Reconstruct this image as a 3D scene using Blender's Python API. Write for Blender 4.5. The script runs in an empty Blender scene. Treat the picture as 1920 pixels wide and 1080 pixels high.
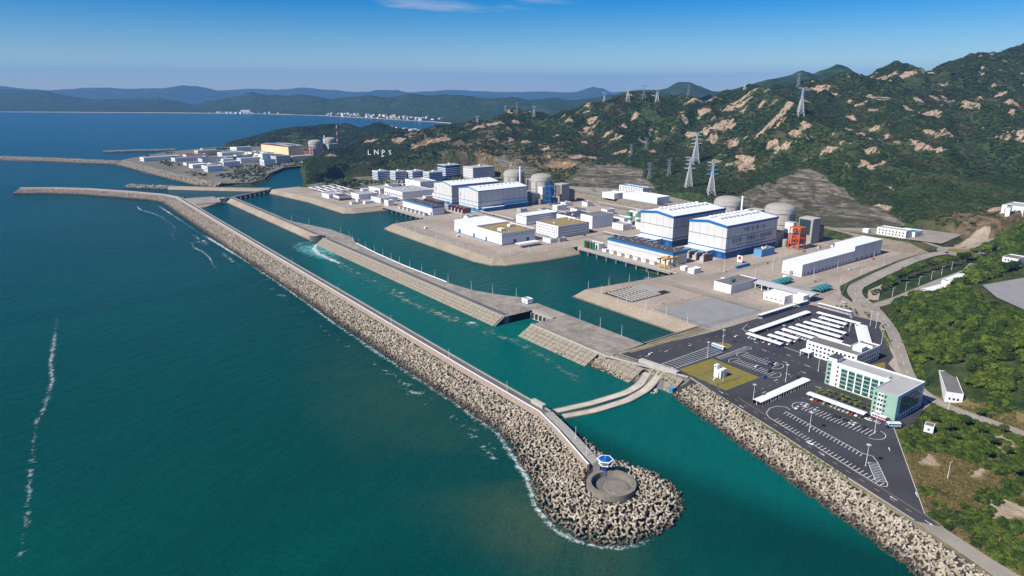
import bpy, math, random
import numpy as np
from mathutils import Vector, Matrix

D = bpy.data
sc = bpy.context.scene
C = sc.collection
R = math.radians
rnd = random.Random(7)

# ------------------------------------------------------------------ camera, sky, sun, exposure
# Site axes: X runs inland from the sea, Y runs up the coast, Z is height above the sea.
cam_d = D.cameras.new('camera')
cam_d.sensor_width = 36.0
cam_d.lens = 24.0
cam_d.clip_start = 1.0
cam_d.clip_end = 80000.0
cam = D.objects.new('camera', cam_d)
C.objects.link(cam)
cam.location = (0.0, 0.0, 208.0)
cam.rotation_euler = (R(90 - 16.29), 0.0, R(-37.0))
sc.camera = cam

SUN_EL, SUN_AZ = R(41.0), R(176.0)      # azimuth measured from +X towards +Y
world = D.worlds.new('World')
sc.world = world
world.use_nodes = True
wn, wl = world.node_tree.nodes, world.node_tree.links
bg = wn['Background']
sky = wn.new('ShaderNodeTexSky')
sky.sky_type = 'NISHITA'
sky.sun_disc = False
sky.sun_elevation = SUN_EL
sky.sun_rotation = R(90.0) - SUN_AZ
sky.altitude = 1200.0
sky.air_density = 1.0
sky.dust_density = 0.15
sky.ozone_density = 4.0
# a few thin, far wisps of cloud over the whole sky
tc = wn.new('ShaderNodeTexCoord')
sep = wn.new('ShaderNodeSeparateXYZ')
wl.new(tc.outputs['Generated'], sep.inputs[0])
mz = wn.new('ShaderNodeMath'); mz.operation = 'ADD'; mz.inputs[1].default_value = 0.06
wl.new(sep.outputs['Z'], mz.inputs[0])
dx = wn.new('ShaderNodeMath'); dx.operation = 'DIVIDE'
dy = wn.new('ShaderNodeMath'); dy.operation = 'DIVIDE'
wl.new(sep.outputs['X'], dx.inputs[0]); wl.new(mz.outputs[0], dx.inputs[1])
wl.new(sep.outputs['Y'], dy.inputs[0]); wl.new(mz.outputs[0], dy.inputs[1])
cmb = wn.new('ShaderNodeCombineXYZ')
wl.new(dx.outputs[0], cmb.inputs[0]); wl.new(dy.outputs[0], cmb.inputs[1])
rotn = wn.new('ShaderNodeMapping'); rotn.vector_type = 'POINT'
rotn.inputs['Rotation'].default_value = (0, 0, R(30)); rotn.inputs['Scale'].default_value = (0.55, 1.1, 1)
rotn.inputs['Location'].default_value = (3.80, 0.317, 0)
wl.new(cmb.outputs[0], rotn.inputs[0])
n1 = wn.new('ShaderNodeTexNoise'); n1.inputs['Scale'].default_value = 0.55; n1.inputs['Detail'].default_value = 7; n1.inputs['Distortion'].default_value = 0.5
wl.new(rotn.outputs[0], n1.inputs['Vector'])
crp = wn.new('ShaderNodeValToRGB')
crp.color_ramp.elements[0].position = 0.640; crp.color_ramp.elements[0].color = (0, 0, 0, 1)
crp.color_ramp.elements[1].position = 0.755; crp.color_ramp.elements[1].color = (0.75, 0.75, 0.75, 1)
wl.new(n1.outputs['Fac'], crp.inputs[0])
cmix = wn.new('ShaderNodeMixRGB'); cmix.inputs[2].default_value = (8.0, 8.0, 8.6, 1)
hsv = wn.new('ShaderNodeHueSaturation'); hsv.inputs['Saturation'].default_value = 1.75; hsv.inputs['Hue'].default_value = 0.512; hsv.inputs['Value'].default_value = 1.2
wl.new(sky.outputs[0], hsv.inputs['Color'])
wl.new(crp.outputs[0], cmix.inputs[0]); wl.new(hsv.outputs[0], cmix.inputs[1])
wl.new(cmix.outputs[0], bg.inputs['Color'])
bg.inputs['Strength'].default_value = 0.062

sun_d = D.lights.new('sun', 'SUN')
sun_d.energy = 5.0
sun_d.angle = R(0.53)
sun_d.color = (1.0, 0.95, 0.87)
sun = D.objects.new('sun', sun_d)
C.objects.link(sun)
_sd = Vector((math.cos(SUN_EL) * math.cos(SUN_AZ), math.cos(SUN_EL) * math.sin(SUN_AZ), math.sin(SUN_EL)))
sun.rotation_euler = _sd.to_track_quat('Z', 'Y').to_euler()
sun.location = _sd * 900

sc.view_settings.view_transform = 'Standard'
sc.view_settings.look = 'None'
sc.view_settings.exposure = 0.42
sc.view_settings.gamma = 1.0
sc.view_settings.use_curve_mapping = False
sc.cycles.use_denoising = True
sc.cycles.max_bounces = 5
sc.cycles.diffuse_bounces = 2
sc.cycles.glossy_bounces = 2
sc.cycles.transmission_bounces = 2
sc.cycles.volume_bounces = 0
sc.cycles.transparent_max_bounces = 12

# ------------------------------------------------------------------ helpers
GZ = 7.0                                # level of the power station's ground

def link(o, parent=None):
    C.objects.link(o)
    if parent is not None:
        o.parent = parent
    return o

def tag(o, label=None, cat=None, group=None, kind=None):
    if label: o['label'] = label
    if cat: o['category'] = cat
    if group: o['group'] = group
    if kind: o['kind'] = kind
    return o

def thing(name, label, cat, loc=(0, 0, 0), rz=0.0, group=None):
    o = D.objects.new(name, None)
    o.empty_display_size = 1.0
    o.location = loc
    o.rotation_euler = (0, 0, rz)
    C.objects.link(o)
    return tag(o, label, cat, group)

class MB:
    """collects faces, then links them as one mesh object"""
    def __init__(s): s.v = []; s.f = []
    def add(s, pts, faces):
        b = len(s.v)
        s.v.extend([tuple(map(float, q)) for q in pts])
        s.f.extend([tuple(i + b for i in f) for f in faces])
        return s
    def poly(s, pts): return s.add(pts, [tuple(range(len(pts)))])
    def box(s, x0, y0, z0, x1, y1, z1):
        return s.add([(x0,y0,z0),(x1,y0,z0),(x1,y1,z0),(x0,y1,z0),(x0,y0,z1),(x1,y0,z1),(x1,y1,z1),(x0,y1,z1)],
                     [(3,2,1,0),(4,5,6,7),(0,1,5,4),(1,2,6,5),(2,3,7,6),(3,0,4,7)])
    def prism(s, pts, z0, z1):
        n = len(pts)
        return s.add([(x,y,z0) for x,y in pts] + [(x,y,z1) for x,y in pts],
                     [tuple(range(n-1,-1,-1)), tuple(range(n,2*n))] + [(i,(i+1)%n,n+(i+1)%n,n+i) for i in range(n)])
    def lathe(s, prof, cx=0, cy=0, n=24, cap=True):
        pts = []
        for r, z in prof:
            for k in range(n):
                a = 2*math.pi*k/n
                pts.append((cx+r*math.cos(a), cy+r*math.sin(a), z))
        fs = []
        for j in range(len(prof)-1):
            for k in range(n):
                a, b = j*n+k, j*n+(k+1)%n
                fs.append((a, b, b+n, a+n))
        if cap:
            fs.append(tuple(range(n-1,-1,-1)))
            fs.append(tuple(range((len(prof)-1)*n, len(prof)*n)))
        return s.add(pts, fs)
    def cyl(s, cx, cy, z0, z1, r0, r1=None, n=10):
        return s.lathe([(r0,z0),(r0 if r1 is None else r1,z1)], cx, cy, n)
    def bar(s, a, b, r=0.1, n=4, r2=None):
        a = Vector(a); b = Vector(b); d = (b-a)
        if d.length < 1e-6: return s
        q = d.to_track_quat('Z', 'Y'); r2 = r if r2 is None else r2
        pts = []
        for p, rr in ((a, r), (b, r2)):
            for k in range(n):
                t = 2*math.pi*(k+.5)/n
                pts.append(tuple(p + q @ Vector((rr*math.cos(t), rr*math.sin(t), 0))))
        return s.add(pts, [(k,(k+1)%n,n+(k+1)%n,n+k) for k in range(n)] + [tuple(range(n-1,-1,-1)), tuple(range(n,2*n))])
    def strip(s, left, right):
        n = len(left)
        return s.add(list(left)+list(right), [(i, n+i, n+i+1, i+1) for i in range(n-1)])
    def mesh(s, name, mat=None, smooth=False):
        m = D.meshes.new(name)
        m.from_pydata(s.v, [], s.f)
        if mat: m.materials.append(mat)
        if smooth: m.shade_smooth()
        m.update()
        return m
    def build(s, name, mat=None, parent=None, loc=None, smooth=False):
        o = D.objects.new(name, s.mesh(name, mat, smooth))
        if loc: o.location = loc
        return link(o, parent)

def inst(name, mesh, parent, loc, scale=(1,1,1), rot=(0,0,0)):
    o = D.objects.new(name, mesh)
    o.location = loc; o.scale = scale; o.rotation_euler = rot
    return link(o, parent)

_cubes = {}
def cube(mat):
    """a unit cube mesh per material, shared by all alike pieces"""
    if mat.name not in _cubes:
        _cubes[mat.name] = MB().box(-.5,-.5,-.5,.5,.5,.5).mesh('piece', mat)
    return _cubes[mat.name]

def copy_tree(o, parent=None):
    c = o.copy()
    C.objects.link(c)
    c.parent = parent
    for ch in list(o.children): copy_tree(ch, c)
    return c

_ord = ['first','second','third','fourth','fifth','sixth','seventh','eighth','ninth','tenth','eleventh','twelfth','thirteenth','fourteenth','fifteenth','sixteenth','seventeenth','eighteenth','nineteenth','twentieth']
def nth(i): return _ord[i] if i < 20 else '%dth' % (i+1)

# ------------------------------------------------------------------ noise (numpy)
def _hash(ix, iy, seed):
    h = (ix.astype(np.int64)*374761393 + iy.astype(np.int64)*668265263 + seed*974711) & 0xffffffff
    h = ((h ^ (h >> 13)) * 1274126177) & 0xffffffff
    return ((h ^ (h >> 16)) & 0xffff) / 65535.0
def vnoise(x, y, seed=0):
    ix = np.floor(x); iy = np.floor(y); fx = x-ix; fy = y-iy
    fx = fx*fx*fx*(fx*(fx*6-15)+10); fy = fy*fy*fy*(fy*(fy*6-15)+10)
    a = _hash(ix,iy,seed); b = _hash(ix+1,iy,seed); c = _hash(ix,iy+1,seed); d = _hash(ix+1,iy+1,seed)
    return (a*(1-fx)+b*fx)*(1-fy) + (c*(1-fx)+d*fx)*fy
def fbm(x, y, wl_, octs=4, seed=0, ridged=False):
    t = 0; amp = 1.0; tot = 0; x = np.asarray(x, float); y = np.asarray(y, float)
    for o in range(octs):
        ca, sa = math.cos(o*1.1), math.sin(o*1.1)
        n = vnoise((x*ca-y*sa)/wl_ + 17*o, (x*sa+y*ca)/wl_ + 31*o, seed+o)
        if ridged: n = 1-abs(2*n-1)
        t = t + amp*n; tot += amp; amp *= .5; wl_ *= .5
    return t/tot
def sstep(a, b, x):
    t = np.clip((x-a)/(b-a), 0, 1); return t*t*(3-2*t)
def poly_sd(px, py, poly):
    """signed distance to a polygon, negative inside"""
    P = np.asarray(poly, float); Q = np.roll(P, -1, 0)
    d = np.full(px.shape, 1e9); ins = np.zeros(px.shape, bool)
    for (x0,y0),(x1,y1) in zip(P, Q):
        ex, ey = x1-x0, y1-y0; L = ex*ex+ey*ey+1e-9
        t = np.clip(((px-x0)*ex+(py-y0)*ey)/L, 0, 1)
        d = np.minimum(d, np.hypot(px-x0-t*ex, py-y0-t*ey))
        c = ((y0 > py) != (y1 > py))
        with np.errstate(divide='ignore', invalid='ignore'):
            c &= px < (x1-x0)*(py-y0)/(y1-y0+1e-12)+x0
        ins ^= c
    return np.where(ins, -d, d)
def line_d(px, py, line):
    """distance to a polyline and the interpolated third value along it"""
    d = np.full(px.shape, 1e9); zz = np.zeros(px.shape)
    for (x0,y0,z0),(x1,y1,z1) in zip(line[:-1], line[1:]):
        ex, ey = x1-x0, y1-y0; L = ex*ex+ey*ey+1e-9
        t = np.clip(((px-x0)*ex+(py-y0)*ey)/L, 0, 1)
        q = np.hypot(px-x0-t*ex, py-y0-t*ey)
        m = q < d
        d = np.where(m, q, d); zz = np.where(m, z0+t*(z1-z0), zz)
    return d, zz
# ------------------------------------------------------------------ materials
class NT:
    def __init__(s, m):
        s.t = m.node_tree; s.n = s.t.nodes; s.l = s.t.links
    def new(s, typ, **kw):
        n = s.n.new(typ)
        for k, v in kw.items(): setattr(n, k, v)
        return n
    def pos(s):
        return s.new('ShaderNodeNewGeometry').outputs['Position']
    def noise(s, scale, detail=4, vec=None, rough=.55, dist=0.0):
        n = s.new('ShaderNodeTexNoise')
        n.inputs['Scale'].default_value = scale; n.inputs['Detail'].default_value = detail
        n.inputs['Roughness'].default_value = rough; n.inputs['Distortion'].default_value = dist
        s.l.new(vec if vec is not None else s.pos(), n.inputs['Vector'])
        return n.outputs['Fac']
    def ramp(s, fac, stops):
        n = s.new('ShaderNodeValToRGB'); e = n.color_ramp.elements
        while len(e) < len(stops): e.new(0.5)
        for i, (p, c) in enumerate(stops):
            e[i].position = p
            e[i].color = (c, c, c, 1) if isinstance(c, (int, float)) else (*c, 1)
        s.l.new(fac, n.inputs[0]); return n.outputs[0]
    def mix(s, fac, a, b, mode='MIX'):
        n = s.new('ShaderNodeMixRGB'); n.blend_type = mode
        for i, v in ((0, fac), (1, a), (2, b)):
            if isinstance(v, (int, float)): n.inputs[i].default_value = v if i == 0 else (v, v, v, 1)
            elif isinstance(v, tuple): n.inputs[i].default_value = (*v, 1)
            else: s.l.new(v, n.inputs[i])
        return n.outputs[0]
    def math(s, op, a, b=0.0):
        n = s.new('ShaderNodeMath'); n.operation = op
        for i, v in ((0, a), (1, b)):
            if isinstance(v, (int, float)): n.inputs[i].default_value = v
            else: s.l.new(v, n.inputs[i])
        return n.outputs[0]
    def scaled(s, sx, sy, sz, rz=0.0):
        n = s.new('ShaderNodeMapping'); n.inputs['Scale'].default_value = (sx, sy, sz); n.inputs['Rotation'].default_value = (0, 0, rz)
        s.l.new(s.pos(), n.inputs[0]); return n.outputs[0]
    def attr(s, name, typ='GEOMETRY'):
        n = s.new('ShaderNodeAttribute'); n.attribute_name = name; n.attribute_type = typ
        return n
    def bump(s, h, strength, dist, out):
        b = s.new('ShaderNodeBump'); b.inputs['Strength'].default_value = strength; b.inputs['Distance'].default_value = dist
        s.l.new(h, b.inputs['Height']); s.l.new(b.outputs[0], out); return b

def newmat(name):
    m = D.materials.new(name); m.use_nodes = True
    return m, NT(m), m.node_tree.nodes['Principled BSDF']

def pmat(name, base, rough=.8, var=.18, scale=.35, bump=0.0, spec=.3, metal=0.0, stain=None, fine=1.5):
    """a procedural paint / concrete / metal with cloudy tone, finer mottling and optional streaks"""
    m, t, b = newmat(name)
    f1 = t.noise(scale, 5); f2 = t.noise(fine, 3)
    f = t.math('ADD', t.math('MULTIPLY', f1, .65), t.math('MULTIPLY', f2, .35))
    lo = tuple(c*(1-var) for c in base); hi = tuple(min(1, c*(1+var)) for c in base)
    col = t.ramp(f, [(.3, lo), (.7, hi)])
    if stain:
        sv = t.noise(1.0, 4, t.scaled(.55, .55, .06))
        col = t.mix(t.ramp(sv, [(.52, 0.0), (.78, stain[1])]), col, stain[0])
    t.l.new(col, b.inputs['Base Color'])
    b.inputs['Roughness'].default_value = rough
    b.inputs['Specular IOR Level'].default_value = spec
    b.inputs['Metallic'].default_value = metal
    if bump: t.bump(f2, .5, bump, b.inputs['Normal'])
    return m

M = {}
def _m(k, *a, **kw): M[k] = pmat(k, *a, **kw)
_m('white_wall', (.74,.74,.73), var=.05, stain=((.52,.5,.47), .35))
_m('white_paint', (.80,.80,.80), var=.04, rough=.5)
_m('white_roof', (.80,.80,.79), var=.05, rough=.6, scale=.08)
_m('grey_roof', (.17,.16,.15), var=.2, scale=.15)
_m('pale_roof', (.40,.39,.37), var=.12, scale=.1)
_m('brown_roof', (.30,.22,.09), var=.3, scale=.12)
_m('dark_roof', (.075,.07,.075), var=.3, scale=.12)
_m('blue_paint', (.012,.13,.36), var=.1, rough=.45)
_m('bluegrey_paint', (.05,.21,.38), var=.1, rough=.45)
_m('deepblue_paint', (.008,.06,.20), var=.12, rough=.5)
_m('light_blue', (.10,.30,.52), var=.1, rough=.5)
_m('concrete', (.34,.32,.28), var=.15, stain=((.17,.16,.14), .5), bump=.02)
_m('pale_concrete', (.46,.43,.38), var=.12, stain=((.25,.23,.2), .5), bump=.02)
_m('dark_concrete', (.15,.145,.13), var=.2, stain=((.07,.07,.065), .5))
_m('ring_concrete', (.22,.195,.155), var=.2, stain=((.09,.08,.065), .6), bump=.02)
_m('road_concrete', (.30,.262,.212), var=.26, scale=.05, bump=.01)
_m('asphalt', (.052,.050,.055), var=.42, scale=.035, rough=.85, bump=.01, fine=3.0)
_m('dike_road', (.12,.115,.11), var=.25, scale=.05)
_m('line_white', (.80,.80,.78), var=.12, fine=2.5)
_m('line_yellow', (.55,.33,.06), var=.15, fine=2.5)
_m('kerb', (.45,.42,.37), var=.12)
_m('lawn', (.20,.165,.03), var=.22, scale=.2, rough=.95, fine=.9)
_m('orange_paint', (.62,.10,.015), var=.12, rough=.5)
_m('yellow_paint', (.62,.36,.03), var=.1, rough=.5)
_m('green_paint', (.02,.16,.07), var=.15, rough=.5)
_m('tank_green', (.10,.24,.16), var=.12, rough=.55)
_m('mint_tile', (.27,.42,.33), var=.08, rough=.6)
_m('teal_tent', (.02,.15,.15), var=.2, rough=.6)
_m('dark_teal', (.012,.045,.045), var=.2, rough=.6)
_m('red_paint', (.36,.035,.03), var=.15, rough=.5)
_m('maroon', (.12,.012,.03), var=.15, rough=.4)
_m('brown_wall', (.22,.11,.08), var=.15)
_m('grey_metal', (.30,.31,.32), var=.1, rough=.5, metal=.3)
_m('galvanised', (.55,.56,.57), var=.1, rough=.45, metal=.2)
_m('pylon_grey', (.20,.22,.24), var=.1, rough=.5)
_m('fence_metal', (.20,.20,.19), var=.1, rough=.6)
_m('cream_wall', (.68,.58,.33), var=.05)
_m('plain_grey', (.44,.44,.44), var=.08)
_m('rubber', (.02,.02,.02), var=.1)
_m('bark', (.10,.075,.05), var=.3)
_m('sand', (.50,.40,.28), var=.15, scale=.1)
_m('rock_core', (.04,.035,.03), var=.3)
_m('tetra', (.36,.30,.225), var=.3, scale=.25, bump=.03, fine=.9)
_m('office_ground', (.16,.145,.10), var=.45, scale=.02, fine=.12)
_m('deck', (.27,.235,.19), var=.45, scale=.09, fine=.35, stain=((.42,.39,.34), .5))
_m('boom_slat', (.47,.43,.36), var=.3, scale=.1)
_m('parapet', (.33,.26,.21), var=.15, stain=((.2,.16,.13), .5))
_m('slab', (.28,.24,.18), var=.26, scale=.3, stain=((.17,.145,.10), .6), fine=.8)
_m('retaining', (.20,.165,.12), var=.3, scale=.12, stain=((.09,.08,.055), .5), bump=.1)
_m('rough_verge', (.21,.18,.10), var=.5, scale=.08, fine=.5)
_m('gravel_lot', (.27,.26,.25), var=.14, scale=.1, fine=.6)

def glass_mat(name, col, rough=.12):
    m, t, b = newmat(name)
    f = t.noise(.45, 2)
    t.l.new(t.ramp(f, [(.35, tuple(c*.6 for c in col)), (.65, tuple(c*1.5 for c in col))]), b.inputs['Base Color'])
    b.inputs['Roughness'].default_value = rough
    b.inputs['Specular IOR Level'].default_value = .5
    return m
M['glass'] = glass_mat('glass', (.035,.045,.055))
M['green_glass'] = glass_mat('green_glass', (.03,.10,.085))
M['blue_glass'] = glass_mat('blue_glass', (.01,.10,.34), .2)

def clad_mat(name, base, axis_scale=2.2):
    """profiled metal cladding with faint vertical ribs"""
    m, t, b = newmat(name)
    w = t.new('ShaderNodeTexWave'); w.bands_direction = 'DIAGONAL'; w.inputs['Scale'].default_value = axis_scale
    mp = t.scaled(1, 1, 0); t.l.new(mp, w.inputs['Vector'])
    f = t.noise(.12, 4)
    col = t.ramp(f, [(.3, tuple(c*.93 for c in base)), (.7, base)])
    sv = t.noise(1.0, 4, t.scaled(.4, .4, .03))
    col = t.mix(t.ramp(sv, [(.55, 0.0), (.8, .22)]), col, tuple(c*.7 for c in base))
    t.l.new(col, b.inputs['Base Color']); b.inputs['Roughness'].default_value = .55
    b.inputs['Specular IOR Level'].default_value = .3
    t.bump(w.outputs['Fac'], .25, .05, b.inputs['Normal'])
    return m
M['cladding'] = clad_mat('cladding', (.62,.605,.58))
M['white_cladding'] = clad_mat('white_cladding', (.76,.76,.77))

# paved ground of the station: pale pinkish pavers with joints, tyre-darkened and weathered areas
m, t, b = newmat('station_paving')
f1 = t.noise(.012, 6); f2 = t.noise(.25, 4); f3 = t.noise(2.0, 2)
col = t.ramp(f1, [(.35, (.34,.275,.205)), (.5, (.45,.36,.275)), (.68, (.53,.43,.33))])
col = t.mix(t.ramp(f2, [(.35, .45), (.65, 0.0)]), col, (.27,.23,.19))
br = t.new('ShaderNodeTexBrick'); br.inputs['Scale'].default_value = .16; br.inputs['Mortar Size'].default_value = .018
br.inputs['Color1'].default_value = (1,1,1,1); br.inputs['Color2'].default_value = (.9,.9,.9,1); br.inputs['Mortar'].default_value = (.62,.62,.62,1)
t.l.new(t.pos(), br.inputs['Vector'])
col = t.mix(1.0, col, br.outputs['Color'], 'MULTIPLY')
t.l.new(col, b.inputs['Base Color']); b.inputs['Roughness'].default_value = .9
M['paving'] = m

# stone-faced slopes of the basins
m, t, b = newmat('slope_masonry')
v = t.new('ShaderNodeTexVoronoi'); v.feature = 'DISTANCE_TO_EDGE'; v.inputs['Scale'].default_value = .55
t.l.new(t.pos(), v.inputs['Vector'])
f1 = t.noise(.03, 5); f2 = t.noise(.5, 4)
col = t.ramp(f1, [(.3, (.30,.245,.17)), (.7, (.44,.36,.26))])
col = t.mix(t.ramp(f2, [(.4, .5), (.6, 0.0)]), col, (.23,.19,.14))
col = t.mix(t.ramp(v.outputs['Distance'], [(0.0, .45), (.12, 0.0)]), col, (.14,.12,.09))
sx = t.new('ShaderNodeSeparateXYZ'); t.l.new(t.pos(), sx.inputs[0])
wet = t.math('ADD', sx.outputs['Z'], t.math('MULTIPLY', f2, 1.2))
col = t.mix(t.ramp(t.math('MULTIPLY', wet, .2), [(.20, .8), (.34, 0.0)]), col, (.06,.052,.04))
t.l.new(col, b.inputs['Base Color']); b.inputs['Roughness'].default_value = .9
t.bump(v.outputs['Distance'], .4, .2, b.inputs['Normal'])
M['masonry'] = m

# concrete armour blocks: each block its own tone, dark wet weed near the water line
def armour(name, inst_attr):
    m, t, b = newmat(name)
    oi = t.new('ShaderNodeObjectInfo')
    rn = oi.outputs['Random']
    f2 = t.noise(.7, 4)
    col = t.ramp(rn, [(0.0, (.27,.22,.155)), (.5, (.42,.355,.262)), (1.0, (.56,.49,.385))])
    col = t.mix(t.ramp(f2, [(.35, .5), (.62, 0.0)]), col, (.20,.165,.12))
    sx = t.new('ShaderNodeSeparateXYZ'); t.l.new(t.pos(), sx.inputs[0])
    wet = t.math('ADD', sx.outputs['Z'], t.math('MULTIPLY', t.noise(.15, 3), 2.0))
    col = t.mix(t.ramp(t.math('MULTIPLY', wet, .1), [(.20, .95), (.40, 0.0)]), col, (.045,.030,.018))
    t.l.new(col, b.inputs['Base Color']); b.inputs['Roughness'].default_value = .9
    t.bump(f2, .4, .1, b.inputs['Normal'])
    return m
M['armour'] = armour('armour', True)

# foliage with per-clump tone
def leaf_mat(name, dark, mid, light, dry=None, sub=True):
    m, t, b = newmat(name)
    oi = t.new('ShaderNodeObjectInfo')
    big = t.noise(.012, 4); f = t.noise(.9, 3)
    k = t.math('ADD', t.math('MULTIPLY', oi.outputs['Random'], .45), t.math('ADD', t.math('MULTIPLY', big, .55), t.math('MULTIPLY', f, .25)))
    col = t.ramp(k, [(.30, dark), (.58, mid), (.88, light)])
    if dry:
        col = t.mix(t.ramp(t.noise(.02, 5), [(.52, 0.0), (.66, .75)]), col, dry)
    t.l.new(col, b.inputs['Base Color']); b.inputs['Roughness'].default_value = .75
    b.inputs['Specular IOR Level'].default_value = .2
    return m
M['forest_leaf'] = leaf_mat('forest_leaf', (.010,.024,.005), (.042,.076,.011), (.125,.160,.020))
M['hill_leaf'] = leaf_mat('hill_leaf', (.009,.021,.006), (.021,.043,.010), (.058,.082,.019), dry=(.080,.066,.028))
M['dry_leaf'] = leaf_mat('dry_leaf', (.075,.06,.02), (.15,.115,.04), (.20,.17,.06))
M['bush_leaf'] = leaf_mat('bush_leaf', (.05,.09,.012), (.11,.17,.02), (.20,.26,.03))
# ------------------------------------------------------------------ terrain: heights from surveyed points
CTRL = [(637,1331,20),(692,1292,22),(762,1215,20),(827,1116,22),(922,1044,22),(1003,888,22),(949,755,26),(930,644,22),(935,563,19),(930,485,19),(1025,426,20),(1033,367,18),(1016,317,20),(1035,291,36),(1102,357,40),(1100,313,50),(1056,379,38),(1004,753,40),(1033,821,30),
 (572,224,10),(568,199,18),(564,183,24),(550,141,40),(645,215,30),(508,124,18),(522,150,20),(489,186,8),(647,249,16),(610,159,38),(692,199,30),(774,244,26),(802,219,38),(759,306,9),(889,305,10),(957,275,22),(468,160,8),(470,130,8),(434,99,8),(414,124,8),(350,74,8),(356,102,8),(372,121,8),(325,69,8),(420,60,8),(480,40,10),(600,60,40),(800,100,60),
 (1581,1339,173),(1668,1280,190),(1766,1210,199),(1840,1161,217),(1918,1107,233),(1967,1069,228),(2129,1084,246),(2161,1064,259),(2297,1031,268),(2351,991,286),(2464,914,320),(2541,866,348),(2599,831,374),(2696,769,402),(1513,1388,166),(1444,1479,165),(1381,1524,156),(1366,1626,156),(1330,1711,136),(1315,1845,116),(1279,1931,97),(1242,1891,93),(1138,1901,84),(1060,1960,82),(905,1876,67),(796,1821,50),(721,1783,42),(659,1721,30),
 (1243,939,59),(1185,1008,57),(1378,943,99),(1436,854,153),(1230,658,82),(1209,775,74),(1173,696,68),(1068,701,47),(1413,665,123),(1735,765,167),(2011,761,190),(1640,558,120),(1285,480,67),(1188,547,49),(1371,416,67),(1762,531,117),(1228,1312,85),(1183,1474,78),(1364,1353,119),(983,1224,52),(946,1384,55),(863,1446,55),(1043,1112,46),(1120,1058,57),(755,1459,47),(672,1455,41),
 (897,2659,52),(1012,2833,53),(1057,2802,59),(1142,2803,58),(1194,2769,73),(1222,2750,78),(1256,2721,69),(1320,2670,63),(1368,2629,50),
 (2300,1500,110),(2100,1700,90),(1800,1800,80),(1650,2100,35),(1450,2200,30),(1500,2500,12),(1150,2300,22),(1000,2200,12),(900,2100,10),(1700,2700,6),(1300,3050,8),(1000,3100,4),(800,2900,2),(2000,2300,15),(2500,1900,40),(2900,1300,120),(2950,750,290),(2750,1050,230),(2400,500,180),(2000,350,120),(1500,250,80),(1200,200,60),(1000,150,60)]
FLAT_ADMIN = [(520,1438),(560,1450),(640,1505),(760,1492),(945,1395),(945,1290),(880,1150),(820,1098),(690,1288),(600,1328)]
FLAT = [  # (level, outline): ground levelled for the station, its terraces and the old plant beyond the canal
 (7.0, [(300,30),(327,110),(354,202),(378,288),(369,356),(402,356),(472,356),(472,498),(592,482),(600,651),(472,670),(476,943),(540,955),(545,1105),(480,1113),(480,1262),(456,1433),(520,1440),(600,1330),(690,1290),(820,1100),(868,1000),(872,880),(872,780),(884,640),(920,500),(905,358),(760,335),(680,300),(600,254),(535,214),(470,158),(425,152),(338,108),(318,30)]),
 (18.0, [(884,1004),(892,870),(902,780),(928,650),(960,740),(1000,890),(925,1040)]),
 (17.0, [(928,650),(927,520),(935,455),(945,400),(955,352),(1040,360),(1030,425),(945,490),(938,560)]),
 (9.0, FLAT_ADMIN),
 (6.5, [(300,2300),(330,2000),(352,1815),(380,1612),(400,1590),(455,1570),(500,1620),(545,1720),(620,1830),(740,1860),(860,1990),(960,2200),(900,2420),(760,2560),(640,2600),(480,2540),(380,2420)]),
 (28.0, [(676,176),(728,190),(800,196),(800,215),(735,230),(700,206)])]
SEA_POLY = [  # water: canal between the plants
 [(440,1445),(520,1446),(560,1520),(640,1760),(690,1900),(640,1900),(590,1800),(545,1700),(500,1600),(455,1560)]]
ROADS = [  # centre line with heights, width, material key
 ([(648,292,7.3),(672,318,7.6),(700,333,8),(760,339,9),(850,344,11.5),(900,342,13),(922,332,14)], 13.0),
 ([(665,306,7.3),(646,284,7.2),(600,248,7.1),(560,224,7.1),(516,199,7.1),(492,183,7.1),(477,166,7.2),(472,146,7.4),(472,128,7.6),(469,108,7.9),(462,80,8),(450,40,8)], 8.5),
 ([(655,290,7.3),(690,286,7.8),(724,287,8.3),(793,286,10),(853,283,11.5),(890,290,13)], 9.0),
 ([(958,324,14.3),(985,326,15),(1043,324,17),(1110,300,19)], 8.0),
 ([(940,341,14),(955,375,16),(965,400,17),(948,455,17.1),(934,530,17.1),(935,650,17.6),(955,740,18.1),(985,850,18.1),(985,930,18.1),(930,1020,18.1)], 7.0)]
ROUNDABOUT = (940.0, 324.0, 14.0)
_c = np.array(CTRL, float); _N = len(_c)
def _phi(r2): return np.where(r2 > 0, r2*np.log(np.maximum(r2, 1e-9)), 0)
_S = 1000.0
_K = np.zeros((_N+3, _N+3))
_K[:_N,:_N] = _phi(((_c[:,None,0]-_c[None,:,0])**2+(_c[:,None,1]-_c[None,:,1])**2)/_S**2) + np.eye(_N)*2e-4
_K[:_N,_N] = 1; _K[:_N,_N+1] = _c[:,0]/_S; _K[:_N,_N+2] = _c[:,1]/_S
_K[_N:,:_N] = _K[:_N,_N:].T
_w = np.linalg.solve(_K, np.concatenate([_c[:,2], [0,0,0]]))
def tps(x, y):
    z = _w[_N] + _w[_N+1]*x/_S + _w[_N+2]*y/_S
    for i in range(_N):
        z = z + _w[i]*_phi(((x-_c[i,0])**2+(y-_c[i,1])**2)/_S**2)
    return z
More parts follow.
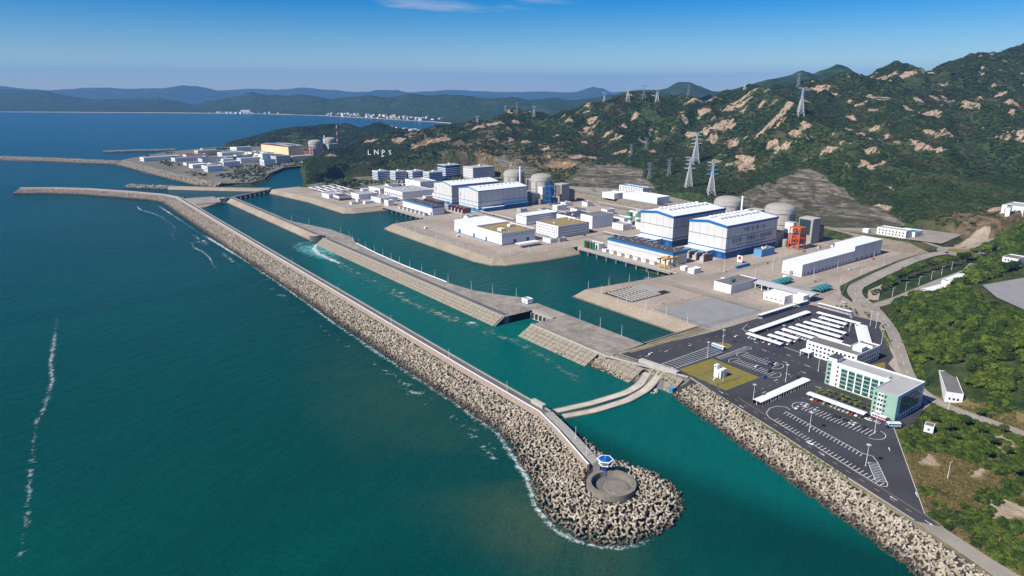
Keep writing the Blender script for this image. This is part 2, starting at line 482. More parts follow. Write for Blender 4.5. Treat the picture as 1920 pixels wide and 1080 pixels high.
# quarried slopes with benches behind the station: (centre x, y, radius x, radius y, rotation)
CUTS = [[(1250,733),(1240,696),(1208,656),(1150,582),(1078,500),(1036,432),(936,488),(942,562),(955,645),(1025,722),(1140,742)],
        [(930,1060),(1032,1105),(1100,1053),(1100,996),(1018,895),(985,950)],
        [(775,1210),(866,1292),(955,1336),(1004,1356),(982,1270),(925,1146),(921,1063),(830,1110)]]
QUARRY = [(1300,1890,110,50), (1130,1880,150,50), (1030,1930,90,50), (985,1690,70,70), (1015,1165,36,50)]
def ell(x, y, e, wob=0.0):
    return np.hypot((x-e[0])/e[2], (y-e[1])/e[3]) + wob
def ground_z(x, y, masks=False):
    x = np.asarray(x, float); y = np.asarray(y, float)
    z = np.maximum(tps(x, y), 1.0)
    k = np.clip((z-14)/90, 0, 1.0)
    far = 1.0
    wx = 60*fbm(x, y, 300, 2, 91)
    ud = (x*.72+y*.69)*.5+wx; vd = -x*.69+y*.72+wx*.6     # spurs and gullies run down the slope
    g = fbm(ud, vd, 230, 5, 3, ridged=True)-.74
    z = z + k*g*112 + np.clip((z-9)/25, 0, 1)*(fbm(x, y, 45, 4, 11)-.5)*9
    wob = (fbm(x, y, 60, 3, 21)-.5)*.7
    cut = np.zeros(x.shape)
    for e in CUTS:
        cut = np.maximum(cut, 1-sstep(-6, 5, poly_sd(x, y, e)+wob*22))
    # benches about 9 m high in the cut slopes
    hb = 14.0; q = (z-19)/hb; fq = q-np.floor(q)
    zb = 19 + hb*(np.floor(q) + sstep(.25, .80, fq))
    z = z + (zb-z)*cut*np.clip((z-19)/4, 0, 1)
    qy = np.zeros(x.shape)
    for e in QUARRY: qy = np.maximum(qy, 1-sstep(.7, 1.0, ell(x, y, e, wob)))
    z = z - qy*10
    flat = np.zeros(x.shape)
    for lv, poly in FLAT:
        d = poly_sd(x, y, poly)
        f = 1-sstep(0, 16, d)
        z = z*(1-f) + (lv-1.0)*f
        flat = np.maximum(flat, f)
    for poly in SEA_POLY:
        d = poly_sd(x, y, poly)
        f = 1-sstep(-4, 10, d)
        z = z*(1-f) + (-2.0)*f; flat = np.maximum(flat, f)
    d = np.hypot(x-ROUNDABOUT[0], y-ROUNDABOUT[1])
    f = 1-sstep(26, 40, d); z = z*(1-f)+(ROUNDABOUT[2]-.4)*f; flat = np.maximum(flat, f)
    for ln, wd in ROADS:
        d, rz = line_d(x, y, ln)
        f = 1-sstep(wd/2+2.5, wd/2+13, d)
        z = z*(1-f) + (rz-.35)*f; flat = np.maximum(flat, 1-sstep(wd/2+1, wd/2+4, d))
    # the sea side and the open water end of the land
    if masks: return z, cut, qy, flat, cut*(1-sstep(.10, .30, np.abs(fq-.12)))*np.clip((z-22)/4, 0, 1)
    return z
ROCKS = [(1637, 1286, 47, 16), (1582, 1225, 23, 18), (1687, 1177, 30, 17), (1641, 1171, 40, 22), (1539, 1122, 24, 37), (1452, 1088, 14, 30), (1528, 1102, 14, 16), (1489, 1146, 10, 21), (1453, 1038, 20, 14), (1246, 854, 36, 38), (1454, 913, 29, 32), (1458, 954, 17, 14), (1862, 1061, 30, 22), (1843, 1006, 12, 11), (1771, 1086, 10, 11), (1749, 1033, 19, 21), (1397, 819, 12, 17), (1361, 808, 12, 13), (1320, 843, 10, 10), (1314, 808, 15, 12), (1322, 711, 32, 8), (1702, 824, 15, 19), (1543, 798, 16, 23), (1721, 871, 13, 14), (1657, 852, 9, 29), (1750, 762, 22, 27), (1812, 737, 26, 24), (1955, 807, 12, 15), (1855, 785, 16, 12), (2117, 846, 13, 9), (1878, 684, 17, 43), (2157, 721, 22, 13), (2078, 667, 28, 10), (2187, 1075, 39, 15), (2104, 992, 32, 21), (2099, 939, 31, 20), (2187, 918, 26, 9), (1564, 740, 18, 9), (1502, 629, 15, 24), (1557, 632, 8, 12), (1472, 579, 7, 13), (1329, 636, 14, 19), (1271, 598, 20, 16), (1273, 616, 10, 15), (1179, 526, 5, 8), (1687, 514, 9, 8), (1076, 491, 20, 19), (1133, 351, 23, 10), (1338, 1501, 10, 17), (1373, 1447, 21, 17), (1344, 1437, 9, 16), (1382, 1336, 18, 24), (1434, 1342, 18, 18), (1304, 1268, 21, 15), (1330, 1343, 18, 8), (1087, 1182, 46, 27), (1113, 1333, 15, 26), (1030, 1224, 6, 17), (1149, 1454, 21, 14), (1142, 1522, 15, 16), (1087, 1520, 18, 9), (1195, 1604, 13, 13), (1172, 1644, 38, 21), (1123, 1655, 34, 33), (1396, 1489, 15, 7), (1220, 1193, 23, 10), (1273, 1365, 14, 16), (1226, 1155, 10, 8), (1291, 1142, 19, 21), (1372, 1256, 9, 9), (1582, 1225, 20, 16), (1664, 1273, 34, 12), (1505, 1225, 11, 13), (1486, 1142, 10, 19), (1461, 1164, 14, 12), (1516, 1124, 17, 38), (1228, 914, 11, 7), (1253, 1643, 10, 10), (1294, 1140, 10, 14), (914, 1914, 24, 16), (712, 1734, 17, 14), (958, 1796, 35, 21)]
CREST = [(-612,12588,194),(248,11546,188),(410,11283,178),(724,10770,169),(867,10506,118),(1031,10207,75),(1245,9840,74),(1607,9397,73),(1705,9285,92),(1815,9132,56),(1992,8891,9),(2088,8784,40),(2325,8508,101),(2476,8164,168),(2575,7909,134),(2672,7661,119),(2760,7458,145),(2834,7258,138),(2916,7007,96),(2963,6873,92),(3045,6637,115),(3117,6411,127),(3192,6140,119),(3259,5920,155),(3308,5698,132),(3460,5398,153),(3545,5199,122),(3683,4895,128),(3751,4721,103),(3859,4596,117),(3966,4479,109),(4090,4350,118),(4184,4258,140),(4322,4118,161),(4432,4014,195),(4537,3907,212),(4607,3852,258),(4680,3797,258),(4738,3743,229),(4825,3663,191),(4890,3610,179),(5038,3487,149),(5380,3214,107)]
FRONT = [(-460,8685),(140,8042),(905,7282),(1619,6485),(1928,6009),(2152,5397),(2265,4678),(2322,4010),(2300,3360)]
PEAK = [(2911,2230,177),(2969,2192,190),(3038,2147,211),(3124,2093,241),(3262,2003,277),(3301,1980,297),(3343,1943,282),(3411,1900,302),(3443,1882,320),(3486,1845,307),(3530,1798,272),(3666,1687,249),(3832,1554,223)]
FAR1 = [(-674,19435,241),(416,18622,262),(856,18266,197),(1259,17953,170),(1855,17521,219),(2264,17217,230),(2668,16905,208),(3120,16564,208),(3539,16272,273),(3761,16097,251),(3932,15948,197),(4271,15645,67),(4626,15362,23)]
FAR2 = [(6162,14200,12),(6554,13949,132),(6788,13788,175),(7131,13529,175),(7400,13303,110),(7886,12913,45),(8522,12438,56),(9415,11741,-9),(9926,11384,67),(10231,11186,154),(10472,11036,241),(10629,10905,208),(10849,10688,67),(11228,10383,12)]
FAR3 = [(-1610, 22710, 134), (453, 21164, 159), (1684, 20228, 134), (3123, 19139, 121), (4571, 18061, 159), (5301, 17530, 208), (5809, 17133, 171), (6334, 16760, 233), (6738, 16438, 183), (7244, 16038, 134), (8269, 15257, 109), (9206, 14573, 171), (10021, 13941, 121), (10952, 13249, 146), (11975, 12464, 109), (13013, 11700, 159), (14141, 10841, 134), (15385, 9921, 183), (16925, 8752, 159)]
def axis(stops):
    out = [stops[0][0]]
    for (a, s0), (b, s1) in zip(stops[:-1], stops[1:]):
        while out[-1] < b:
            k = (out[-1]-a)/(b-a); out.append(out[-1] + s0+(s1-s0)*k)
    return np.array(out)
gx = axis([(296,5),(900,5),(1500,6),(2100,9),(3000,16)])
gy = axis([(20,5),(1100,5),(1700,7),(2300,11),(3150,18)])
GX, GY = np.meshgrid(gx, gy, indexing='ij')
TZ, CUT, QY, FLT, LEDGE = ground_z(GX, GY, True)
# keep the land sheet under the water outside the coast
coast = [(296,10),(318,60),(330,108),(357,200),(380,287),(374,352),(480,352),(480,490),(600,476),(610,655),(482,676),(484,940),(548,950),(552,1112),(490,1120),(490,1262),(462,1430),(440,1445),(455,1560),(400,1600),(388,1622),(360,1815),(338,2000),(308,2300),(388,2414),(486,2530),(640,2590),(700,2700),(760,2850),(900,3000),(1100,3080),(1400,2960),(1700,2800),(1900,2600),(2400,2300),(3100,1900),(3100,0),(296,0)]
dc = poly_sd(GX, GY, coast)
TZ = np.where(dc > 0, np.minimum(TZ, 3-dc*.6), TZ)
TZ = np.maximum(TZ, -4)
# bare granite: placed where the photograph shows it, broken up by noise
rock = np.zeros(TZ.shape)
ca, sa = 0.8, -0.6
rn1 = fbm(GX, GY, 26, 4, 55)-.5; rn2 = fbm(GX, GY, 9, 2, 77)-.5
for (rx, ry, rw, rh) in ROCKS:
    sl = (np.abs(GX-rx) < 130) & (np.abs(GY-ry) < 130)
    u = ((GX[sl]-rx)*ca + (GY[sl]-ry)*sa)/(rw*.85+4); v = (-(GX[sl]-rx)*sa + (GY[sl]-ry)*ca)/(rh*.9+5)
    d = np.hypot(u, v) + rn1[sl]*1.5 + rn2[sl]*.7
    rock[sl] = np.maximum(rock[sl], 1-sstep(.62, 1.0, d))
spk = fbm(GX, GY, 34, 4, 133); rock = np.maximum(rock, sstep(.66, .76, spk)*sstep(50, 80, TZ)*.8)
rock *= (1-FLT)*(1-CUT)
TZ = TZ + rock*(rn2*5+2.0)
# dry grass on the flat ground by the shore road
dry = (1-sstep(9, 22, TZ))*sstep(-.12, .18, fbm(GX, GY, 40, 4, 200)-.47)*(1-sstep(150, 185, GY-0.0*GX))
bare = np.zeros(TZ.shape)
for e in [(1000,338,75,11),(398,110,10,5),(372,90,14,6),(455,118,8,4)]:
    bare = np.maximum(bare, 1-sstep(.6, 1.0, ell(GX, GY, e, rn1*1.1)))
bare = np.maximum(bare, sstep(.64, .74, fbm(GX, GY, 14, 3, 301))*.6*(GY < 140)*(GX < 470))

brown = 1-sstep(.55, 1.1, np.minimum(ell(GX, GY, (1000,1330,170,330), rn1*1.6), ell(GX, GY, (1120,1840,210,110), rn1*1.6)))
brown = np.maximum(brown, (1-sstep(.5, 1.0, ell(GX, GY, (1085,345,90,45), rn1*1.2))))
nx, ny = GX.shape
me = D.meshes.new('hillside')
vv = np.stack([GX, GY, TZ], -1).reshape(-1, 3).astype(np.float32)
ii = (np.arange(nx-1)[:,None]*ny + np.arange(ny-1)[None,:])
ff = np.stack([ii, ii+ny, ii+ny+1, ii+1], -1).reshape(-1, 4)
# drop cells far under the sea
keep = (TZ[:-1,:-1].ravel() > -3.9) | (TZ[1:,1:].ravel() > -3.9)
ff = ff[keep].astype(np.int32)
me.vertices.add(len(vv)); me.vertices.foreach_set('co', vv.ravel())
me.loops.add(ff.size); me.loops.foreach_set('vertex_index', ff.ravel())
me.polygons.add(len(ff)); me.polygons.foreach_set('loop_start', np.arange(0, ff.size, 4, dtype=np.int32))
me.polygons.foreach_set('use_smooth', np.ones(len(ff), bool))
me.update(calc_edges=True); me.validate()
for nm, ar in (('rock', rock), ('cut', np.maximum(CUT, 0)*(1-FLT)), ('quarry', QY), ('dry', dry), ('bare', bare), ('brown', brown), ('ledge', LEDGE)):
    at = me.attributes.new(nm, 'FLOAT', 'POINT'); at.data.foreach_set('value', ar.astype(np.float32).ravel())
m, t, b = newmat('hillside_soil')
f1 = t.noise(.02, 6); f2 = t.noise(.12, 5); f3 = t.noise(.9, 3)
green = t.ramp(f2, [(.3, (.014,.028,.009)), (.5, (.034,.055,.016)), (.72, (.075,.088,.03))])
green = t.mix(t.ramp(f1, [(.5, 0.0), (.66, .55)]), green, (.105,.088,.04))
rk = t.ramp(t.noise(1.0, 6, t.scaled(.09, .30, .2, R(-53)), rough=.7), [(.34, (.11,.075,.05)), (.5, (.36,.25,.17)), (.66, (.55,.42,.31))])
strat = t.noise(1.0, 5, t.scaled(.05, .05, .45))
ct = t.ramp(strat, [(.36, (.05,.042,.032)), (.5, (.125,.105,.085)), (.66, (.24,.205,.17))])
ct = t.mix(t.ramp(t.noise(.07, 5), [(.5, 0.0), (.62, .75)]), ct, (.075,.085,.03))
nz_ = t.new('ShaderNodeSeparateXYZ'); gn_ = t.new('ShaderNodeNewGeometry'); t.l.new(gn_.outputs['Normal'], nz_.inputs[0])
ct = t.mix(t.ramp(t.math('ADD', nz_.outputs['Z'], t.math('MULTIPLY', t.math('SUBTRACT', f2, .5), .25)), [(.945, 0.0), (.985, .7)]), ct, (.07,.07,.03))
qc = t.ramp(t.noise(.09, 6, rough=.7), [(.32, (.09,.07,.035)), (.5, (.25,.165,.095)), (.68, (.46,.32,.20))])
dr = t.ramp(f3, [(.3, (.13,.10,.035)), (.7, (.24,.19,.085))])
br_ = t.ramp(f2, [(.3, (.34,.26,.18)), (.7, (.50,.40,.29))])
A_ = lambda n: t.attr(n).outputs['Fac']
edge = lambda n, lo=.42, hi=.58: t.ramp(t.math('ADD', A_(n), t.math('MULTIPLY', t.math('SUBTRACT', f3, .5), .5)), [(lo, 0.0), (hi, 1.0)])
bw2 = t.ramp(f2, [(.3, (.07,.055,.028)), (.5, (.15,.105,.06)), (.7, (.26,.19,.12))])
green = t.mix(t.math('MULTIPLY', A_('brown'), .8), green, bw2)
col = t.mix(edge('dry', .3, .6), green, dr)
col = t.mix(edge('bare', .3, .6), col, br_)
ct = t.mix(t.ramp(A_('ledge'), [(.35, 0.0), (.75, .8)]), ct, t.ramp(f2, [(.42, (.055,.065,.024)), (.55, (.30,.245,.18))]))
col = t.mix(edge('cut', .4, .6), col, ct)
col = t.mix(edge('quarry', .4, .6), col, qc)
stk = t.noise(1.0, 6, t.scaled(.035, .11, .05, R(-53)), rough=.62)
rmask = t.math('ADD', A_('rock'), t.math('MULTIPLY', t.math('SUBTRACT', stk, .56), 3.2))
col = t.mix(t.ramp(rmask, [(.42, 0.0), (.62, 1.0)]), col, rk)
t.l.new(col, b.inputs['Base Color']); b.inputs['Roughness'].default_value = .95; b.inputs['Specular IOR Level'].default_value = .1
t.bump(t.math('ADD', t.math('MULTIPLY', f3, .6), f2), .9, 2.2, b.inputs['Normal'])
me.materials.append(m)
tag(link(D.objects.new('hillside', me)), kind='structure')

def gz(x, y):
    """height of the land sheet at points, bilinear"""
    x = np.asarray(x, float); y = np.asarray(y, float)
    i = np.clip(np.searchsorted(gx, x)-1, 0, nx-2); j = np.clip(np.searchsorted(gy, y)-1, 0, ny-2)
    fx = np.clip((x-gx[i])/(gx[i+1]-gx[i]), 0, 1); fy = np.clip((y-gy[j])/(gy[j+1]-gy[j]), 0, 1)
    return (TZ[i,j]*(1-fx)+TZ[i+1,j]*fx)*(1-fy) + (TZ[i,j+1]*(1-fx)+TZ[i+1,j+1]*fx)*fy
def gval(arr, x, y):
    i = np.clip(np.searchsorted(gx, x), 0, nx-1); j = np.clip(np.searchsorted(gy, y), 0, ny-1)
    return arr[i, j]
def gz1(x, y): return float(gz(np.array([x]), np.array([y]))[0])
# ------------------------------------------------------------------ far ranges across the bay
def resample(pts, n):
    P = np.array(pts, float); L = np.concatenate([[0], np.cumsum(np.hypot(*(P[1:,:2]-P[:-1,:2]).T))]); s = np.linspace(0, L[-1], n)
    return np.stack([np.interp(s, L, P[:,k]) for k in range(P.shape[1])], 1)
def grid_mesh(name, V, mat, kind='structure', attrs=None, parent=None):
    a, c_, _ = V.shape
    me = D.meshes.new(name); vv = V.reshape(-1, 3).astype(np.float32)
    ii = (np.arange(a-1)[:,None]*c_ + np.arange(c_-1)[None,:])
    ff = np.stack([ii, ii+c_, ii+c_+1, ii+1], -1).reshape(-1, 4).astype(np.int32)
    me.vertices.add(len(vv)); me.vertices.foreach_set('co', vv.ravel())
    me.loops.add(ff.size); me.loops.foreach_set('vertex_index', ff.ravel())
    me.polygons.add(len(ff)); me.polygons.foreach_set('loop_start', np.arange(0, ff.size, 4, dtype=np.int32))
    me.polygons.foreach_set('use_smooth', np.ones(len(ff), bool))
    me.update(calc_edges=True)
    for k, v_ in (attrs or {}).items():
        at = me.attributes.new(k, 'FLOAT', 'POINT'); at.data.foreach_set('value', v_.astype(np.float32).ravel())
    me.materials.append(mat)
    o = link(D.objects.new(name, me), parent)
    if kind: o['kind'] = kind
    return o
m, t, b = newmat('far_slopes')
f1 = t.noise(.0035, 6); f2 = t.noise(.02, 5)
col = t.ramp(f2, [(.3, (.010,.026,.008)), (.55, (.026,.05,.016)), (.75, (.06,.085,.03))])
col = t.mix(t.ramp(f1, [(.60, 0.0), (.75, .5)]), col, (.12,.09,.055))
a_ = t.attr('shore').outputs['Fac']
col = t.mix(t.ramp(a_, [(.5, 0.0), (.6, 1.0)]), col, (.50,.40,.28))
t.l.new(col, b.inputs['Base Color']); b.inputs['Roughness'].default_value = .95; b.inputs['Specular IOR Level'].default_value = .05
t.bump(f2, 1.0, 20, b.inputs['Normal'])
FARM = m
# the range behind the beach: from the waterline over a flat to the crest and down behind
n = 420
cr = resample(CREST, n); frp = resample([(x, y, 0) for x, y in FRONT], n)
# pair crest and shore by bearing from the viewpoint's side of the bay
ba = np.arctan2(cr[:,1], cr[:,0]); bf = np.arctan2(frp[:,1], frp[:,0])
fx = np.interp(-ba, -bf, frp[:,0]); fy = np.interp(-ba, -bf, frp[:,1])
past = ba < bf.min()
kk = np.where(past)[0]
if len(kk):
    r0 = np.hypot(frp[-1,0], frp[-1,1])
    fx[kk] = r0*np.cos(ba[kk]); fy[kk] = r0*np.sin(ba[kk])
tt = np.concatenate([np.linspace(0, .015, 3), np.linspace(.02, 1, 60), np.linspace(1.03, 1.5, 14)])
V = np.zeros((n, len(tt), 3)); sh = np.zeros((n, len(tt)))
for k, q in enumerate(tt):
    x = fx+(cr[:,0]-fx)*q; y = fy+(cr[:,1]-fy)*q
    g = sstep(.22, 1.0, np.full(n, q)) if q <= 1 else 1-sstep(1, 1.55, np.full(n, q))
    ns = fbm(x, y, 900, 5, 400, ridged=True)-.6
    z = 2.5 + g*cr[:,2] + ns*(70 if q < .95 else 25)*g*(1-abs(q-.55)*.4) + (fbm(x, y, 210, 4, 410)-.5)*(46*g+3)
    if q < 1: z = z + sstep(.3, .7, np.full(n, q))*(1-sstep(.75, 1, np.full(n, q)))*np.maximum(0, fbm(x, y, 1300, 3, 420)-.5)*120
    if q == 0: z[:] = -1
    V[:,k] = np.stack([x, y, np.maximum(z, -1 if q == 0 else 1.5)], 1)
    sh[:,k] = 1.0 if q < .010 else 0.0
grid_mesh('far_hills', V, FARM, attrs={'shore': sh})
FARV = V
def ridge(name, crest, half, seed, amp):
    c = resample(crest, 220); q = np.linspace(-1, 1, 41); W_ = np.zeros((220, 41, 3))
    dirv = np.array([.6, .8])
    for k, u in enumerate(q):
        x = c[:,0]+dirv[0]*u*half; y = c[:,1]+dirv[1]*u*half
        s = (1-abs(u))**1.15
        z = c[:,2]*s + (fbm(x, y, half*.45, 5, seed, ridged=True)-.62)*amp*(1-s*.65)*min(1, s*4) + (fbm(x, y, half*.08, 3, seed+9)-.5)*amp*.2
        if abs(u) == 1: z = np.minimum(z, 0)-2
        W_[:,k] = np.stack([x, y, np.maximum(z, -3)], 1)
    return grid_mesh(name, W_, FARM, attrs={'shore': np.zeros((220, 41))})
ridge('peak_ridge', PEAK, 1100, 500, 90)
ridge('distant_range', FAR1, 2500, 520, 120)
ridge('distant_range', FAR2, 2500, 540, 120)
ridge('distant_range', FAR3, 1800, 560, 90)
# ------------------------------------------------------------------ sea
m, t, b = newmat('sea_water')
pos = t.pos()
big = t.noise(.0032, 4, dist=1.0); mid = t.noise(.012, 4, dist=.8)
col = t.ramp(big, [(.3, (.0004,.040,.037)), (.55, (.0006,.057,.049)), (.75, (.0009,.078,.060))])
sp_ = t.new('ShaderNodeSeparateXYZ'); t.l.new(pos, sp_.inputs[0])
sky_sheen = t.ramp(t.math('MULTIPLY', t.math('ADD', sp_.outputs['Y'], t.math('MULTIPLY', big, 500.0)), 1/4000), [(.16, 0.0), (.75, .9)])
col = t.mix(sky_sheen, col, (.0004,.052,.088))       # bluer far out: the sky's reflection painted into the water colour
# shallower, silty water: along the breakwater and round its head, milky water below the outfall
def blob(cx, cy, rx, ry, lo=.0, hi=1.0, rz=0.0):
    mp = t.new('ShaderNodeMapping'); mp.vector_type = 'TEXTURE'
    mp.inputs['Location'].default_value = (cx, cy, 0); mp.inputs['Rotation'].default_value = (0, 0, rz); mp.inputs['Scale'].default_value = (rx, ry, 1000)
    t.l.new(pos, mp.inputs[0])
    g = t.new('ShaderNodeTexGradient'); g.gradient_type = 'SPHERICAL'; t.l.new(mp.outputs[0], g.inputs[0])
    return g.outputs['Fac']
silt = t.math('MULTIPLY', blob(195, 330, 70, 260), t.ramp(mid, [(.35, .2), (.6, 1.0)]))
col = t.mix(t.ramp(silt, [(.05, 0.0), (.6, .75)]), col, (.018,.062,.045))
silt2 = t.math('MULTIPLY', blob(188, 215, 45, 70), t.ramp(mid, [(.35, .5), (.6, 1.0)]))
col = t.mix(t.ramp(silt2, [(.1, 0.0), (.7, .75)]), col, (.040,.075,.045))
bay = blob(330, 480, 75, 420)                       # the discharge channel runs brighter and greener
col = t.mix(t.ramp(bay, [(0.0, 0.0), (.2, .9)]), col, (.0006,.104,.090))
lag = blob(430, 720, 120, 520)
col = t.mix(t.ramp(lag, [(0.1, 0.0), (.55, .9)]), col, (.0005,.072,.064))
gateb = t.math('MULTIPLY', blob(352, 448, 34, 60), t.ramp(mid, [(.3, .6), (.6, 1.0)]))
col = t.mix(t.ramp(gateb, [(.1, 0.0), (.7, .8)]), col, (.003,.125,.095))
plume = t.math('MULTIPLY', blob(326, 872, 26, 75), t.ramp(t.noise(.05, 6, dist=2.0), [(.36, .0), (.62, 1.2)]))
col = t.mix(t.ramp(plume, [(.08, 0.0), (.5, .9)]), col, (.12,.38,.36))
t.l.new(col, b.inputs['Base Color'])
b.inputs['Roughness'].default_value = .22; b.inputs['IOR'].default_value = 1.333; b.inputs['Specular IOR Level'].default_value = .5
wv = t.noise(.055, 6, t.scaled(1.0, 2.0, 1.0, R(-35)), rough=.62)
wv2 = t.noise(.35, 4, t.scaled(1.0, 2.2, 1.0, R(-25)))
b.inputs['IOR'].default_value = 1.08
t.bump(t.math('ADD', wv, t.math('MULTIPLY', wv2, .22)), .55, 5.0, b.inputs['Normal'])
s = MB(); S_ = 24000.0
s.poly([(-S_,-S_,0),(S_,-S_,0),(S_,S_,0),(-S_,S_,0)])
tag(s.build('sea', m), kind='structure')

# foam: thin broken sheets floating on the water
def foam_mat(name, scale, lo, hi, col=(.72,.78,.76), sx=1.0, sy=1.0, rz=0.0, amax=.9):
    m, t, b = newmat(name)
    dens = t.attr('foam_amount').outputs['Fac']
    n = t.noise(scale, 6, t.scaled(sx, sy, 1, rz), rough=.68, dist=1.2)
    k = t.math('ADD', n, t.math('MULTIPLY', t.math('SUBTRACT', dens, 1.0), .42))
    a = t.ramp(k, [(lo, 0.0), (hi, amax)])
    t.l.new(a, b.inputs['Alpha']); b.inputs['Base Color'].default_value = (*col, 1); b.inputs['Roughness'].default_value = .8
    return m
FOAM = foam_mat('foam', .35, .38, .60, amax=.8)
FOAM2 = foam_mat('foam_streak', .12, .38, .54, (.55,.62,.58))
FOAM_SOFT = foam_mat('foam_soft', .22, .40, .66, amax=.6)
SCUM = foam_mat('scum', .16, .40, .54, (.36,.33,.25), amax=.75)
def foam_strip(name, label, line, wa, wb, mat, z=.03, peak=.15, steps=9, seed=0, ragged=.5, base=1.0):
    """a ribbon along a line; density is highest at `peak` across its width and varies along"""
    P = resample([(x, y) for x, y in line], max(24, int(sum(math.dist(p, q) for p, q in zip(line[:-1], line[1:]))/5)))
    T = np.gradient(P, axis=0); T /= np.linalg.norm(T, axis=1)[:,None]+1e-9; N = np.stack([-T[:,1], T[:,0]], 1)
    rag = 1+ragged*(fbm(P[:,0], P[:,1], 25, 3, seed)-.5)*2
    V = np.zeros((len(P), steps, 3)); dn = np.zeros((len(P), steps))
    al = .55+.85*fbm(P[:,0], P[:,1], 60, 3, seed+5)
    al *= sstep(0, .04, np.linspace(0, 1, len(P)))*(1-sstep(.96, 1, np.linspace(0, 1, len(P))))
    for k in range(steps):
        u = k/(steps-1); off = (wa+(wb-wa)*u)
        q = P + N*(off*rag)[:,None]
        V[:,k] = np.stack([q[:,0], q[:,1], np.full(len(P), z)], 1)
        dn[:,k] = np.clip(1-abs(u-peak)/max(peak, 1-peak)*1.15, 0, 1)*al*base
    o = grid_mesh(name, V, mat, None, {'foam_amount': dn})
    tag(o, label, 'foam', kind='stuff')
    return o
# ------------------------------------------------------------------ breakwaters, dikes, slopes
def offs(line, d):
    """offset a polyline sideways (left of travel is positive)"""
    P = np.array([p[:2] for p in line], float); n = len(P); out = []
    for i in range(n):
        a = P[max(0, i-1)]; c = P[min(n-1, i+1)]; t_ = (c-a)/np.linalg.norm(c-a)
        nn = np.array([-t_[1], t_[0]])
        if 0 < i < n-1:
            t0 = (P[i]-a)/np.linalg.norm(P[i]-a); n0 = np.array([-t0[1], t0[0]]); k = 1/max(.5, float(nn@n0))
        else: k = 1
        out.append(tuple(P[i]+nn*d*k))
    return out
def loft(mb, line, prof, caps=True):
    """sweep an open profile [(offset, z)] along a line"""
    cols = [[(x, y, z) for x, y in offs(line, d)] for d, z in prof]
    for a, c in zip(cols[:-1], cols[1:]): mb.strip(a, c)
    if caps:
        mb.poly([c[0] for c in cols]); mb.poly([c[-1] for c in reversed(cols)])
    return mb

# tetrapod: four tapered legs joined at a hub
def tetra_mesh(r=1.72):
    mb = MB(); dirs = [Vector((0,0,1)), Vector((.943,0,-.333)), Vector((-.471,.816,-.333)), Vector((-.471,-.816,-.333))]
    for d in dirs:
        mb.bar(d*.05, d*r, .69, 7, .44)
    return mb.mesh('tetrapod', M['armour'])
TET = tetra_mesh()

def inst_nodes(name):
    g = D.node_groups.new(name, 'GeometryNodeTree')
    g.interface.new_socket('Geometry', in_out='INPUT', socket_type='NodeSocketGeometry')
    g.interface.new_socket('Geometry', in_out='OUTPUT', socket_type='NodeSocketGeometry')
    return g
def scatter(name, pts, rots, scls, sources, seed=1, kind='stuff', parent=None, label=None, cat=None):
    """one object that scatters the source meshes over its points"""
    obs = []
    for k, src in enumerate(sources):
        sel = np.arange(len(pts)) % len(sources) == k if len(sources) > 1 else np.ones(len(pts), bool)
        obs.append((src, sel))
    me = D.meshes.new(name)
    me.vertices.add(len(pts)); me.vertices.foreach_set('co', np.asarray(pts, np.float32).ravel())
    a = me.attributes.new('rot', 'FLOAT_VECTOR', 'POINT'); a.data.foreach_set('vector', np.asarray(rots, np.float32).ravel())
    a = me.attributes.new('scl', 'FLOAT_VECTOR', 'POINT'); a.data.foreach_set('vector', np.asarray(scls, np.float32).ravel())
    a = me.attributes.new('pick', 'INT', 'POINT'); a.data.foreach_set('value', (np.arange(len(pts)) % max(1, len(sources))).astype(np.int32))
    for s_ in sources: me.materials.append(s_.materials[0]); break
    g = inst_nodes(name+'_nodes'); n = g.nodes; l = g.links
    gi = n.new('NodeGroupInput'); go = n.new('NodeGroupOutput'); join = n.new('GeometryNodeJoinGeometry')
    na = lambda nm, ty: (lambda q: (setattr(q, 'data_type', ty), q.inputs['Name'].__setattr__('default_value', nm), q)[2])(n.new('GeometryNodeInputNamedAttribute'))
    ra, sa_, pa = na('rot', 'FLOAT_VECTOR'), na('scl', 'FLOAT_VECTOR'), na('pick', 'INT')
    for k, src in enumerate(sources):
        so = D.objects.new(name+'_unit', src)          # source shape, never linked to the scene
        oi = n.new('GeometryNodeObjectInfo'); oi.inputs['Object'].default_value = so
        ip = n.new('GeometryNodeInstanceOnPoints')
        l.new(gi.outputs[0], ip.inputs['Points']); l.new(oi.outputs['Geometry'], ip.inputs['Instance'])
        if len(sources) > 1:
            cp = n.new('FunctionNodeCompare'); cp.data_type = 'INT'; cp.operation = 'EQUAL'
            l.new(pa.outputs['Attribute'], cp.inputs[2]); cp.inputs[3].default_value = k
            l.new(cp.outputs[0], ip.inputs['Selection'])
        l.new(ra.outputs['Attribute'], ip.inputs['Rotation']); l.new(sa_.outputs['Attribute'], ip.inputs['Scale'])
        l.new(ip.outputs[0], join.inputs[0])
    l.new(join.outputs[0], go.inputs[0])
    o = link(D.objects.new(name, me), parent)
    md = o.modifiers.new('scatter', 'NODES'); md.node_group = g
    return tag(o, label, cat, kind=kind)

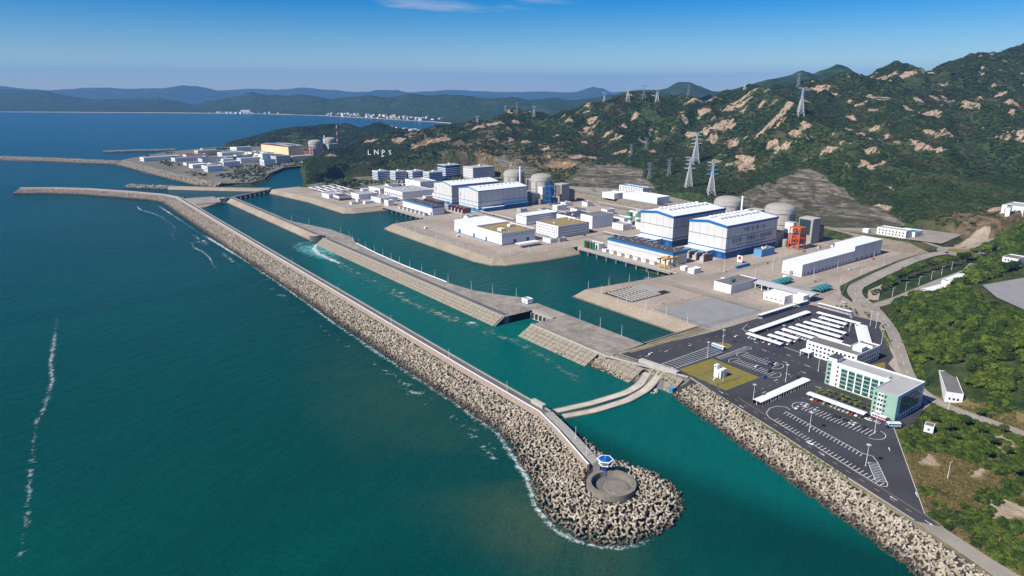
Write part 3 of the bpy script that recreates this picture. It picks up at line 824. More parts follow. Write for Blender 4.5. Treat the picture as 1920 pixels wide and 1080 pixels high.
VIEW = np.array([0.0, 0.0, 208.0])
def armour_field(parent, pts, seed, n_parts=300, scale=1.0):
    """tetrapods: those that show largest are parts of their own, the rest one scattered part"""
    pts = np.asarray(pts, float); rg = np.random.default_rng(seed)
    d = np.linalg.norm(pts-VIEW, axis=1)
    fwd = np.array([.578, .767, -.2805]); rgt = np.array([.7986, -.6018, 0])
    dep = (pts-VIEW)@fwd; u = (pts-VIEW)@rgt/dep; up = np.cross(rgt, fwd); v = (pts-VIEW)@up/dep
    seen = (abs(u) < .75) & (abs(v) < .422) & (dep > 0)
    order = np.lexsort((d, ~seen)); pts = pts[order]
    rot = rg.uniform(0, 6.28, (len(pts), 3)); sc_ = scale*rg.uniform(.85, 1.15, len(pts))
    for i in range(min(n_parts, len(pts))):
        inst('tetrapod', TET, parent, tuple(pts[i]), (sc_[i],)*3, tuple(rot[i]))
    if len(pts) > n_parts:
        k = n_parts
        scatter('tetrapod_mound', pts[k:], rot[k:], np.repeat(sc_[k:,None], 3, 1), [TET], parent=parent)
def field_points(line, offs_z, step, seed):
    """jittered points on a slope swept along a line; offs_z = [(offset, z)] profile"""
    rg = np.random.default_rng(seed); out = []
    L = resample([p[:2] for p in line], max(2, int(sum(math.dist(p[:2], q[:2]) for p, q in zip(line[:-1], line[1:]))/step)))
    T = np.gradient(L, axis=0); T /= np.linalg.norm(T, axis=1)[:,None]; N = np.stack([-T[:,1], T[:,0]], 1)
    o0, o1 = offs_z[0][0], offs_z[-1][0]; nn = int(abs(o1-o0)/step)+1
    prof = sorted(offs_z)
    for k in range(nn):
        o = o0+(o1-o0)*(k+.5)/nn
        jo = o+rg.uniform(-.45, .45, len(L))*step; ja = rg.uniform(-.45, .45, len(L))*step+(k % 2)*step*.5
        q = L+N*jo[:,None]+T*ja[:,None]
        z = np.interp(jo, [p[0] for p in prof], [p[1] for p in prof])
        out.append(np.stack([q[:,0], q[:,1], z+rg.uniform(-.35, .55, len(L))], 1))
    return np.concatenate(out)

# ---- the long outer breakwater, its parapet and its round head
BW = [(38,1752),(95,1712),(150,1652),(216,1548),(258,1470),(270,1420),(266,1200),(261,910),(256,573),(253,394),(252.5,306)]
BWH = [(252.5,306),(246,280),(233.5,240)]
bw = thing('breakwater', 'long outer breakwater armoured with concrete tetrapods, white parapet and round head', 'breakwater', (0,0,0))
seaw = [(3,6.4),(6,6.8),(27,0.2),(31,-3.5)]       # left of travel is inland when heading down the coast, so seaward is right
SGN = -1
def prof(p): return [(SGN*o, z) for o, z in p]
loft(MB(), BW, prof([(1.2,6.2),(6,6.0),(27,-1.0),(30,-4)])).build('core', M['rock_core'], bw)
loft(MB(), BW, prof([(1.6,4),(.7,10.2),(-.4,10.2),(-.4,6.5)])).build('parapet', M['parapet'], bw)
loft(MB(), BW, prof([(.5,10.205),(.5,10.4),(-.45,10.4),(-.45,10.205)])).build('parapet_coping', M['white_paint'], bw)
loft(MB(), BW, prof([(-.4,6.9),(-9.2,6.9)]), caps=False).build('road', M['dike_road'], bw)
loft(MB(), BW, prof([(-9.2,6.8),(-9.2,7.6),(-10.2,7.6),(-10.2,6.8)])).build('kerb_wall', M['concrete'], bw)
loft(MB(), BW, prof([(-10.2,7.0),(-22,-1),(-24,-4)])).build('inner_slope', M['masonry'], bw)
# head
HEADC = (231.5, 220.5)
head_poly = [(228,315),(221,292),(210,262),(198,240),(193.5,224),(194,208),(200,196),(210,188.5),(227,184.5),(241,185.5),(253,190),(263,200),(268,212),(267,226),(262,240),(258,252)]
hx = [(251,306),(247.5,293),(243.8,280),(238,261),(231.5,241),(222.5,234),(217.6,224),(217.6,214),(221,208),(226,206.2),(231,206),(237,207),(242,210),(244.8,215),(245,222),(244,231)]
mb = MB(); mb.strip([(x,y,-4) for x,y in [(HEADC[0]+(a-HEADC[0])*1.08, HEADC[1]+(c-HEADC[1])*1.08) for a,c in head_poly]], [(x,y,6.2) for x,y in hx])
mb.poly([(x,y,6.2) for x,y in hx])
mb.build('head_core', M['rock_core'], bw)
rg = np.random.default_rng(3); hp = []
cand = rg.uniform([188,180], [275,318], (26000,2))
ds = poly_sd(cand[:,0], cand[:,1], head_poly+[(262,270),(263,300),(257,322),(233,322)]); di = poly_sd(cand[:,0], cand[:,1], hx)
ok = (ds < 0) & (di > -.3)
cand = cand[ok]; ds = -ds[ok]; di = np.maximum(di[ok], 0)
zz = 6.6*ds/(ds+di+1e-6)+.2
sel = []
cell = {}
for i, (x, y) in enumerate(cand):                    # thin to about 2.3 m apart
    kx, ky = int(x/2.3), int(y/2.3); bad = False
    for a in (-1,0,1):
        for c in (-1,0,1):
            for j in cell.get((kx+a, ky+c), ()):
                if (cand[j,0]-x)**2+(cand[j,1]-y)**2 < 2.3**2: bad = True
    if not bad: cell.setdefault((kx, ky), []).append(i); sel.append(i)
hp = np.column_stack([cand[sel], zz[sel]+rg.uniform(-.3,.6,len(sel))])
bp = field_points(BW, prof([(3.2,6.4),(7,6.4),(26,-.5)]), 2.35, 5)
armour_field(bw, np.concatenate([hp, bp]), 11)
loft(MB(), BWH, prof([(1.6,4),(.7,10.2),(-.4,10.2),(-.4,6.5)])).build('head_parapet', M['parapet'], bw)
loft(MB(), BWH, prof([(.5,10.205),(.5,10.4),(-.45,10.4),(-.45,10.205)])).build('head_coping', M['white_paint'], bw)
loft(MB(), BWH, prof([(-.4,6.85),(-3.6,6.85)]), caps=False).build('head_footway', M['dike_road'], bw)
loft(MB(), BWH, prof([(-3.6,5),(-3.6,8.2),(-9.2,8.2),(-9.2,7.0)])).build('head_platform', M['concrete'], bw)
loft(MB(), BWH, prof([(-9.2,7.0),(-17,-1.2),(-18,-4)])).build('head_slope', M['dark_concrete'], bw)
# ring wall of the head
mb = MB()
ring_i, ring_o, n = 10.6, 13.0, 64
pts = []
for k in range(n):
    a = 2*math.pi*k/n
    for r, z in ((ring_o,4.5),(ring_o,9.6),(ring_i,9.6),(ring_i,4.5)):
        pts.append((HEADC[0]+r*math.cos(a), HEADC[1]+r*math.sin(a), z))
fs = []
for k in range(n):
    a = k*4; c = ((k+1) % n)*4
    for j in range(3): fs.append((a+j, c+j, c+j+1, a+j+1))
mb.add(pts, fs).build('ring_wall', M['ring_concrete'], bw)
MB().lathe([(10.62,6.30),(10.62,6.45)], *HEADC, n=48).build('ring_floor', M['dark_concrete'], bw)
MB().lathe([(6.8,6.46),(6.8,7.1),(6.2,7.25)], HEADC[0]+1.5, HEADC[1]-2.0, n=40).build('ring_plinth', M['ring_concrete'], bw)
mb = MB().box(-6,-1.6,0,6,1.6,2.6).build('gate_block', M['pale_concrete'], bw, loc=(261.5,318,7.0)); mb.rotation_euler=(0,0,R(90))

# ---- stepped concrete slabs laid on a slope: each slab a part
def slabs(parent, x_top, z_top, x_bot, z_bot, y0, y1, rows, cols, mat, gap=.35, th=.35):
    L = math.hypot(x_top-x_bot, z_top-z_bot); ang = math.atan2(z_top-z_bot, x_top-x_bot)
    sl = L/rows; sy = (y1-y0)/cols
    me = MB().box(-.5,-.5,-.5,.5,.5,.5).mesh('slab', mat)
    for i in range(rows):
        for j in range(cols):
            k = (i+.5)/rows
            c = Vector((x_bot+(x_top-x_bot)*k, y0+(j+.5)*sy, z_bot+(z_top-z_bot)*k))
            lift = .18+rnd.uniform(-.03,.05)
            c += Vector((-math.sin(ang), 0, math.cos(ang)))*lift
            o = inst('slab', me, parent, tuple(c), (sl-gap, sy-gap, th), (0, -ang, 0))
            o.rotation_euler = (0, -ang+R(rnd.uniform(-.6,.6)), 0)

# ---- divider dike between the discharge channel and the basins
dv = thing('divider_dike', 'concrete divider dike with slab slope between discharge channel and inner basin', 'dike', (0,0,0))
top2 = [(352,478),(352,908),(361,912),(361,932),(386,932),(388,888),(376,850),(371,780),(369,700),(371,610),(376,570),(388,540),(402,516),(402,478)]
MB().prism(top2, -4, GZ).build('top_deck', M['deck'], dv)
MB().poly([(352,478,GZ-.1),(352,908,GZ-.1),(338.5,905,-1.5),(338.5,478,-1.5)]).build('slope_bed', M['dark_concrete'], dv)
slabs(dv, 351.6, GZ, 339.5, -.6, 480, 905, 4, 72, M['slab'])
MB().box(351.2,478,GZ,352.4,906,GZ+.55).build('edge_beam', M['concrete'], dv)
MB().poly([(353,482,GZ+.02),(358.5,482,GZ+.02),(358.5,900,GZ+.02),(353,900,GZ+.02)]).build('road', M['dike_road'], dv)
MB().strip([(371,610,GZ+.03),(368.6,700,GZ+.03),(370.6,780,GZ+.03),(375.6,850,GZ+.03)], [(371.5,610,GZ+.6),(369.2,700,GZ+.6),(371.2,780,GZ+.6),(376.2,850,GZ+.6)]).build('parapet', M['white_wall'], dv)
dv1 = thing('divider_dike', 'far stretch of divider dike between outfall mouth and lock', 'dike', (0,0,0))
MB().prism([(353,930),(353,1368),(362,1372),(362,1060),(386,960),(386,932),(361,932)], -4, GZ).build('top_deck', M['deck'], dv1)
MB().poly([(353,928,GZ),(353,1370,GZ),(341,1370,-1.5),(341,928,-1.5)]).build('slope', M['masonry'], dv1)
MB().poly([(354,940,GZ+.02),(358.5,940,GZ+.02),(358.5,1366,GZ+.02),(354,1366,GZ+.02)]).build('road', M['dike_road'], dv1)
of = thing('outfall_mouth', 'dark curved outfall mouth where white water pours from divider dike', 'outfall', (0,0,0))
mb = MB(); arc = [(341+20*(1-math.cos(R(a))), 928-26*math.sin(R(a))*.35, 0) for a in range(0, 91, 10)]
mb.strip([(x, y, -3) for x, y, _ in arc], [(x, y, GZ+1.2) for x, y, _ in arc])
mb.strip([(x, y, GZ+1.2) for x, y, _ in arc], [(x, y+1.2, GZ+1.2) for x, y, _ in arc])
mb.strip([(x, y+1.2, GZ+1.2) for x, y, _ in arc], [(x, y+1.2, -3) for x, y, _ in arc]); mb.build('wing_wall', M['dark_concrete'], of)
MB().box(352,905.5,GZ,362,907,GZ+1.4).build('head_wall', M['concrete'], of)

# ---- platform south of the sluice, with its slab slope and a patch of tetrapods
pf = thing('quay_platform', 'concrete quay platform south of the sluice with slab slope to the channel', 'quay', (0,0,0))
MB().prism([(357,352),(357,447),(402,447),(402,356),(405,352)], -4, GZ).build('deck', M['deck'], pf)
MB().poly([(357,447,GZ-.1),(376,285,GZ-.1),(357,285,-1.5),(343,330,-1.5),(341.5,438,-1.5)]).build('slope_bed', M['dark_concrete'], pf)
for (ya, yb, xt0, xb0, nc) in [(360,446,356.8,342.3,15),(318,360,363.5,347,7),(287,318,371,357.5,6)]:
    slabs(pf, xt0, GZ, xb0, -.5, ya, yb, 4, nc, M['slab'])
MB().strip([(357,447,GZ+.01),(357,352,GZ+.01),(376,288,GZ+.01)], [(358.2,447,GZ+.9),(358.2,352,GZ+.9),(377,288,GZ+.9)]).build('edge_wall', M['concrete'], pf)
armour_field(pf, field_points([(352,402),(354,360),(358,318)], [(2,3.4),(-9,-.4)], 2.5, 8), 12, 160)
# ---- sluice gate
sg = thing('sluice_gate', 'concrete sluice with five dark openings between divider dike and quay', 'sluice', (384,448,0))
MB().box(0,0,4.6,4,31,GZ+.6).build('deck', M['concrete'], sg)
for k in range(6): inst('pier', cube(M['pale_concrete']), sg, (-.5, .6+k*5.9, 1.0), (3.0, 1.5, 8.0))
for k in range(5): inst('gate_leaf', cube(M['brown_wall']), sg, (1.5, 3.55+k*5.9, .6), (.4, 4.3, 5.0))
MB().box(3.9,-.5,-4,18,31.5,GZ-.05).build('back_fill', M['road_concrete'], sg)
MB().strip([(-27,30,-2),(0,30,-2)], [(-27,30,GZ),(0,30,GZ)]).build('wing_wall', M['dark_concrete'], sg)
MB().strip([(-27,-.8,-2),(0,-.8,-2)], [(-27,-.8,GZ),(0,-.8,GZ)]).build('wing_wall', M['dark_concrete'], sg)

# ---- station ground with its edges
ground_poly = [(300,20),(313,70),(327,110),(354,202),(377,288),(369,352),(402,354),(472,354),(472,499),(594,483),(601,483),(601,653),(590,655),(478,670),(472,676),(476,930),(480,943),(540,953),(547,953),(547,1107),(486,1111),(480,1118),(480,1262),(456,1433),(520,1440),(600,1330),(692,1290),(820,1100),(866,1000),(872,880),(872,780),(884,640),(921,500),(908,356),(760,331),(680,298),(600,256),(535,214),(470,163),(424,158),(419.6,163.4),(337.8,110.6),(333.2,100.4),(326.3,79.8),(311.3,20)]
g = MB().poly([(x,y,GZ) for x,y in ground_poly]).build('ground', M['paving']); tag(g, kind='structure')
def bank(name, label, tops, bots, mat='masonry', cat='embankment'):
    o = MB().strip([(x,y,GZ) for x,y in tops], [(x,y,-2) for x,y in bots]).build(name, M[mat])
    return tag(o, label, cat)
bank('stone_slope', 'stone slope below open yard with channel grid, beside small inner basin', [(472,356),(472,499)], [(454,356),(454,506)])
bank('stone_slope', 'long stone slope below the low white workshop with moss brown roof', [(594,655),(540,662),(486,668),(477,671),(472,678),(476,930),(480,943)], [(594,634),(520,634),(478,642),(462,655),(455,690),(459,930),(462,950)])
bank('stone_slope', 'stone slope below small white buildings by far pump house', [(547,1109),(486,1111),(480,1118),(480,1262),(456,1433)], [(547,1090),(490,1092),(466,1106),(463,1262),(440,1433)])
w_ = MB(); w_.strip([(472,499,-2),(594,483,-2),(601,483,-2)], [(472,499,GZ+.5),(594,483,GZ+.5),(601,483,GZ+.5)])
tag(w_.build('quay_wall', M['dark_concrete']), 'dark vertical quay wall north of the channel grid yard', 'quay wall')
w_ = MB(); w_.strip([(480,943,-2),(547,953,-2)], [(480,943,GZ+.5),(547,953,GZ+.5)])
tag(w_.build('quay_wall', M['dark_concrete']), 'dark vertical quay wall behind the stone slope corner by far pump house', 'quay wall')
w_ = MB(); w_.strip([(402,354,-2),(472,354,-2)], [(402,354,GZ+1.0),(472,354,GZ+1.0)]); w_.strip([(402,353,GZ+1.0),(472,353,GZ+1.0)], [(402,354,GZ+1.0),(472,354,GZ+1.0)])
tag(w_.build('quay_wall', M['concrete']), 'pale wall closing the end of the small inner basin by the car park road', 'quay wall')
# sea bank by the shore road with its own tetrapods
sb = thing('shore_revetment', 'tetrapod sea bank below the shore road and car park', 'sea bank', (0,0,0))
SR = [(379,285),(372,262),(354,202),(340,155),(327,110),(313,70),(300,20)]
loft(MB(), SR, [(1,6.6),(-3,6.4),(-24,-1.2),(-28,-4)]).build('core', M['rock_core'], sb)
loft(MB(), SR, [(.4,6.98),(-2.6,6.75)], caps=False).build('crest_verge', M['rough_verge'], sb)
armour_field(sb, field_points([(376,276),(372,262),(354,202),(340,155),(327,110),(313,70),(303,35)], [(-2.5,6.3),(-6,5.9),(-23.5,-.5)], 2.35, 9), 13)
rb = thing('revetment_rubble', 'rough boulders at the foot of the slab slope beside the boom', 'boulders', (353,300,0))
for k in range(14):
    bm_ = MB().lathe([(.2,-.8),(1.1,-.3),(1.2,.4),(.5,.9)], n=6).mesh('boulder', M['concrete']) if k == 0 else bm_
    inst('boulder', bm_, rb, (rnd.uniform(-6,4), rnd.uniform(-10,10), rnd.uniform(-.2,.6)), (rnd.uniform(.6,1.4),)*3, (rnd.random(), rnd.random(), rnd.random()*6))

# ---- embankments behind the station
def slope_thing(name, label, base, top, mat):
    o = MB().strip(base, top).build(name, M[mat]); return tag(o, label, 'retaining wall')
slope_thing('retaining_slope', 'long brown retaining slope behind the halls with white offices above', [(868,1002,GZ-.5),(872,880,GZ-.5),(872,780,GZ-.5),(884,640,GZ-.5),(905,560,GZ-.5)], [(880,1002,18.2),(890,880,18.2),(893,780,18.2),(912,640,17.6),(922,560,17.2)], 'retaining')
slope_thing('retaining_slope', 'brown retaining slope curving behind the long white warehouse', [(905,560,GZ-.5),(921,500,GZ-.5),(915,430,GZ-.5),(906,380,GZ-.5),(902,355,GZ-.5)], [(922,560,17.2),(932,500,17.2),(930,430,17.2),(930,380,16.5),(906,346,13.0)], 'retaining')
for (lv, poly), nm in zip(FLAT[1:3], ('terrace', 'terrace')):
    tag(MB().poly([(x,y,lv+.15) for x,y in poly]).build(nm, M['road_concrete']), kind='structure')
tag(MB().poly([(x,y,28.12) for x,y in FLAT[5][1]]).build('gravel_lot', M['gravel_lot']), kind='structure')
tag(MB().poly([(936,505,17.17),(939,455,17.17),(947,405,17.17),(951,405,17.17),(947,470,17.17),(940,520,17.17)]).build('verge', M['lawn']), kind='structure')
tag(MB().poly([(x,y,9.0+.1) for x,y in FLAT_ADMIN]).build('office_ground', M['office_ground']), kind='structure')
tag(MB().poly([(x,y,6.62) for x,y in FLAT[4][1]]).build('old_plant_ground', M['office_ground']), kind='structure')
# ------------------------------------------------------------------ roads, car parks, painted markings
def ribbon(line, w, dz=0.0, side=0.0):
    P = resample(line, max(4, int(sum(math.dist(p[:2], q[:2]) for p, q in zip(line[:-1], line[1:]))/6)))
    # smooth the corners
    for _ in range(6):
        P[1:-1] = (P[:-2]+2*P[1:-1]+P[2:])/4
    T = np.gradient(P[:,:2], axis=0); T /= np.linalg.norm(T, axis=1)[:,None]; N = np.stack([-T[:,1], T[:,0]], 1)
    a = P[:,:2]+N*(side+w/2); c = P[:,:2]+N*(side-w/2)
    return [(x, y, z+dz) for (x, y), z in zip(a, P[:,2])], [(x, y, z+dz) for (x, y), z in zip(c, P[:,2])], P, N
road_objs = []
for k, (ln, wd) in enumerate(ROADS):
    a, c, P_, N_ = ribbon(ln, wd, .10+.004*k)
    o = tag(MB().strip(c, a).build('road', M['road_concrete']), kind='structure'); road_objs.append(o)
    for sgn in (-1, 1):
        e0, e1, _, _ = ribbon(ln, .35, .22+.004*k, sgn*(wd/2+.2))
        MB().strip(e1, e0).build('kerb', M['kerb'], o)
    dash = MB()
    if wd > 8:
        L0 = 0
        for i in range(0, len(P_)-1, 3):
            q = P_[i]; q2 = P_[i+1]; d = (q2-q)[:2]/np.linalg.norm((q2-q)[:2]); nn = np.array([-d[1], d[0]])*.12
            z = .13+.004*k
            dash.poly([(q[0]-nn[0], q[1]-nn[1], q[2]+z), (q2[0]-nn[0], q2[1]-nn[1], q2[2]+z), (q2[0]+nn[0], q2[1]+nn[1], q2[2]+z), (q[0]+nn[0], q[1]+nn[1], q[2]+z)])
        dash.build('lane_marking', M['line_white'], o)
rx, ry, rz_ = ROUNDABOUT
ro = tag(MB().lathe([(25.5,rz_-.6),(25.5,rz_+.16)], rx, ry, n=48).build('roundabout_road', M['road_concrete']), kind='structure')
MB().lathe([(15.2,rz_),(15.2,rz_+.4),(14.8,rz_+.4)], rx, ry, n=48, cap=False).build('kerb', M['kerb'], ro)
MB().lathe([(14.9,rz_),(14.8,rz_+.36),(5,rz_+.7),(1,rz_+.75)], rx, ry, n=40).build('island', M['lawn'], ro)

# asphalt of the car parks and the shore road
south = [(371,350),(472,338),(536,336),(609,332),(611,322),(611,262),(598,258),(536,217),(519,213),(470,168),(462,163),(424,154),(419,163),(337,110),(333,101),(327.5,111),(354.5,202),(377.6,287)]
ap = tag(MB().poly([(x,y,GZ+.06) for x,y in south]).build('asphalt', M['asphalt']), kind='structure')
shore = [(327.5,110.6),(332.8,100.6),(326,80),(311,24),(302,24),(314,70)]
tag(MB().poly([(x,y,GZ+.06) for x,y in shore]).build('shore_road', M['road_concrete']), kind='structure')
AZ = GZ+.066
def paint(name, rects, mat, parent=ap, z=AZ):
    """thin painted strips: (x0,y0,x1,y1,width)"""
    mb = MB()
    for (x0,y0,x1,y1,w) in rects:
        d = Vector((x1-x0, y1-y0)); L = d.length
        if L < 1e-6: continue
        d /= L; nn = Vector((-d.y, d.x))*w/2
        mb.poly([(x0-nn.x,y0-nn.y,z),(x1-nn.x,y1-nn.y,z),(x1+nn.x,y1+nn.y,z),(x0+nn.x,y0+nn.y,z)])
    return mb.build(name, mat, parent)
def arc(cx, cy, rx_, ry_, a0, a1, w=.28, n=14):
    q = [(cx+rx_*math.cos(R(a0+(a1-a0)*k/n)), cy+ry_*math.sin(R(a0+(a1-a0)*k/n))) for k in range(n+1)]
    return [(q[k][0],q[k][1],q[k+1][0],q[k+1][1],w) for k in range(n)]
def poly_line(pts, w=.28): return [(a[0],a[1],c[0],c[1],w) for a, c in zip(pts[:-1], pts[1:])]
W1 = .30
# coach bays beside the basin road
r_ = [(381,304.5,438,303.7,W1),(381,316.5,438,317.3,W1)] + [(382+k*3.72,304.6,382+k*3.72,316.6,W1) for k in range(16)] + arc(381.5,310.5,3,6,90,270)
paint('bay_marking', r_, M['line_white'])
paint('bay_marking', [(425,299.5,461,299.5,W1)]+[(425+k*2.6,294.5,425+k*2.6,299.5,W1) for k in range(15)]+arc(461,297,4,3,-90,90), M['line_white'])
# double rows of car bays round the islands: rows run along Y
def bays(x, y0, y1, depth, n, both=False):
    o = [(x,y0,x,y1,W1)] + [(x,y0+(y1-y0)*k/n,x+depth,y0+(y1-y0)*k/n,W1) for k in range(n+1)]
    if both: o += [(x,y0+(y1-y0)*k/n,x-depth,y0+(y1-y0)*k/n,W1) for k in range(n+1)]
    return o
paint('bay_marking', bays(431,254,286,4.6,13)+bays(431,254,286,-4.6,13)+arc(431,286,6.5,5,0,180)+arc(431,254,6.5,5,180,360), M['line_white'])
paint('bay_marking', bays(447,262,290,4.6,11)+bays(447,262,290,-4.6,11)+arc(447,290,6.5,5,0,180)+arc(447,262,6.5,5,180,360), M['line_white'])
# the long southern car park
paint('bay_marking', bays(399,166,212,4.6,19)+bays(399,166,210,-4.6,18)+arc(399,212,7,6,0,180)+arc(399,165,7,6,180,360), M['line_white'])
def lerp(p, q, k): return (p[0]+(q[0]-p[0])*k, p[1]+(q[1]-p[1])*k)
r_ = []
p0, p1 = (384,214), (371,158)                      # row along the middle
r_ += poly_line([p0,p1])
for k in range(23):
    q = lerp(p0,p1,k/22); r_ += [(q[0],q[1],q[0]-4.4,q[1]-.6,W1)]
p2, p3 = (366.5,212), (345,136)                    # row along the shore road
r_ += poly_line([p2,p3])
for k in range(31):
    q = lerp(p2,p3,k/30); r_ += [(q[0],q[1],q[0]+4.5,q[1]-.3,W1)]
r_ += poly_line([(388,214),(390,218),(386,222.5),(380,223.5),(372,221),(367.5,216),(366.5,212)])
r_ += poly_line([(371,158),(372.5,153),(368,148),(350,134),(347,133.2),(345,136)])
for k in range(12):
    q = lerp((367,147),(351.5,135.3),k/11); r_ += [(q[0],q[1],q[0]-3.2,q[1]+4.4,W1)]
r_ += poly_line([(363.8,151.4),(348.3,139.7)])
paint('bay_marking', r_, M['line_white'])
# yellow lines and arrows of the shore road and the basin road
mid_w = [(366,262),(362.5,232),(357,202),(343,155),(331,108)]
off_l = [(x+1.7*.96, y) for x, y in mid_w]; r_ = []
cl = [(382,292),(379.5,268),(371.5,240),(359.5,200),(345.6,154),(333,112)]
L = resample(cl, 60)
r_ = [(L[k][0],L[k][1],L[k+1][0],L[k+1][1],.3) for k in range(0,58,3)]
L2 = resample([(x+3.6,y-.8) for x,y in cl[1:]], 60)
r_ += [(L2[k][0],L2[k][1],L2[k+1][0],L2[k+1][1],.22) for k in range(8,59)]
cl2 = [(378,338),(430,332),(480,328),(530,326)]; L3 = resample(cl2, 44)
r_ += [(L3[k][0],L3[k][1],L3[k+1][0],L3[k+1][1],.3) for k in range(0,43,3)]
for k in range(14): r_ += [(470-k*.5,300-k*5.5,470-k*.5-.25,300-k*5.5-2.6,.3)]
for k in range(7): r_ += [(392+k*9,244,395+k*9,244,.3),(440-k*8,228,437-k*8,228.3,.3)]
paint('lane_marking', r_, M['line_yellow'])
def arrow(x, y, ang, s=1.0):
    c, s_ = math.cos(ang)*s, math.sin(ang)*s
    f = lambda u, v: (x+u*c-v*s_, y+u*s_+v*c, AZ+.004)
    return [[f(-2.2,-.16), f(.8,-.16), f(.8,.16), f(-2.2,.16)], [f(.8,-.55), f(2.4,0), f(.8,.55)]]
mb = MB()
for (x, y, a) in [(384,334,0),(404,332,0),(430,329,180),(470,326,180),(375,258,-105),(367,236,75),(352,172,-107),(339,126,75),(331.5,106,-107),(468,286,-95),(474,268,85),(466,248,-95),(352,120.5,35),(388,151,35),(440,248,-90),(452,243,-90),(430,236,180),(408,231,0),(410,300,180),(459,262,-90),(478,300,85),(423,247,0),(398,240,0),(436,222,-90)]:
    for q in arrow(x, y, R(a)): mb.poly(q)
mb.build('arrow_marking', M['line_white'], ap)
# kerbs
def kerb(line, w=.5, h=.14, mat='kerb'):
    mb = MB(); loft(mb, line, [(-w/2,GZ-.02),(-w/2,GZ+.06+h),(w/2,GZ+.06+h),(w/2,GZ-.02)]); return mb.build('kerb', M[mat], ap)
kerb([(378.2,287),(371,262),(355,202),(341,156),(328,111)])
kerb([(337.6,110.4),(419.5,163.4)]); kerb([(486,262),(487,276),(491,316),(498,327),(512,332)]); kerb([(372,351),(472,343),(552,340)])


# lawn with the little fenced instrument yard
lw = tag(MB().prism([(379.5,257.5),(418,256.5),(421,300),(383,301.5)], GZ-.02, GZ+.16).build('lawn', M['lawn']), kind='structure')
for i, pl in enumerate([[(447,318.5),(455,318.5),(458,313),(456,307),(447,306)], [(380,346),(472,341.5),(472,352),(376,352)], [(479,226),(520,216),(480,196),(472,204)]]):
    tag(MB().prism(pl, GZ-.02, GZ+.15).build('verge', M['rough_verge' if i == 1 else 'lawn']), kind='structure')
# the plain grey lot and service roads of the station
tag(MB().poly([(474.5,345,GZ+.012),(552,344,GZ+.012),(552,404,GZ+.012),(478,408,GZ+.012)]).build('gravel_lot', M['gravel_lot']), kind='structure')
for i, (ln, w) in enumerate([([(557,352,7),(557,492,7)],9), ([(600,452,7),(900,452,7)],11), ([(615,352,7),(618,452,7),(612,480,7)],10), ([(640,370,7),(905,372,7)],8), ([(655,560,7),(655,800,7),(660,1130,7)],9), ([(610,690,7),(860,690,7)],9), ([(490,685,7),(488,930,7)],6), ([(495,1125,7),(495,1270,7)],6), ([(600,1120,7),(860,905,7)],9), ([(865,460,7),(862,700,7),(848,800,7)],8)]):
    a, c, _, _ = ribbon(ln, w, .03+.004*i)
    tag(MB().strip(c, a).build('service_road', M['road_concrete']), kind='structure')
# ------------------------------------------------------------------ buildings
def windows(root, face, lx, ly, rows, cols, z0, dz, ww, wh, mat='glass', m0=1.5, m1=1.5, frame=None, name='window', skip=()):
    """a grid of windows on the west ('W') or south ('S') or north ('N') face of a lx by ly block"""
    span = ly if face == 'W' else lx
    for i in range(rows):
        for j in range(cols):
            if (i, j) in skip: continue
            u = m0+(span-m0-m1)*(j+.5)/cols; z = z0+i*dz+wh/2
            if face == 'W': loc, sc_, fs = (-.02, u, z), (.14, ww, wh), (.20, ww+.3, .14)
            elif face == 'S': loc, sc_, fs = (u, -.02, z), (ww, .14, wh), (ww+.3, .20, .14)
            else: loc, sc_, fs = (u, ly+.02, z), (ww, .14, wh), (ww+.3, .20, .14)
            w = inst(name, cube(M[mat]), root, loc, sc_)
            if frame:
                s_ = inst('sill', cube(M[frame]), w, (0, 0, -.5-.07/wh), (fs[0]/sc_[0], fs[1]/sc_[1], fs[2]/sc_[2]))

def block(name, label, cat, x0, y0, x1, y1, h, z=GZ, wall='white_wall', roof='grey_roof', parapet=.9, group=None, rz=0.0, W=None, S=None, band=None, base=None, units=0, seed=0, parapet_mat=None):
    """a flat-roofed building with walls, parapet, recessed roof, windows and plant on the roof"""
    t_ = thing(name, label, cat, (x0, y0, z), rz, group)
    lx, ly = x1-x0, y1-y0
    MB().box(0,0,-.4,lx,ly,h).build('wall', M[wall], t_)
    p = .35
    if parapet:
        mb = MB()
        mb.box(-.03,-.03,h,lx+.03,p,h+parapet); mb.box(-.03,ly-p,h,lx+.03,ly+.03,h+parapet)
        mb.box(-.03,p,h,p,ly-p,h+parapet); mb.box(lx-p,p,h,lx+.03,ly-p,h+parapet)
        mb.build('parapet', M[parapet_mat or wall], t_)
    rf_ = MB().box(p+.01,p+.01,h,lx-p-.01,ly-p-.01,h+.12).build('roof', M[roof], t_)
    if band:
        zb, hb, mt = band
        MB().box(-.06,-.06,zb,lx+.06,ly+.06,zb+hb).build('band', M[mt], t_)
    if base:
        MB().box(-.05,-.05,-.3,lx+.05,ly+.05,base[0]).build('plinth', M[base[1]], t_)
    if W: windows(t_, 'W', lx, ly, *W)
    if S: windows(t_, 'S', lx, ly, *S)
    rr = random.Random(seed+int(x0)+int(y0))
    for k in range(units):
        ux, uy = rr.uniform(.15,.85)*lx, rr.uniform(.15,.85)*ly; a, c, e = rr.uniform(1.2,3.2), rr.uniform(1.2,3.0), rr.uniform(.9,2.0)
        inst('roof_unit', cube(M[rr.choice(['white_paint','galvanised','plain_grey'])]), rf_, (ux, uy, h+.12+e/2), (a, c, e))
    return t_

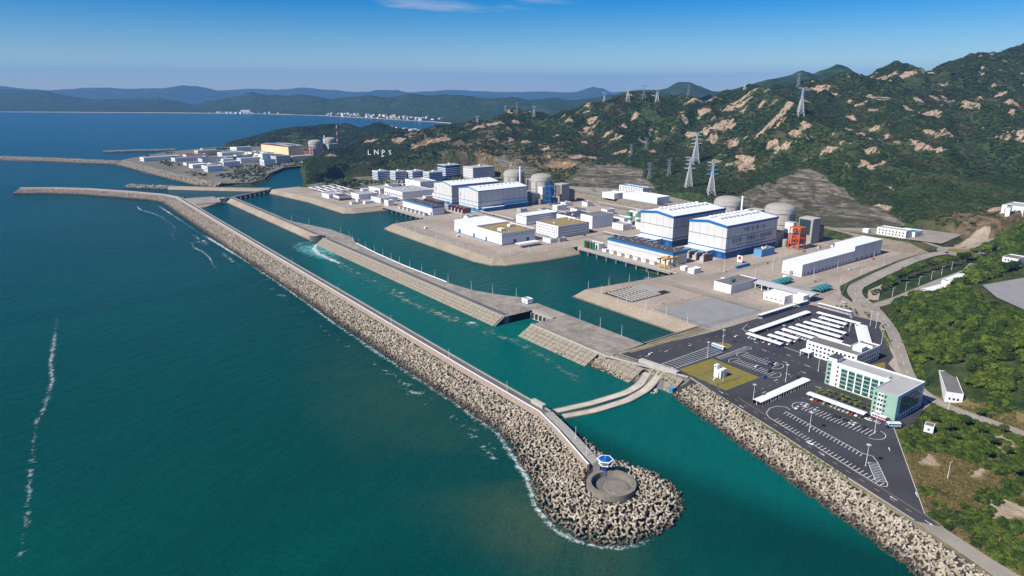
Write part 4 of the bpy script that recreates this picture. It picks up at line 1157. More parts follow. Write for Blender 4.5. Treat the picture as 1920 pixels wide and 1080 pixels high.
def hall(name, label, x0, y0, lx, ly, h, blue, vents, lower, seed=0, style='B'):
    """turbine hall: clad walls, coloured base and bands, tall fascia, low gable roof with ventilators"""
    t_ = thing(name, label, 'turbine hall', (x0, y0, GZ))
    rise = 3.4 if style == 'B' else 4.6
    eave = h-2.6
    MB().add([(0,0,-.4),(lx,0,-.4),(lx,ly,-.4),(0,ly,-.4),(0,0,eave),(lx,0,eave),(lx,ly,eave),(0,ly,eave),(0,ly/2,eave+rise),(lx,ly/2,eave+rise)],
             [(0,1,5,4),(2,3,7,6),(0,4,8,7,3),(1,2,6,9,5)]).build('wall', M['cladding'], t_)
    # fascia all round
    o = .7
    mb = MB(); fh = 3.0 if style == 'B' else 1.6
    for xx in (-o, lx+o-.4):
        mb.add([(xx,-o,eave),(xx,ly/2,eave+rise),(xx,ly+o,eave),(xx,-o,eave+fh),(xx,ly/2,eave+rise+fh),(xx,ly+o,eave+fh),
                (xx+.4,-o,eave),(xx+.4,ly/2,eave+rise),(xx+.4,ly+o,eave),(xx+.4,-o,eave+fh),(xx+.4,ly/2,eave+rise+fh),(xx+.4,ly+o,eave+fh)],
               [(0,3,4,1),(1,4,5,2),(6,7,10,9),(7,8,11,10),(3,9,10,4),(4,10,11,5),(0,1,7,6),(1,2,8,7)])
    mb.box(-o+.4,-o,eave,lx+o-.4,-o+.4,eave+fh); mb.box(-o+.4,ly+o-.4,eave,lx+o-.4,ly+o,eave+fh)
    mb.build('fascia', M[blue], t_)
    zr = eave+fh-.35
    rf = MB().add([(-o+.4,-o+.4,zr),(lx+o-.4,-o+.4,zr),(lx+o-.4,ly/2,zr+rise),(-o+.4,ly/2,zr+rise),(-o+.4,ly+o-.4,zr),(lx+o-.4,ly+o-.4,zr)],
             [(0,1,2,3),(3,2,5,4)]).build('roof', M['white_roof'], t_)
    # bands
    if style == 'B':
        bands = [(h*.62,.75,'dark_concrete',.05), (h*.25,1.5,blue,.05)]
        MB().box(-.06,-.06,-.3,lx+.06,ly+.06,h*.20).build('plinth', M['deepblue_paint' if blue == 'blue_paint' else blue], t_)
    else:
        bands = [(h*.42,.9,blue,.05), (h*.22,1.1,blue,.05)]
        MB().box(-.06,-.06,-.3,lx+.06,ly+.06,h*.14).build('plinth', M[blue], t_)
    for zb, hb, mt, pr in bands:
        MB().box(-pr,-pr,zb,lx+pr,ly+pr,zb+hb).build('band', M[mt], t_)
    for k in range(9): inst('downpipe', cube(M['plain_grey']), t_, (lx*(k+.5)/9, -.12, eave*.6), (.45,.2,eave*.78))
    for k in range(5): inst('downpipe', cube(M['plain_grey']), t_, (-.12, ly*(k+.5)/5, eave*.6), (.2,.45,eave*.78))
    # ventilators: a drum, a cowl
    rows, cols = vents
    dr = MB().cyl(0,0,0,2.0,1.7,n=10).mesh('roof_ventilator', M['galvanised'])
    cw = MB().lathe([(2.9,0),(2.9,.7),(1.5,1.4)], n=10).mesh('cowl', M['white_paint'])
    for r_ in range(rows):
        for c_ in range(cols):
            yy = ly*(.5+(.13 if rows == 2 else .0)*(1 if r_ else -1)) if style == 'B' else ly*(.40)
            if style == 'B': yy = ly*(.44 if r_ == 0 else .70)
            xx = lx*(.10+.86*(c_+.5)/cols*(.9)+.05)
            zz = zr+rise*(1-abs(yy-ly/2)/(ly/2+o))
            if style == 'A':
                v = inst('roof_ventilator', cube(M['plain_grey']), t_, (xx, yy, zz+.7), (2.0,2.6,1.5))
            else:
                v = inst('roof_ventilator', dr, t_, (xx, yy, zz-.1))
                inst('cowl', cw, v, (0,0,1.9))
    return t_

def reactor(label, cx, cy, r, top, group=None, name='reactor_building', z=GZ):
    t_ = thing(name, label, 'reactor', (cx, cy, z))
    H_ = top-z; sp = H_-7.2
    MB().lathe([(r,-.5),(r,sp-5)], n=56).build('containment_wall', M['pale_concrete'], t_, smooth=False)
    MB().lathe([(r+.9,sp-5),(r+.9,sp)], n=56).build('ring_girder', M['pale_concrete'], t_)
    pr = [(r+.4,sp)]; k = 12
    for i in range(k+1):
        a = R(90*i/k); pr.append(((r+.1)*math.cos(a)**.9 if i < k else .05, sp+.5+6.7*math.sin(a)))
    MB().lathe(pr, n=56).build('dome', M['concrete'], t_, smooth=True)
    me = MB().box(-.5,-1.6,0,.5,1.6,1).mesh('buttress', M['concrete'])
    for a in (200, 245, 290, 335):
        inst('buttress', me, t_, ((r+.3)*math.cos(R(a)), (r+.3)*math.sin(R(a)), 0), (1,1,sp-5.1), (0,0,R(a)))
    MB().lathe([(r+.06,sp*.52),(r+.06,sp*.54)], n=56, cap=False).build('seam', M['dark_concrete'], t_)
    return t_

def stack(label, x, y, z0, z1, r=1.6):
    t_ = thing('vent_stack', label, 'chimney', (x, y, z0))
    MB().cyl(0,0,0,z1-z0,r,r*.92,n=14).build('flue', M['white_paint'], t_)
    for k in range(3): inst('ring', MB().lathe([(r+.3,0),(r+.3,.4)], n=14).mesh('ring', M['galvanised']), t_, (0,0,(z1-z0)*(.35+.3*k)))
    return t_

def frame_tower(label, x, y, lx, ly, h, mat, floors=4, name='steel_stair_tower'):
    """open steel frame: corner posts, beams, braces and landings"""
    t_ = thing(name, label, 'steel frame', (x, y, GZ))
    po = MB().box(-.5,-.5,0,.5,.5,1).mesh('post', M[mat])
    for a in (0, lx):
        for c in (0, ly): inst('post', po, t_, (a, c, -.3), (1,1,h+.3))
    for k in range(1, floors+1):
        z = h*k/floors
        mb = MB()
        mb.box(-.6,-.6,z-1.0,lx+.6,.3,z); mb.box(-.6,ly-.3,z-1.0,lx+.6,ly+.6,z); mb.box(-.6,.3,z-1.0,.4,ly-.3,z); mb.box(lx-.4,.3,z-1.0,lx+.6,ly-.3,z)
        mb.build('beam_ring', M[mat], t_)
    for k in range(floors):
        z0, z1 = h*k/floors, h*(k+1)/floors-1
        for c in (0, ly):
            mb = MB().bar((0,c,z0),(lx,c,z1),.28); mb.bar((lx,c,z0),(0,c,z1),.28); mb.build('brace', M[mat], t_)
        mb = MB().bar((0,0,z0),(0,ly,z1),.28); mb.bar((0,ly,z0),(0,0,z1),.28); mb.build('brace', M[mat], t_)
    for z in (h*.5, h):
        MB().box(.3,.3,z-.3,lx-.3,ly-.3,z-.06).build('landing', M[mat], t_)
    mb = MB()
    for k in range(int(lx/2)+1): mb.bar((k*2,0,h),(k*2,0,h+1.2),.07)
    mb.bar((0,0,h+1.2),(lx,0,h+1.2),.08); mb.build('railing', M[mat], t_)
    return t_
# ---- second station: halls B (near), reactors, annexes
hB1 = hall('turbine_hall', 'white turbine hall with blue fascia and large blue slogan, the closest hall', 698, 493, 107, 57, 41, 'blue_paint', (2, 10), True)
hB2 = hall('turbine_hall', 'blue and white turbine hall standing behind the hall with the slogan', 697, 575, 109, 57, 41, 'blue_paint', (2, 10), True)
hA1 = hall('turbine_hall', 'pale turbine hall with grey blue trim, closer of the far pair', 645, 951, 106, 60, 36.5, 'bluegrey_paint', (1, 9), True, style='A')
hA2 = hall('turbine_hall', 'pale turbine hall with grey blue trim, rear of the far pair', 646, 1036, 104, 61, 36.5, 'bluegrey_paint', (1, 10), True, style='A')
# writing on the slogan hall's long side
def text_mesh(name, body, size, mat, ext=.04, align='CENTER'):
    cu = D.curves.new(name, 'FONT'); cu.body = body; cu.size = size; cu.extrude = ext; cu.align_x = align; cu.resolution_u = 2
    o = D.objects.new(name, cu); C.objects.link(o); bpy.context.view_layer.update()
    me = D.meshes.new_from_object(o.evaluated_get(bpy.context.evaluated_depsgraph_get())); me.name = name
    D.objects.remove(o); me.materials.clear(); me.materials.append(mat); return me
def writing(name, body, parent, loc, size, mat, rot=(R(90),0,0), sx=1.0):
    o = D.objects.new(name, text_mesh(name, body, size, mat)); o.location = loc; o.rotation_euler = rot; o.scale = (sx, 1, 1)
    return link(o, parent)
writing('lettering', '中国广核', hB1, (45,-.12,30.6), 5.6, M['deepblue_paint'])
writing('lettering', 'CGN', hB1, (74,-.12,30.9), 5.6, M['deepblue_paint'])
mb = MB()
for k in range(7):                                  # the reddish petalled emblem between the names
    a = 2*math.pi*k/7; mb.lathe([(.9,0),(.9,.06)], 2.0*math.cos(a), 2.0*math.sin(a), 8)
em = mb.build('emblem', M['red_paint'], hB1, loc=(62,-.08,32.8)); em.rotation_euler = (R(90),0,0)
for k, s_ in enumerate(('安全第一', '质量第一', '追求卓越')):
    writing('lettering', s_, hB1, (25+k*29,-.12,18.6), 6.6, M['deepblue_paint'])
writing('lettering', 'Safety First  Quality First  Pursue Excellence', hB1, (54,-.12,14.4), 3.3, M['deepblue_paint'], sx=1.1)
for nm, hx_, hy_, hz_, n_ in ((hB1, 698, 493, 0, 1), (hB2, 697, 575, 0, 2)):
    MB().box(-14,16,-.3,-.1,52,9).build('annex', M['light_blue'], nm)
    MB().box(-14.1,15.9,9,-.1,52.1,9.5).build('annex_roof', M['white_roof'], nm)
    MB().box(-14.15,20,0,-14.0,28,6).build('door', M['deepblue_paint'], nm)
    inst('door', cube(M['blue_paint']), nm, (-.06, 8, 3), (.2, 6, 6))
for nm in (hA1, hA2):
    inst('door', cube(M['blue_paint']), nm, (-.06, 12, 3), (.2, 7, 6)); inst('louvre', cube(M['grey_metal']), nm, (-.04, 54, 24), (.2, 3.0, 7))
MB().box(6,-8,-.3,50,-.1,6.5).build('annex', M['blue_paint'], hA1); MB().box(52,-7,-.3,104,-.1,8).build('annex', M['deepblue_paint'], hA1)
MB().box(5.9,-8.1,6.5,50,-.1,6.8).build('annex_roof', M['white_roof'], hA1); MB().box(52,-7.1,8,104,-.1,8.3).build('annex_roof', M['light_blue'], hA1)

reactor('grey domed reactor building behind the slogan hall, nearest dome', 854, 521, 19.6, 57.5)
reactor('grey domed reactor building beside white stack, behind the rear blue fascia hall', 851, 603, 19.6, 57.5)
reactor('grey domed reactor building behind blue steel tower, nearer of the far pair', 809, 982, 19.8, 57.5)
reactor('grey domed reactor building with white stack, rear of the far pair', 809, 1067, 19.8, 57.5)
stack('tall white vent stack between the near pair of domes', 838, 571, GZ, 62)
stack('tall white vent stack beside the rearmost far dome', 800, 1036, GZ, 66, 1.8)
# annexes between hall and dome, fuel buildings
def annexes(x, y, tagd, col):
    t_ = thing('electrical_building', 'grey concrete annex block joining %s' % tagd[0], 'annex', (x, y, GZ))
    MB().box(0,0,-.4,20,52,19).build('wall', M['concrete'], t_); MB().box(.5,.5,19,19.5,51.5,19.2).build('roof', M['grey_roof'], t_)
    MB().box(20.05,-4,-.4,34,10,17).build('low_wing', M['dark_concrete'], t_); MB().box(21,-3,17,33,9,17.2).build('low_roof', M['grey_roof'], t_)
    for k in range(4): inst('duct', cube(M['plain_grey']), t_, (4+k*4.2, 12+k*8, 20.2), (2.4, 3.4, 2))
    MB().lathe([(4,-.4),(4,9),(3.4,10)], 12, -6, 16).build('tank', M['concrete'], t_)
    f = thing('fuel_building', 'tall grey concrete fuel building with dark seaward face beside %s' % tagd[1], 'annex', (x+52, y-20, GZ))
    MB().box(0,0,-.4,19,20,33).build('wall', M['concrete'], f); MB().box(-.3,-.3,33,19.3,20.3,34).build('parapet', M['pale_concrete'], f)
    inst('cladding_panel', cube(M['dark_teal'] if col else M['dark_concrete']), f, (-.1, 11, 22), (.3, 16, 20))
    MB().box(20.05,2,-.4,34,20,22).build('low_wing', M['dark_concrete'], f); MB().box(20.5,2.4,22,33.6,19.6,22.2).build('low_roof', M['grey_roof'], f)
    return t_
annexes(808, 495, ('the slogan hall to its dome', 'the nearest dome'), True)
annexes(808, 578, ('the rear blue fascia hall to its dome', 'the second near dome'), True)
annexes(766, 956, ('the closer far hall to its dome', 'the closer far dome'), False)
annexes(766, 1041, ('the rear far hall to its dome', 'the rearmost far dome'), False)
hb = thing('hatch_house', 'white box house raised on the flank of the nearest dome', 'equipment house', (828, 484, GZ))
MB().box(0,0,17,9,12,31).build('wall', M['white_cladding'], hb); MB().box(-.2,-.2,31,9.2,12.2,31.4).build('roof', M['plain_grey'], hb); MB().box(1,1,0,8,11,17).build('support', M['concrete'], hb)
frame_tower('orange steel access tower below the white box by the nearest dome', 813, 465, 14, 14, 29, 'orange_paint', 3)
hb = thing('hatch_house', 'white box house on the flank of the closer far dome', 'equipment house', (783, 948, GZ))
MB().box(0,0,17,9,12,31).build('wall', M['white_cladding'], hb); MB().box(-.2,-.2,31,9.2,12.2,31.4).build('roof', M['plain_grey'], hb); MB().box(1,1,0,8,11,17).build('support', M['concrete'], hb)
frame_tower('blue steel access tower beside the closer far dome', 785, 928, 12, 14, 34, 'blue_paint', 4)

# pump houses and their intake fronts
def pump_house(x0, y0, lx, ly, h, blue, label):
    t_ = block('pump_house', label, 'pump house', x0, y0, x0+lx, y0+ly, h, wall='cladding' if blue == 'blue_paint' else 'white_wall', roof='dark_roof', parapet=0)
    mb = MB(); mb.box(-.4,-.4,h-2.2,lx+.4,ly+.4,h+.5); mb.build('fascia', M[blue], t_)
    MB().box(.6,.6,h+.5,lx-.6,ly-.6,h+.7).build('roof_sheet', M['dark_roof'], t_)
    MB().box(-.05,-.05,h*.55,lx+.05,ly+.05,h*.55+.5).build('band', M['grey_metal'], t_)
    for k in range(14): inst('roof_unit', cube(M['grey_metal']), t_, (lx*.3+rnd.uniform(0,lx*.4), 5+k*(ly-10)/13, h+1.2), (3.5,2.2,1.1))
    inst('door', cube(M['deepblue_paint']), t_, (-.05, 4, 2.5), (.2, 4, 5))
    return t_
pump_house(620, 509, 26, 108, 15, 'blue_paint', 'long low pump house with blue fascia behind the near intake')
pump_house(566, 969, 23, 102, 13.5, 'bluegrey_paint', 'long low pump house with grey blue fascia behind the far intake')
def intake(x, y0, y1, label):
    t_ = thing('water_intake', label, 'intake', (x, y0, 0))
    L = y1-y0
    MB().box(-.5,0,-4,1.5,L,GZ-.1).build('front_wall', M['pale_concrete'], t_)
    MB().box(-7,6,5.6,-2.6,L-6,6.9).build('deck', M['concrete'], t_)
    n = int(L/17)
    for k in range(n+1): inst('pier', cube(M['dark_concrete']), t_, (-4.6, 8+k*(L-16)/n, 1.0), (2.6, 2.4, 9.0))
    mb = MB()
    for k in range(int(L/4)): mb.bar((-6.8,6.5+k*3.9,6.9),(-6.8,6.5+k*3.9,8.0),.05)
    mb.bar((-6.8,6.5,8.0),(-6.8,L-6.5,8.0),.06); mb.build('railing', M['galvanised'], t_)
    return t_
intake(601, 484, 652, 'near water intake with deck on piers before the blue fascia pump house')
intake(547, 955, 1107, 'far water intake with deck on piers before the grey blue pump house')
for k in range(7):
    x, y = 607.5, 526+k*13.5
    block('screen_house', 'small white screen house on the near intake, %s from the yellow crane' % nth(k), 'machine house', x, y, x+5.5, y+7, 3.2+.5*(k % 2), roof='pale_roof', parapet=.3, group='screen houses on the near intake')
for k in range(7):
    x, y = 553, 972+k*14
    block('screen_house', 'grey screen machine on the far intake, %s from the near end' % nth(k), 'machine house', x, y, x+6, y+8, 4, wall='plain_grey', roof='dark_roof', parapet=.3, group='screen machines on the far intake')
gc = thing('gantry_crane', 'yellow gantry crane on the near intake deck', 'crane', (603, 505, GZ))
for a in (0, 9):
    for c in (0, 8): inst('leg', cube(M['yellow_paint']), gc, (a, c, 5.2), (1.1, 1.1, 10.8))
for c in (0, 8): inst('girder', cube(M['yellow_paint']), gc, (8.5, c, 11.2), (28, 1.2, 1.5))
inst('trolley', cube(M['yellow_paint']), gc, (5, 4, 12.6), (3, 7, 1.4)); inst('cross_beam', cube(M['yellow_paint']), gc, (0, 4, 3), (.8, 8, .8)); inst('cross_beam', cube(M['yellow_paint']), gc, (22, 4, 11.2), (1, 8, 1.2))
inst('leg', cube(M['yellow_paint']), gc, (22, 0, 5.2), (1.1, 1.1, 10.8)); inst('leg', cube(M['yellow_paint']), gc, (22, 8, 5.2), (1.1, 1.1, 10.8))
# transformer yards west of the halls
def transformers(x, y, tg, mat='brown_wall'):
    t_ = thing('transformer_bay', 'transformers between brown fire walls before %s' % tg, 'transformers', (x, y, GZ))
    MB().box(-3,-2,-.2,30,50,.35).build('pad', M['pale_concrete'], t_)
    for k in range(5): inst('fire_wall', cube(M[mat]), t_, (10, k*11+1, 4.5), (17, 1.0, 9))
    for k in range(4):
        u = inst('transformer', cube(M['plain_grey']), t_, (9, k*11+6.4, 2.8), (9, 5.4, 5)); 
        for j in range(3): inst('bushing', cube(M['white_paint']), t_, (6+j*3, k*11+6.4, 6.6), (.7,.7,2.6))
        inst('conservator', cube(M['galvanised']), t_, (11, k*11+6.4, 8.0), (7, 1.6, 1.4))
    MB().box(0,-.5,9.0,20,45.5,9.4).build('gantry_beam', M['plain_grey'], t_) if False else None
    return t_
transformers(662, 497, 'the slogan hall'); transformers(664, 578, 'the rear blue fascia hall')
transformers(612, 951, 'the closer far hall'); transformers(612, 1036, 'the rear far hall')

# ---- warehouses and workshops
wh = thing('warehouse', 'long white low pitched warehouse beside the paved yard', 'warehouse', (697, 391, GZ))
MB().add([(0,0,-.4),(112,0,-.4),(112,24,-.4),(0,24,-.4),(0,0,14),(112,0,14),(112,24,14),(0,24,14),(0,12,15.6),(112,12,15.6)], [(0,1,5,4),(2,3,7,6),(0,4,8,7,3),(1,2,6,9,5)]).build('wall', M['white_cladding'], wh)
MB().add([(-.4,-.5,13.95),(112.4,-.5,13.95),(112.4,12,15.75),(-.4,12,15.75),(-.4,24.5,13.95),(112.4,24.5,13.95)], [(0,1,2,3),(3,2,5,4)]).build('roof', M['white_roof'], wh)
for k in range(6): inst('window', cube(M['glass']), wh, (-.05, 3+k*3.6, 2.0), (.2, 1.2, 1.4))
for k in range(14): inst('window', cube(M['glass']), wh, (6+k*7.6, -.05, 2.6), (2.6, .2, 1.8))
inst('door', cube(M['grey_metal']), wh, (-.05, 12, 2.4), (.2, 4.5, 4.8)); inst('downpipe', cube(M['plain_grey']), wh, (.4, -.15, 7), (.3,.3,14))
wh2 = thing('warehouse', 'taller white warehouse joined to the end of the long one', 'warehouse', (810, 391, GZ))
MB().box(0,0,-.4,68,25,19).build('wall', M['white_cladding'], wh2); MB().box(-.4,-.4,19,68.4,25.4,19.5).build('roof', M['white_roof'], wh2)
for k in (26, 48): inst('wall_seam', cube(M['plain_grey']), wh2, (k, -.06, 9.5), (.5,.2,19))
for k in range(5): inst('door', cube(M['grey_metal']), wh2, (8+k*12, -.05, 2.2), (5,.2,4.4))

ws = block('workshop', 'low white workshop with moss brown roof near the basin corner', 'workshop', 524, 718, 581, 835, 15.5, roof='brown_roof', parapet=1.0, base=(1.0,'bluegrey_paint'), band=(13.3,.5,'bluegrey_paint'))
MB().box(.4,60,15.62,56.6,116.6,17.6).build('upper_roof', M['white_roof'], ws)
inst('roof_house', cube(M['white_wall']), ws, (14, 20, 17.2), (7,9,3.2)); inst('roof_house', cube(M['white_wall']), ws, (42, 36, 17.2), (8,6,3.2))
for (yy, ww) in [(103,6),(66,4.5),(36,4)]: inst('door', cube(M['blue_paint']), ws, (-.05, yy, 3), (.2, ww, 6))
for xx in (22, 44): inst('door', cube(M['blue_paint']), ws, (xx, -.05, 3), (5,.2,6))
windows(ws, 'S', 57, 117, 1, 14, 10.5, 0, 1.0, 1.4)
block('service_building', 'white two storey block with light blue roof edge behind the workshop', 'service building', 637, 809, 699, 835, 14, roof='white_roof', parapet=.8, band=(12.6,1.0,'bluegrey_paint'), S=(2,15,6.0,3.6,2.2,1.2), base=(1,'bluegrey_paint'))
block('office_building', 'four storey white office with mottled flat roof behind the workshop', 'office', 613, 707, 672, 755, 16.5, roof='brown_roof', W=(4,11,2.2,3.7,1.6,1.7), S=(4,16,2.2,3.7,1.6,1.7), units=3, base=(.8,'bluegrey_paint'))
o_ = block('machine_hall', 'plain white cubic hall right of the four storey office', 'hall', 699, 729, 743, 755, 18.5, roof='grey_roof', parapet=.6)
block('machine_hall', 'dark roofed white hall behind the four storey office', 'hall', 690, 757, 742, 800, 13, roof='dark_roof', parapet=.8, units=4)
block('small_office', 'small white two storey office before the green tanks', 'office', 726, 692, 745, 714, 8, roof='pale_roof', W=(2,5,1.6,3.4,1.2,1.3), S=(2,5,1.6,3.4,1.2,1.3))
block('pipe_house', 'low white pipe house between tanks and rear hall', 'service building', 752, 655, 790, 690, 9, roof='pale_roof', W=(2,8,1.6,3.6,1.2,1.4), units=3)
block('pipe_house', 'small white pump building beside the cubic hall', 'service building', 755, 718, 772, 745, 10, roof='pale_roof', W=(2,5,2,4,1.4,1.6))
for k, (x, y, r, h) in enumerate([(775,727,5.6,17.5),(777,708,5.6,17.5),(766,716,3.6,11),(768,700,3.8,11)]):
    t_ = thing('storage_tank', ['tall green topped storage tank, rear one of the pair','tall green topped storage tank, front one of the pair','short green tank before the rear tall tank','short green tank before the front tall tank'][k], 'tank', (x, y, GZ), 0, 'green tanks')
    MB().cyl(0,0,-.3,h*.72,r,n=24).build('shell', M['white_paint'], t_); MB().lathe([(r+.1,h*.7),(r+.1,h*.97),(r*.4,h)], n=24).build('green_cap', M['tank_green'], t_)
    MB().lathe([(r+.15,h*.34),(r+.15,h*.42)], n=24, cap=False).build('green_stripe', M['tank_green'], t_)
    mb = MB()
    for q in range(12): mb.bar((r*math.cos(q*.524), r*math.sin(q*.524), h*.97),(r*math.cos(q*.524), r*math.sin(q*.524), h*.97+1.1),.05)
    mb.build('railing', M['galvanised'], t_)
for k in range(4):
    x, y = 606, 628+k*5.2
    t_ = thing('gas_tank', ('pink' if k == 2 else 'green')+' upright tank by the near intake wing, %s of four' % nth(k), 'tank', (x, y, GZ), 0, 'upright tanks by the intake')
    mm = M['maroon'] if k == 2 else M['green_paint']
    MB().lathe([(1.9,-.2),(1.9,8.4),(1.2,9.4),(.2,9.7)], n=16).build('shell', mm, t_); MB().cyl(0,0,9.6,10.3,.3,n=8).build('vent', M['galvanised'], t_)
block('chlorine_house', 'white flat roofed house beside the upright tanks', 'service building', 611, 624, 622, 648, 6, roof='pale_roof')
ca = thing('canopy', 'white open shelter roof before the workshop corner', 'shelter', (533, 690, GZ))
MB().box(0,0,5,34,11,5.5).build('roof', M['white_roof'], ca)
for a in (1,12,23,33):
    for c in (1,10): inst('post', cube(M['galvanised']), ca, (a,c,2.5), (.4,.4,5.2))
block('kiosk', 'low white kiosk right of the open shelter', 'kiosk', 585, 690, 598, 706, 5, roof='pale_roof', S=(1,3,1.5,0,1.2,1.2)); block('kiosk', 'grey low kiosk beside the white kiosk', 'kiosk', 599, 688, 612, 698, 4, wall='plain_grey', roof='grey_roof')

# yard in front of the slogan hall
t_ = block('switch_house', 'small white flat roofed hut on a pad in the open yard', 'hut', 611, 470, 623, 479, 5, roof='white_roof', base=(.6,'white_paint')); block('switch_house', 'tiny white hut behind the yard hut', 'hut', 615, 486, 621, 493, 3.5, roof='white_roof')
block('blue_shed', 'bright blue flat shed at the foot of the slogan hall', 'shed', 743, 472, 771, 483, 8.5, wall='light_blue', roof='grey_roof', units=6, parapet=.5)
cn = thing('shipping_container', 'long blue container lying on the yard', 'container', (670, 455, GZ)); MB().box(0,0,.1,25,2.6,2.9).build('body', M['blue_paint'], cn); 
for k in range(12): inst('rib', cube(M['blue_paint']), cn, (1+k*2.1, -.05, 1.5), (.5,.12,2.5))
sg_ = thing('notice_board', 'white and red framed notice board on the yard', 'sign', (697, 471, GZ)); inst('panel', cube(M['white_paint']), sg_, (0,0,5), (.4,7,8)); inst('picture', cube(M['red_paint']), sg_, (-.25,0,6), (.1,4,4)); 
for c in (-3,3): inst('post', cube(M['galvanised']), sg_, (0.4,c,4), (.4,.4,9))
gh = block('guard_building', 'white box building with green unit on grey roof by the gate', 'gatehouse', 579, 398, 623, 419, 8.2, roof='grey_roof'); inst('roof_unit', cube(M['green_paint']), gh, (14,9,9.4), (5,3,2)); inst('roof_unit', cube(M['green_paint']), gh, (20,12,9.2), (3,3,1.6))
# entrance canopy
ec = thing('entrance_canopy', 'long pale blue grey canopy over the station entrance', 'canopy', (614, 332, GZ))
MB().add([(0,0,6.6),(18,0,6.6),(18,64,6.6),(0,64,6.6),(9,0,8.2),(9,64,8.2),(0,0,6.0),(18,0,6.0),(18,64,6.0),(0,64,6.0)], [(0,4,5,3),(4,1,2,5),(6,9,8,7),(0,3,9,6),(1,7,8,2),(0,6,7,1,4),(3,5,2,8,9)]).build('roof', M['plain_grey'], ec)
for k in range(9):
    for a in (1.2, 16.8): inst('post', cube(M['white_paint']), ec, (a, 2+k*7.5, 2.9), (.7,.7,6.1))
block('entrance_house', 'white flat house before the entrance canopy, larger of two', 'gatehouse', 590, 345, 606, 368, 7, wall='cream_wall' if False else 'white_wall', roof='white_roof', W=(1,4,2,0,1.5,1.6), S=(1,2,2,0,1.6,1.6))
block('entrance_house', 'small white house touching the entrance canopy, smaller of two', 'gatehouse', 604, 334, 613.5, 345, 7.5, roof='white_roof', S=(1,2,2,0,1.5,1.6))
for k, (x, y) in enumerate([(645,383),(652,343)]):
    t_ = thing('tent_shelter', ['row of peaked dark teal tents behind the entrance canopy', 'row of peaked dark teal tents by the entrance road fence'][k], 'tent', (x, y, GZ))
    for j in range(4):
        mb = MB(); q = j*6.2
        mb.add([(q,0,3.2),(q+6,0,3.2),(q+6,13,3.2),(q,13,3.2),(q+3,6.5,6.4)], [(0,1,4),(1,2,4),(2,3,4),(3,0,4)]); mb.build('peak', M['teal_tent'], t_)
        for a in (0.2,5.8):
            for c in (.2,12.8): inst('post', cube(M['galvanised']), t_, (q+a,c,1.5), (.2,.2,3.3))
# channel grid in the open yard: black bed paints the shade of the openings between concrete beams
cg = thing('channel_grid', 'sunken grid of concrete channels with openings painted dark in the open yard', 'channels', (477, 438, GZ))
MB().box(0,0,.02,58,40,.10).build('bed', M['rubber'], cg)
for k in range(9): inst('beam', cube(M['concrete']), cg, (3+k*5.0, 10.5, .7), (1.0,17,1.2)); 
for k in range(8): inst('beam', cube(M['concrete']), cg, (4+k*5.0, 29, .7), (1.0,16,1.2))
inst('slab', cube(M['concrete']), cg, (50,24,.3), (14,30,.5)); inst('edge_beam', cube(M['pale_concrete']), cg, (22,19.6,.6), (42,1,1.1)); inst('edge_beam', cube(M['pale_concrete']), cg, (22,1,.6), (42,1,1.1))
# ---- north part of the far station
ww = block('long_workshop', 'long white workshop with flat brown grey roof behind far pump house', 'workshop', 612, 1158, 680, 1233, 11.5, roof='pale_roof', W=(1,9,2,0,4,4,'deepblue_paint'), parapet=.8, units=8)
block('canteen', 'low white building left of the long workshop', 'service building', 606, 1240, 640, 1290, 9, roof='pale_roof', W=(1,6,3,0,2,2))
block('store_building', 'big plain white store behind the long workshop', 'store', 690, 1226, 728, 1290, 17, roof='pale_roof', parapet=1.5)
block('hut', 'white low building on the paved corner, largest of the corner group', 'service building', 540, 1195, 580, 1230, 9, roof='pale_roof', W=(1,4,3,0,2,2), units=2)
block('hut', 'white low building beside the far intake road', 'service building', 555, 1135, 590, 1165, 7.5, roof='pale_roof', W=(2,5,1.2,3,1.2,1.2), units=2)
block('hut', 'dark roofed brown and white house on the paved corner', 'house', 505, 1205, 530, 1232, 7.5, wall='white_wall', roof='dark_roof', base=(4,'brown_wall'), W=(2,5,1.2,3,1.6,1.2))
block('hut', 'white house left of the dark roofed one', 'house', 500, 1240, 528, 1275, 7, roof='pale_roof', W=(2,6,1.2,3,1.4,1.2))
block('hut', 'tiny white cube house on the paved corner', 'house', 522, 1160, 527, 1169, 7, roof='white_roof'); block('hut', 'tiny white pavilion beside the cube house', 'house', 528, 1143, 545, 1152, 4, roof='white_roof')
block('hut', 'white block at the north end of the far intake', 'service building', 551, 1097, 562, 1112, 9, roof='pale_roof')
sw = thing('pergola_garden', 'low white pergola frames round a courtyard garden by the canal', 'pergola', (510, 1300, GZ))
for k in range(5): inst('roof_strip', cube(M['white_roof']), sw, (8+k*14, 45, 4.2), (4.5, 84, .5))
for k in range(3): inst('roof_strip', cube(M['white_roof']), sw, (36, 5+k*40, 4.8), (62, 5, .5))
for k in range(5):
    for j in range(6): inst('post', cube(M['white_paint']), sw, (8+k*14, 6+j*16, 2), (.5,.5,4.2))
def admin(x, y, label, lx=26, ly=26, h=19, z=9, blue=True):
    t_ = thing('admin_block', label, 'office', (x, y, z))
    MB().box(0,0,-3,lx,ly,h).build('wall', M['deepblue_paint'] if blue else M['plain_grey'], t_)
    n = 5
    for k in range(n): MB().box(-.8,-.8,1.2+k*3.9,lx+.8,ly+.8,3.0+k*3.9).build('storey_band', M['white_wall'], t_)
    MB().box(-.9,-.9,h,lx+.9,ly+.9,h+.9).build('parapet', M['white_wall'], t_); MB().box(0,0,h+.9,lx,ly,h+1.0).build('roof', M['pale_roof'], t_)
    inst('roof_house', cube(M['white_wall']), t_, (lx*.6, ly*.6, h+2), (6,6,3))
    return t_
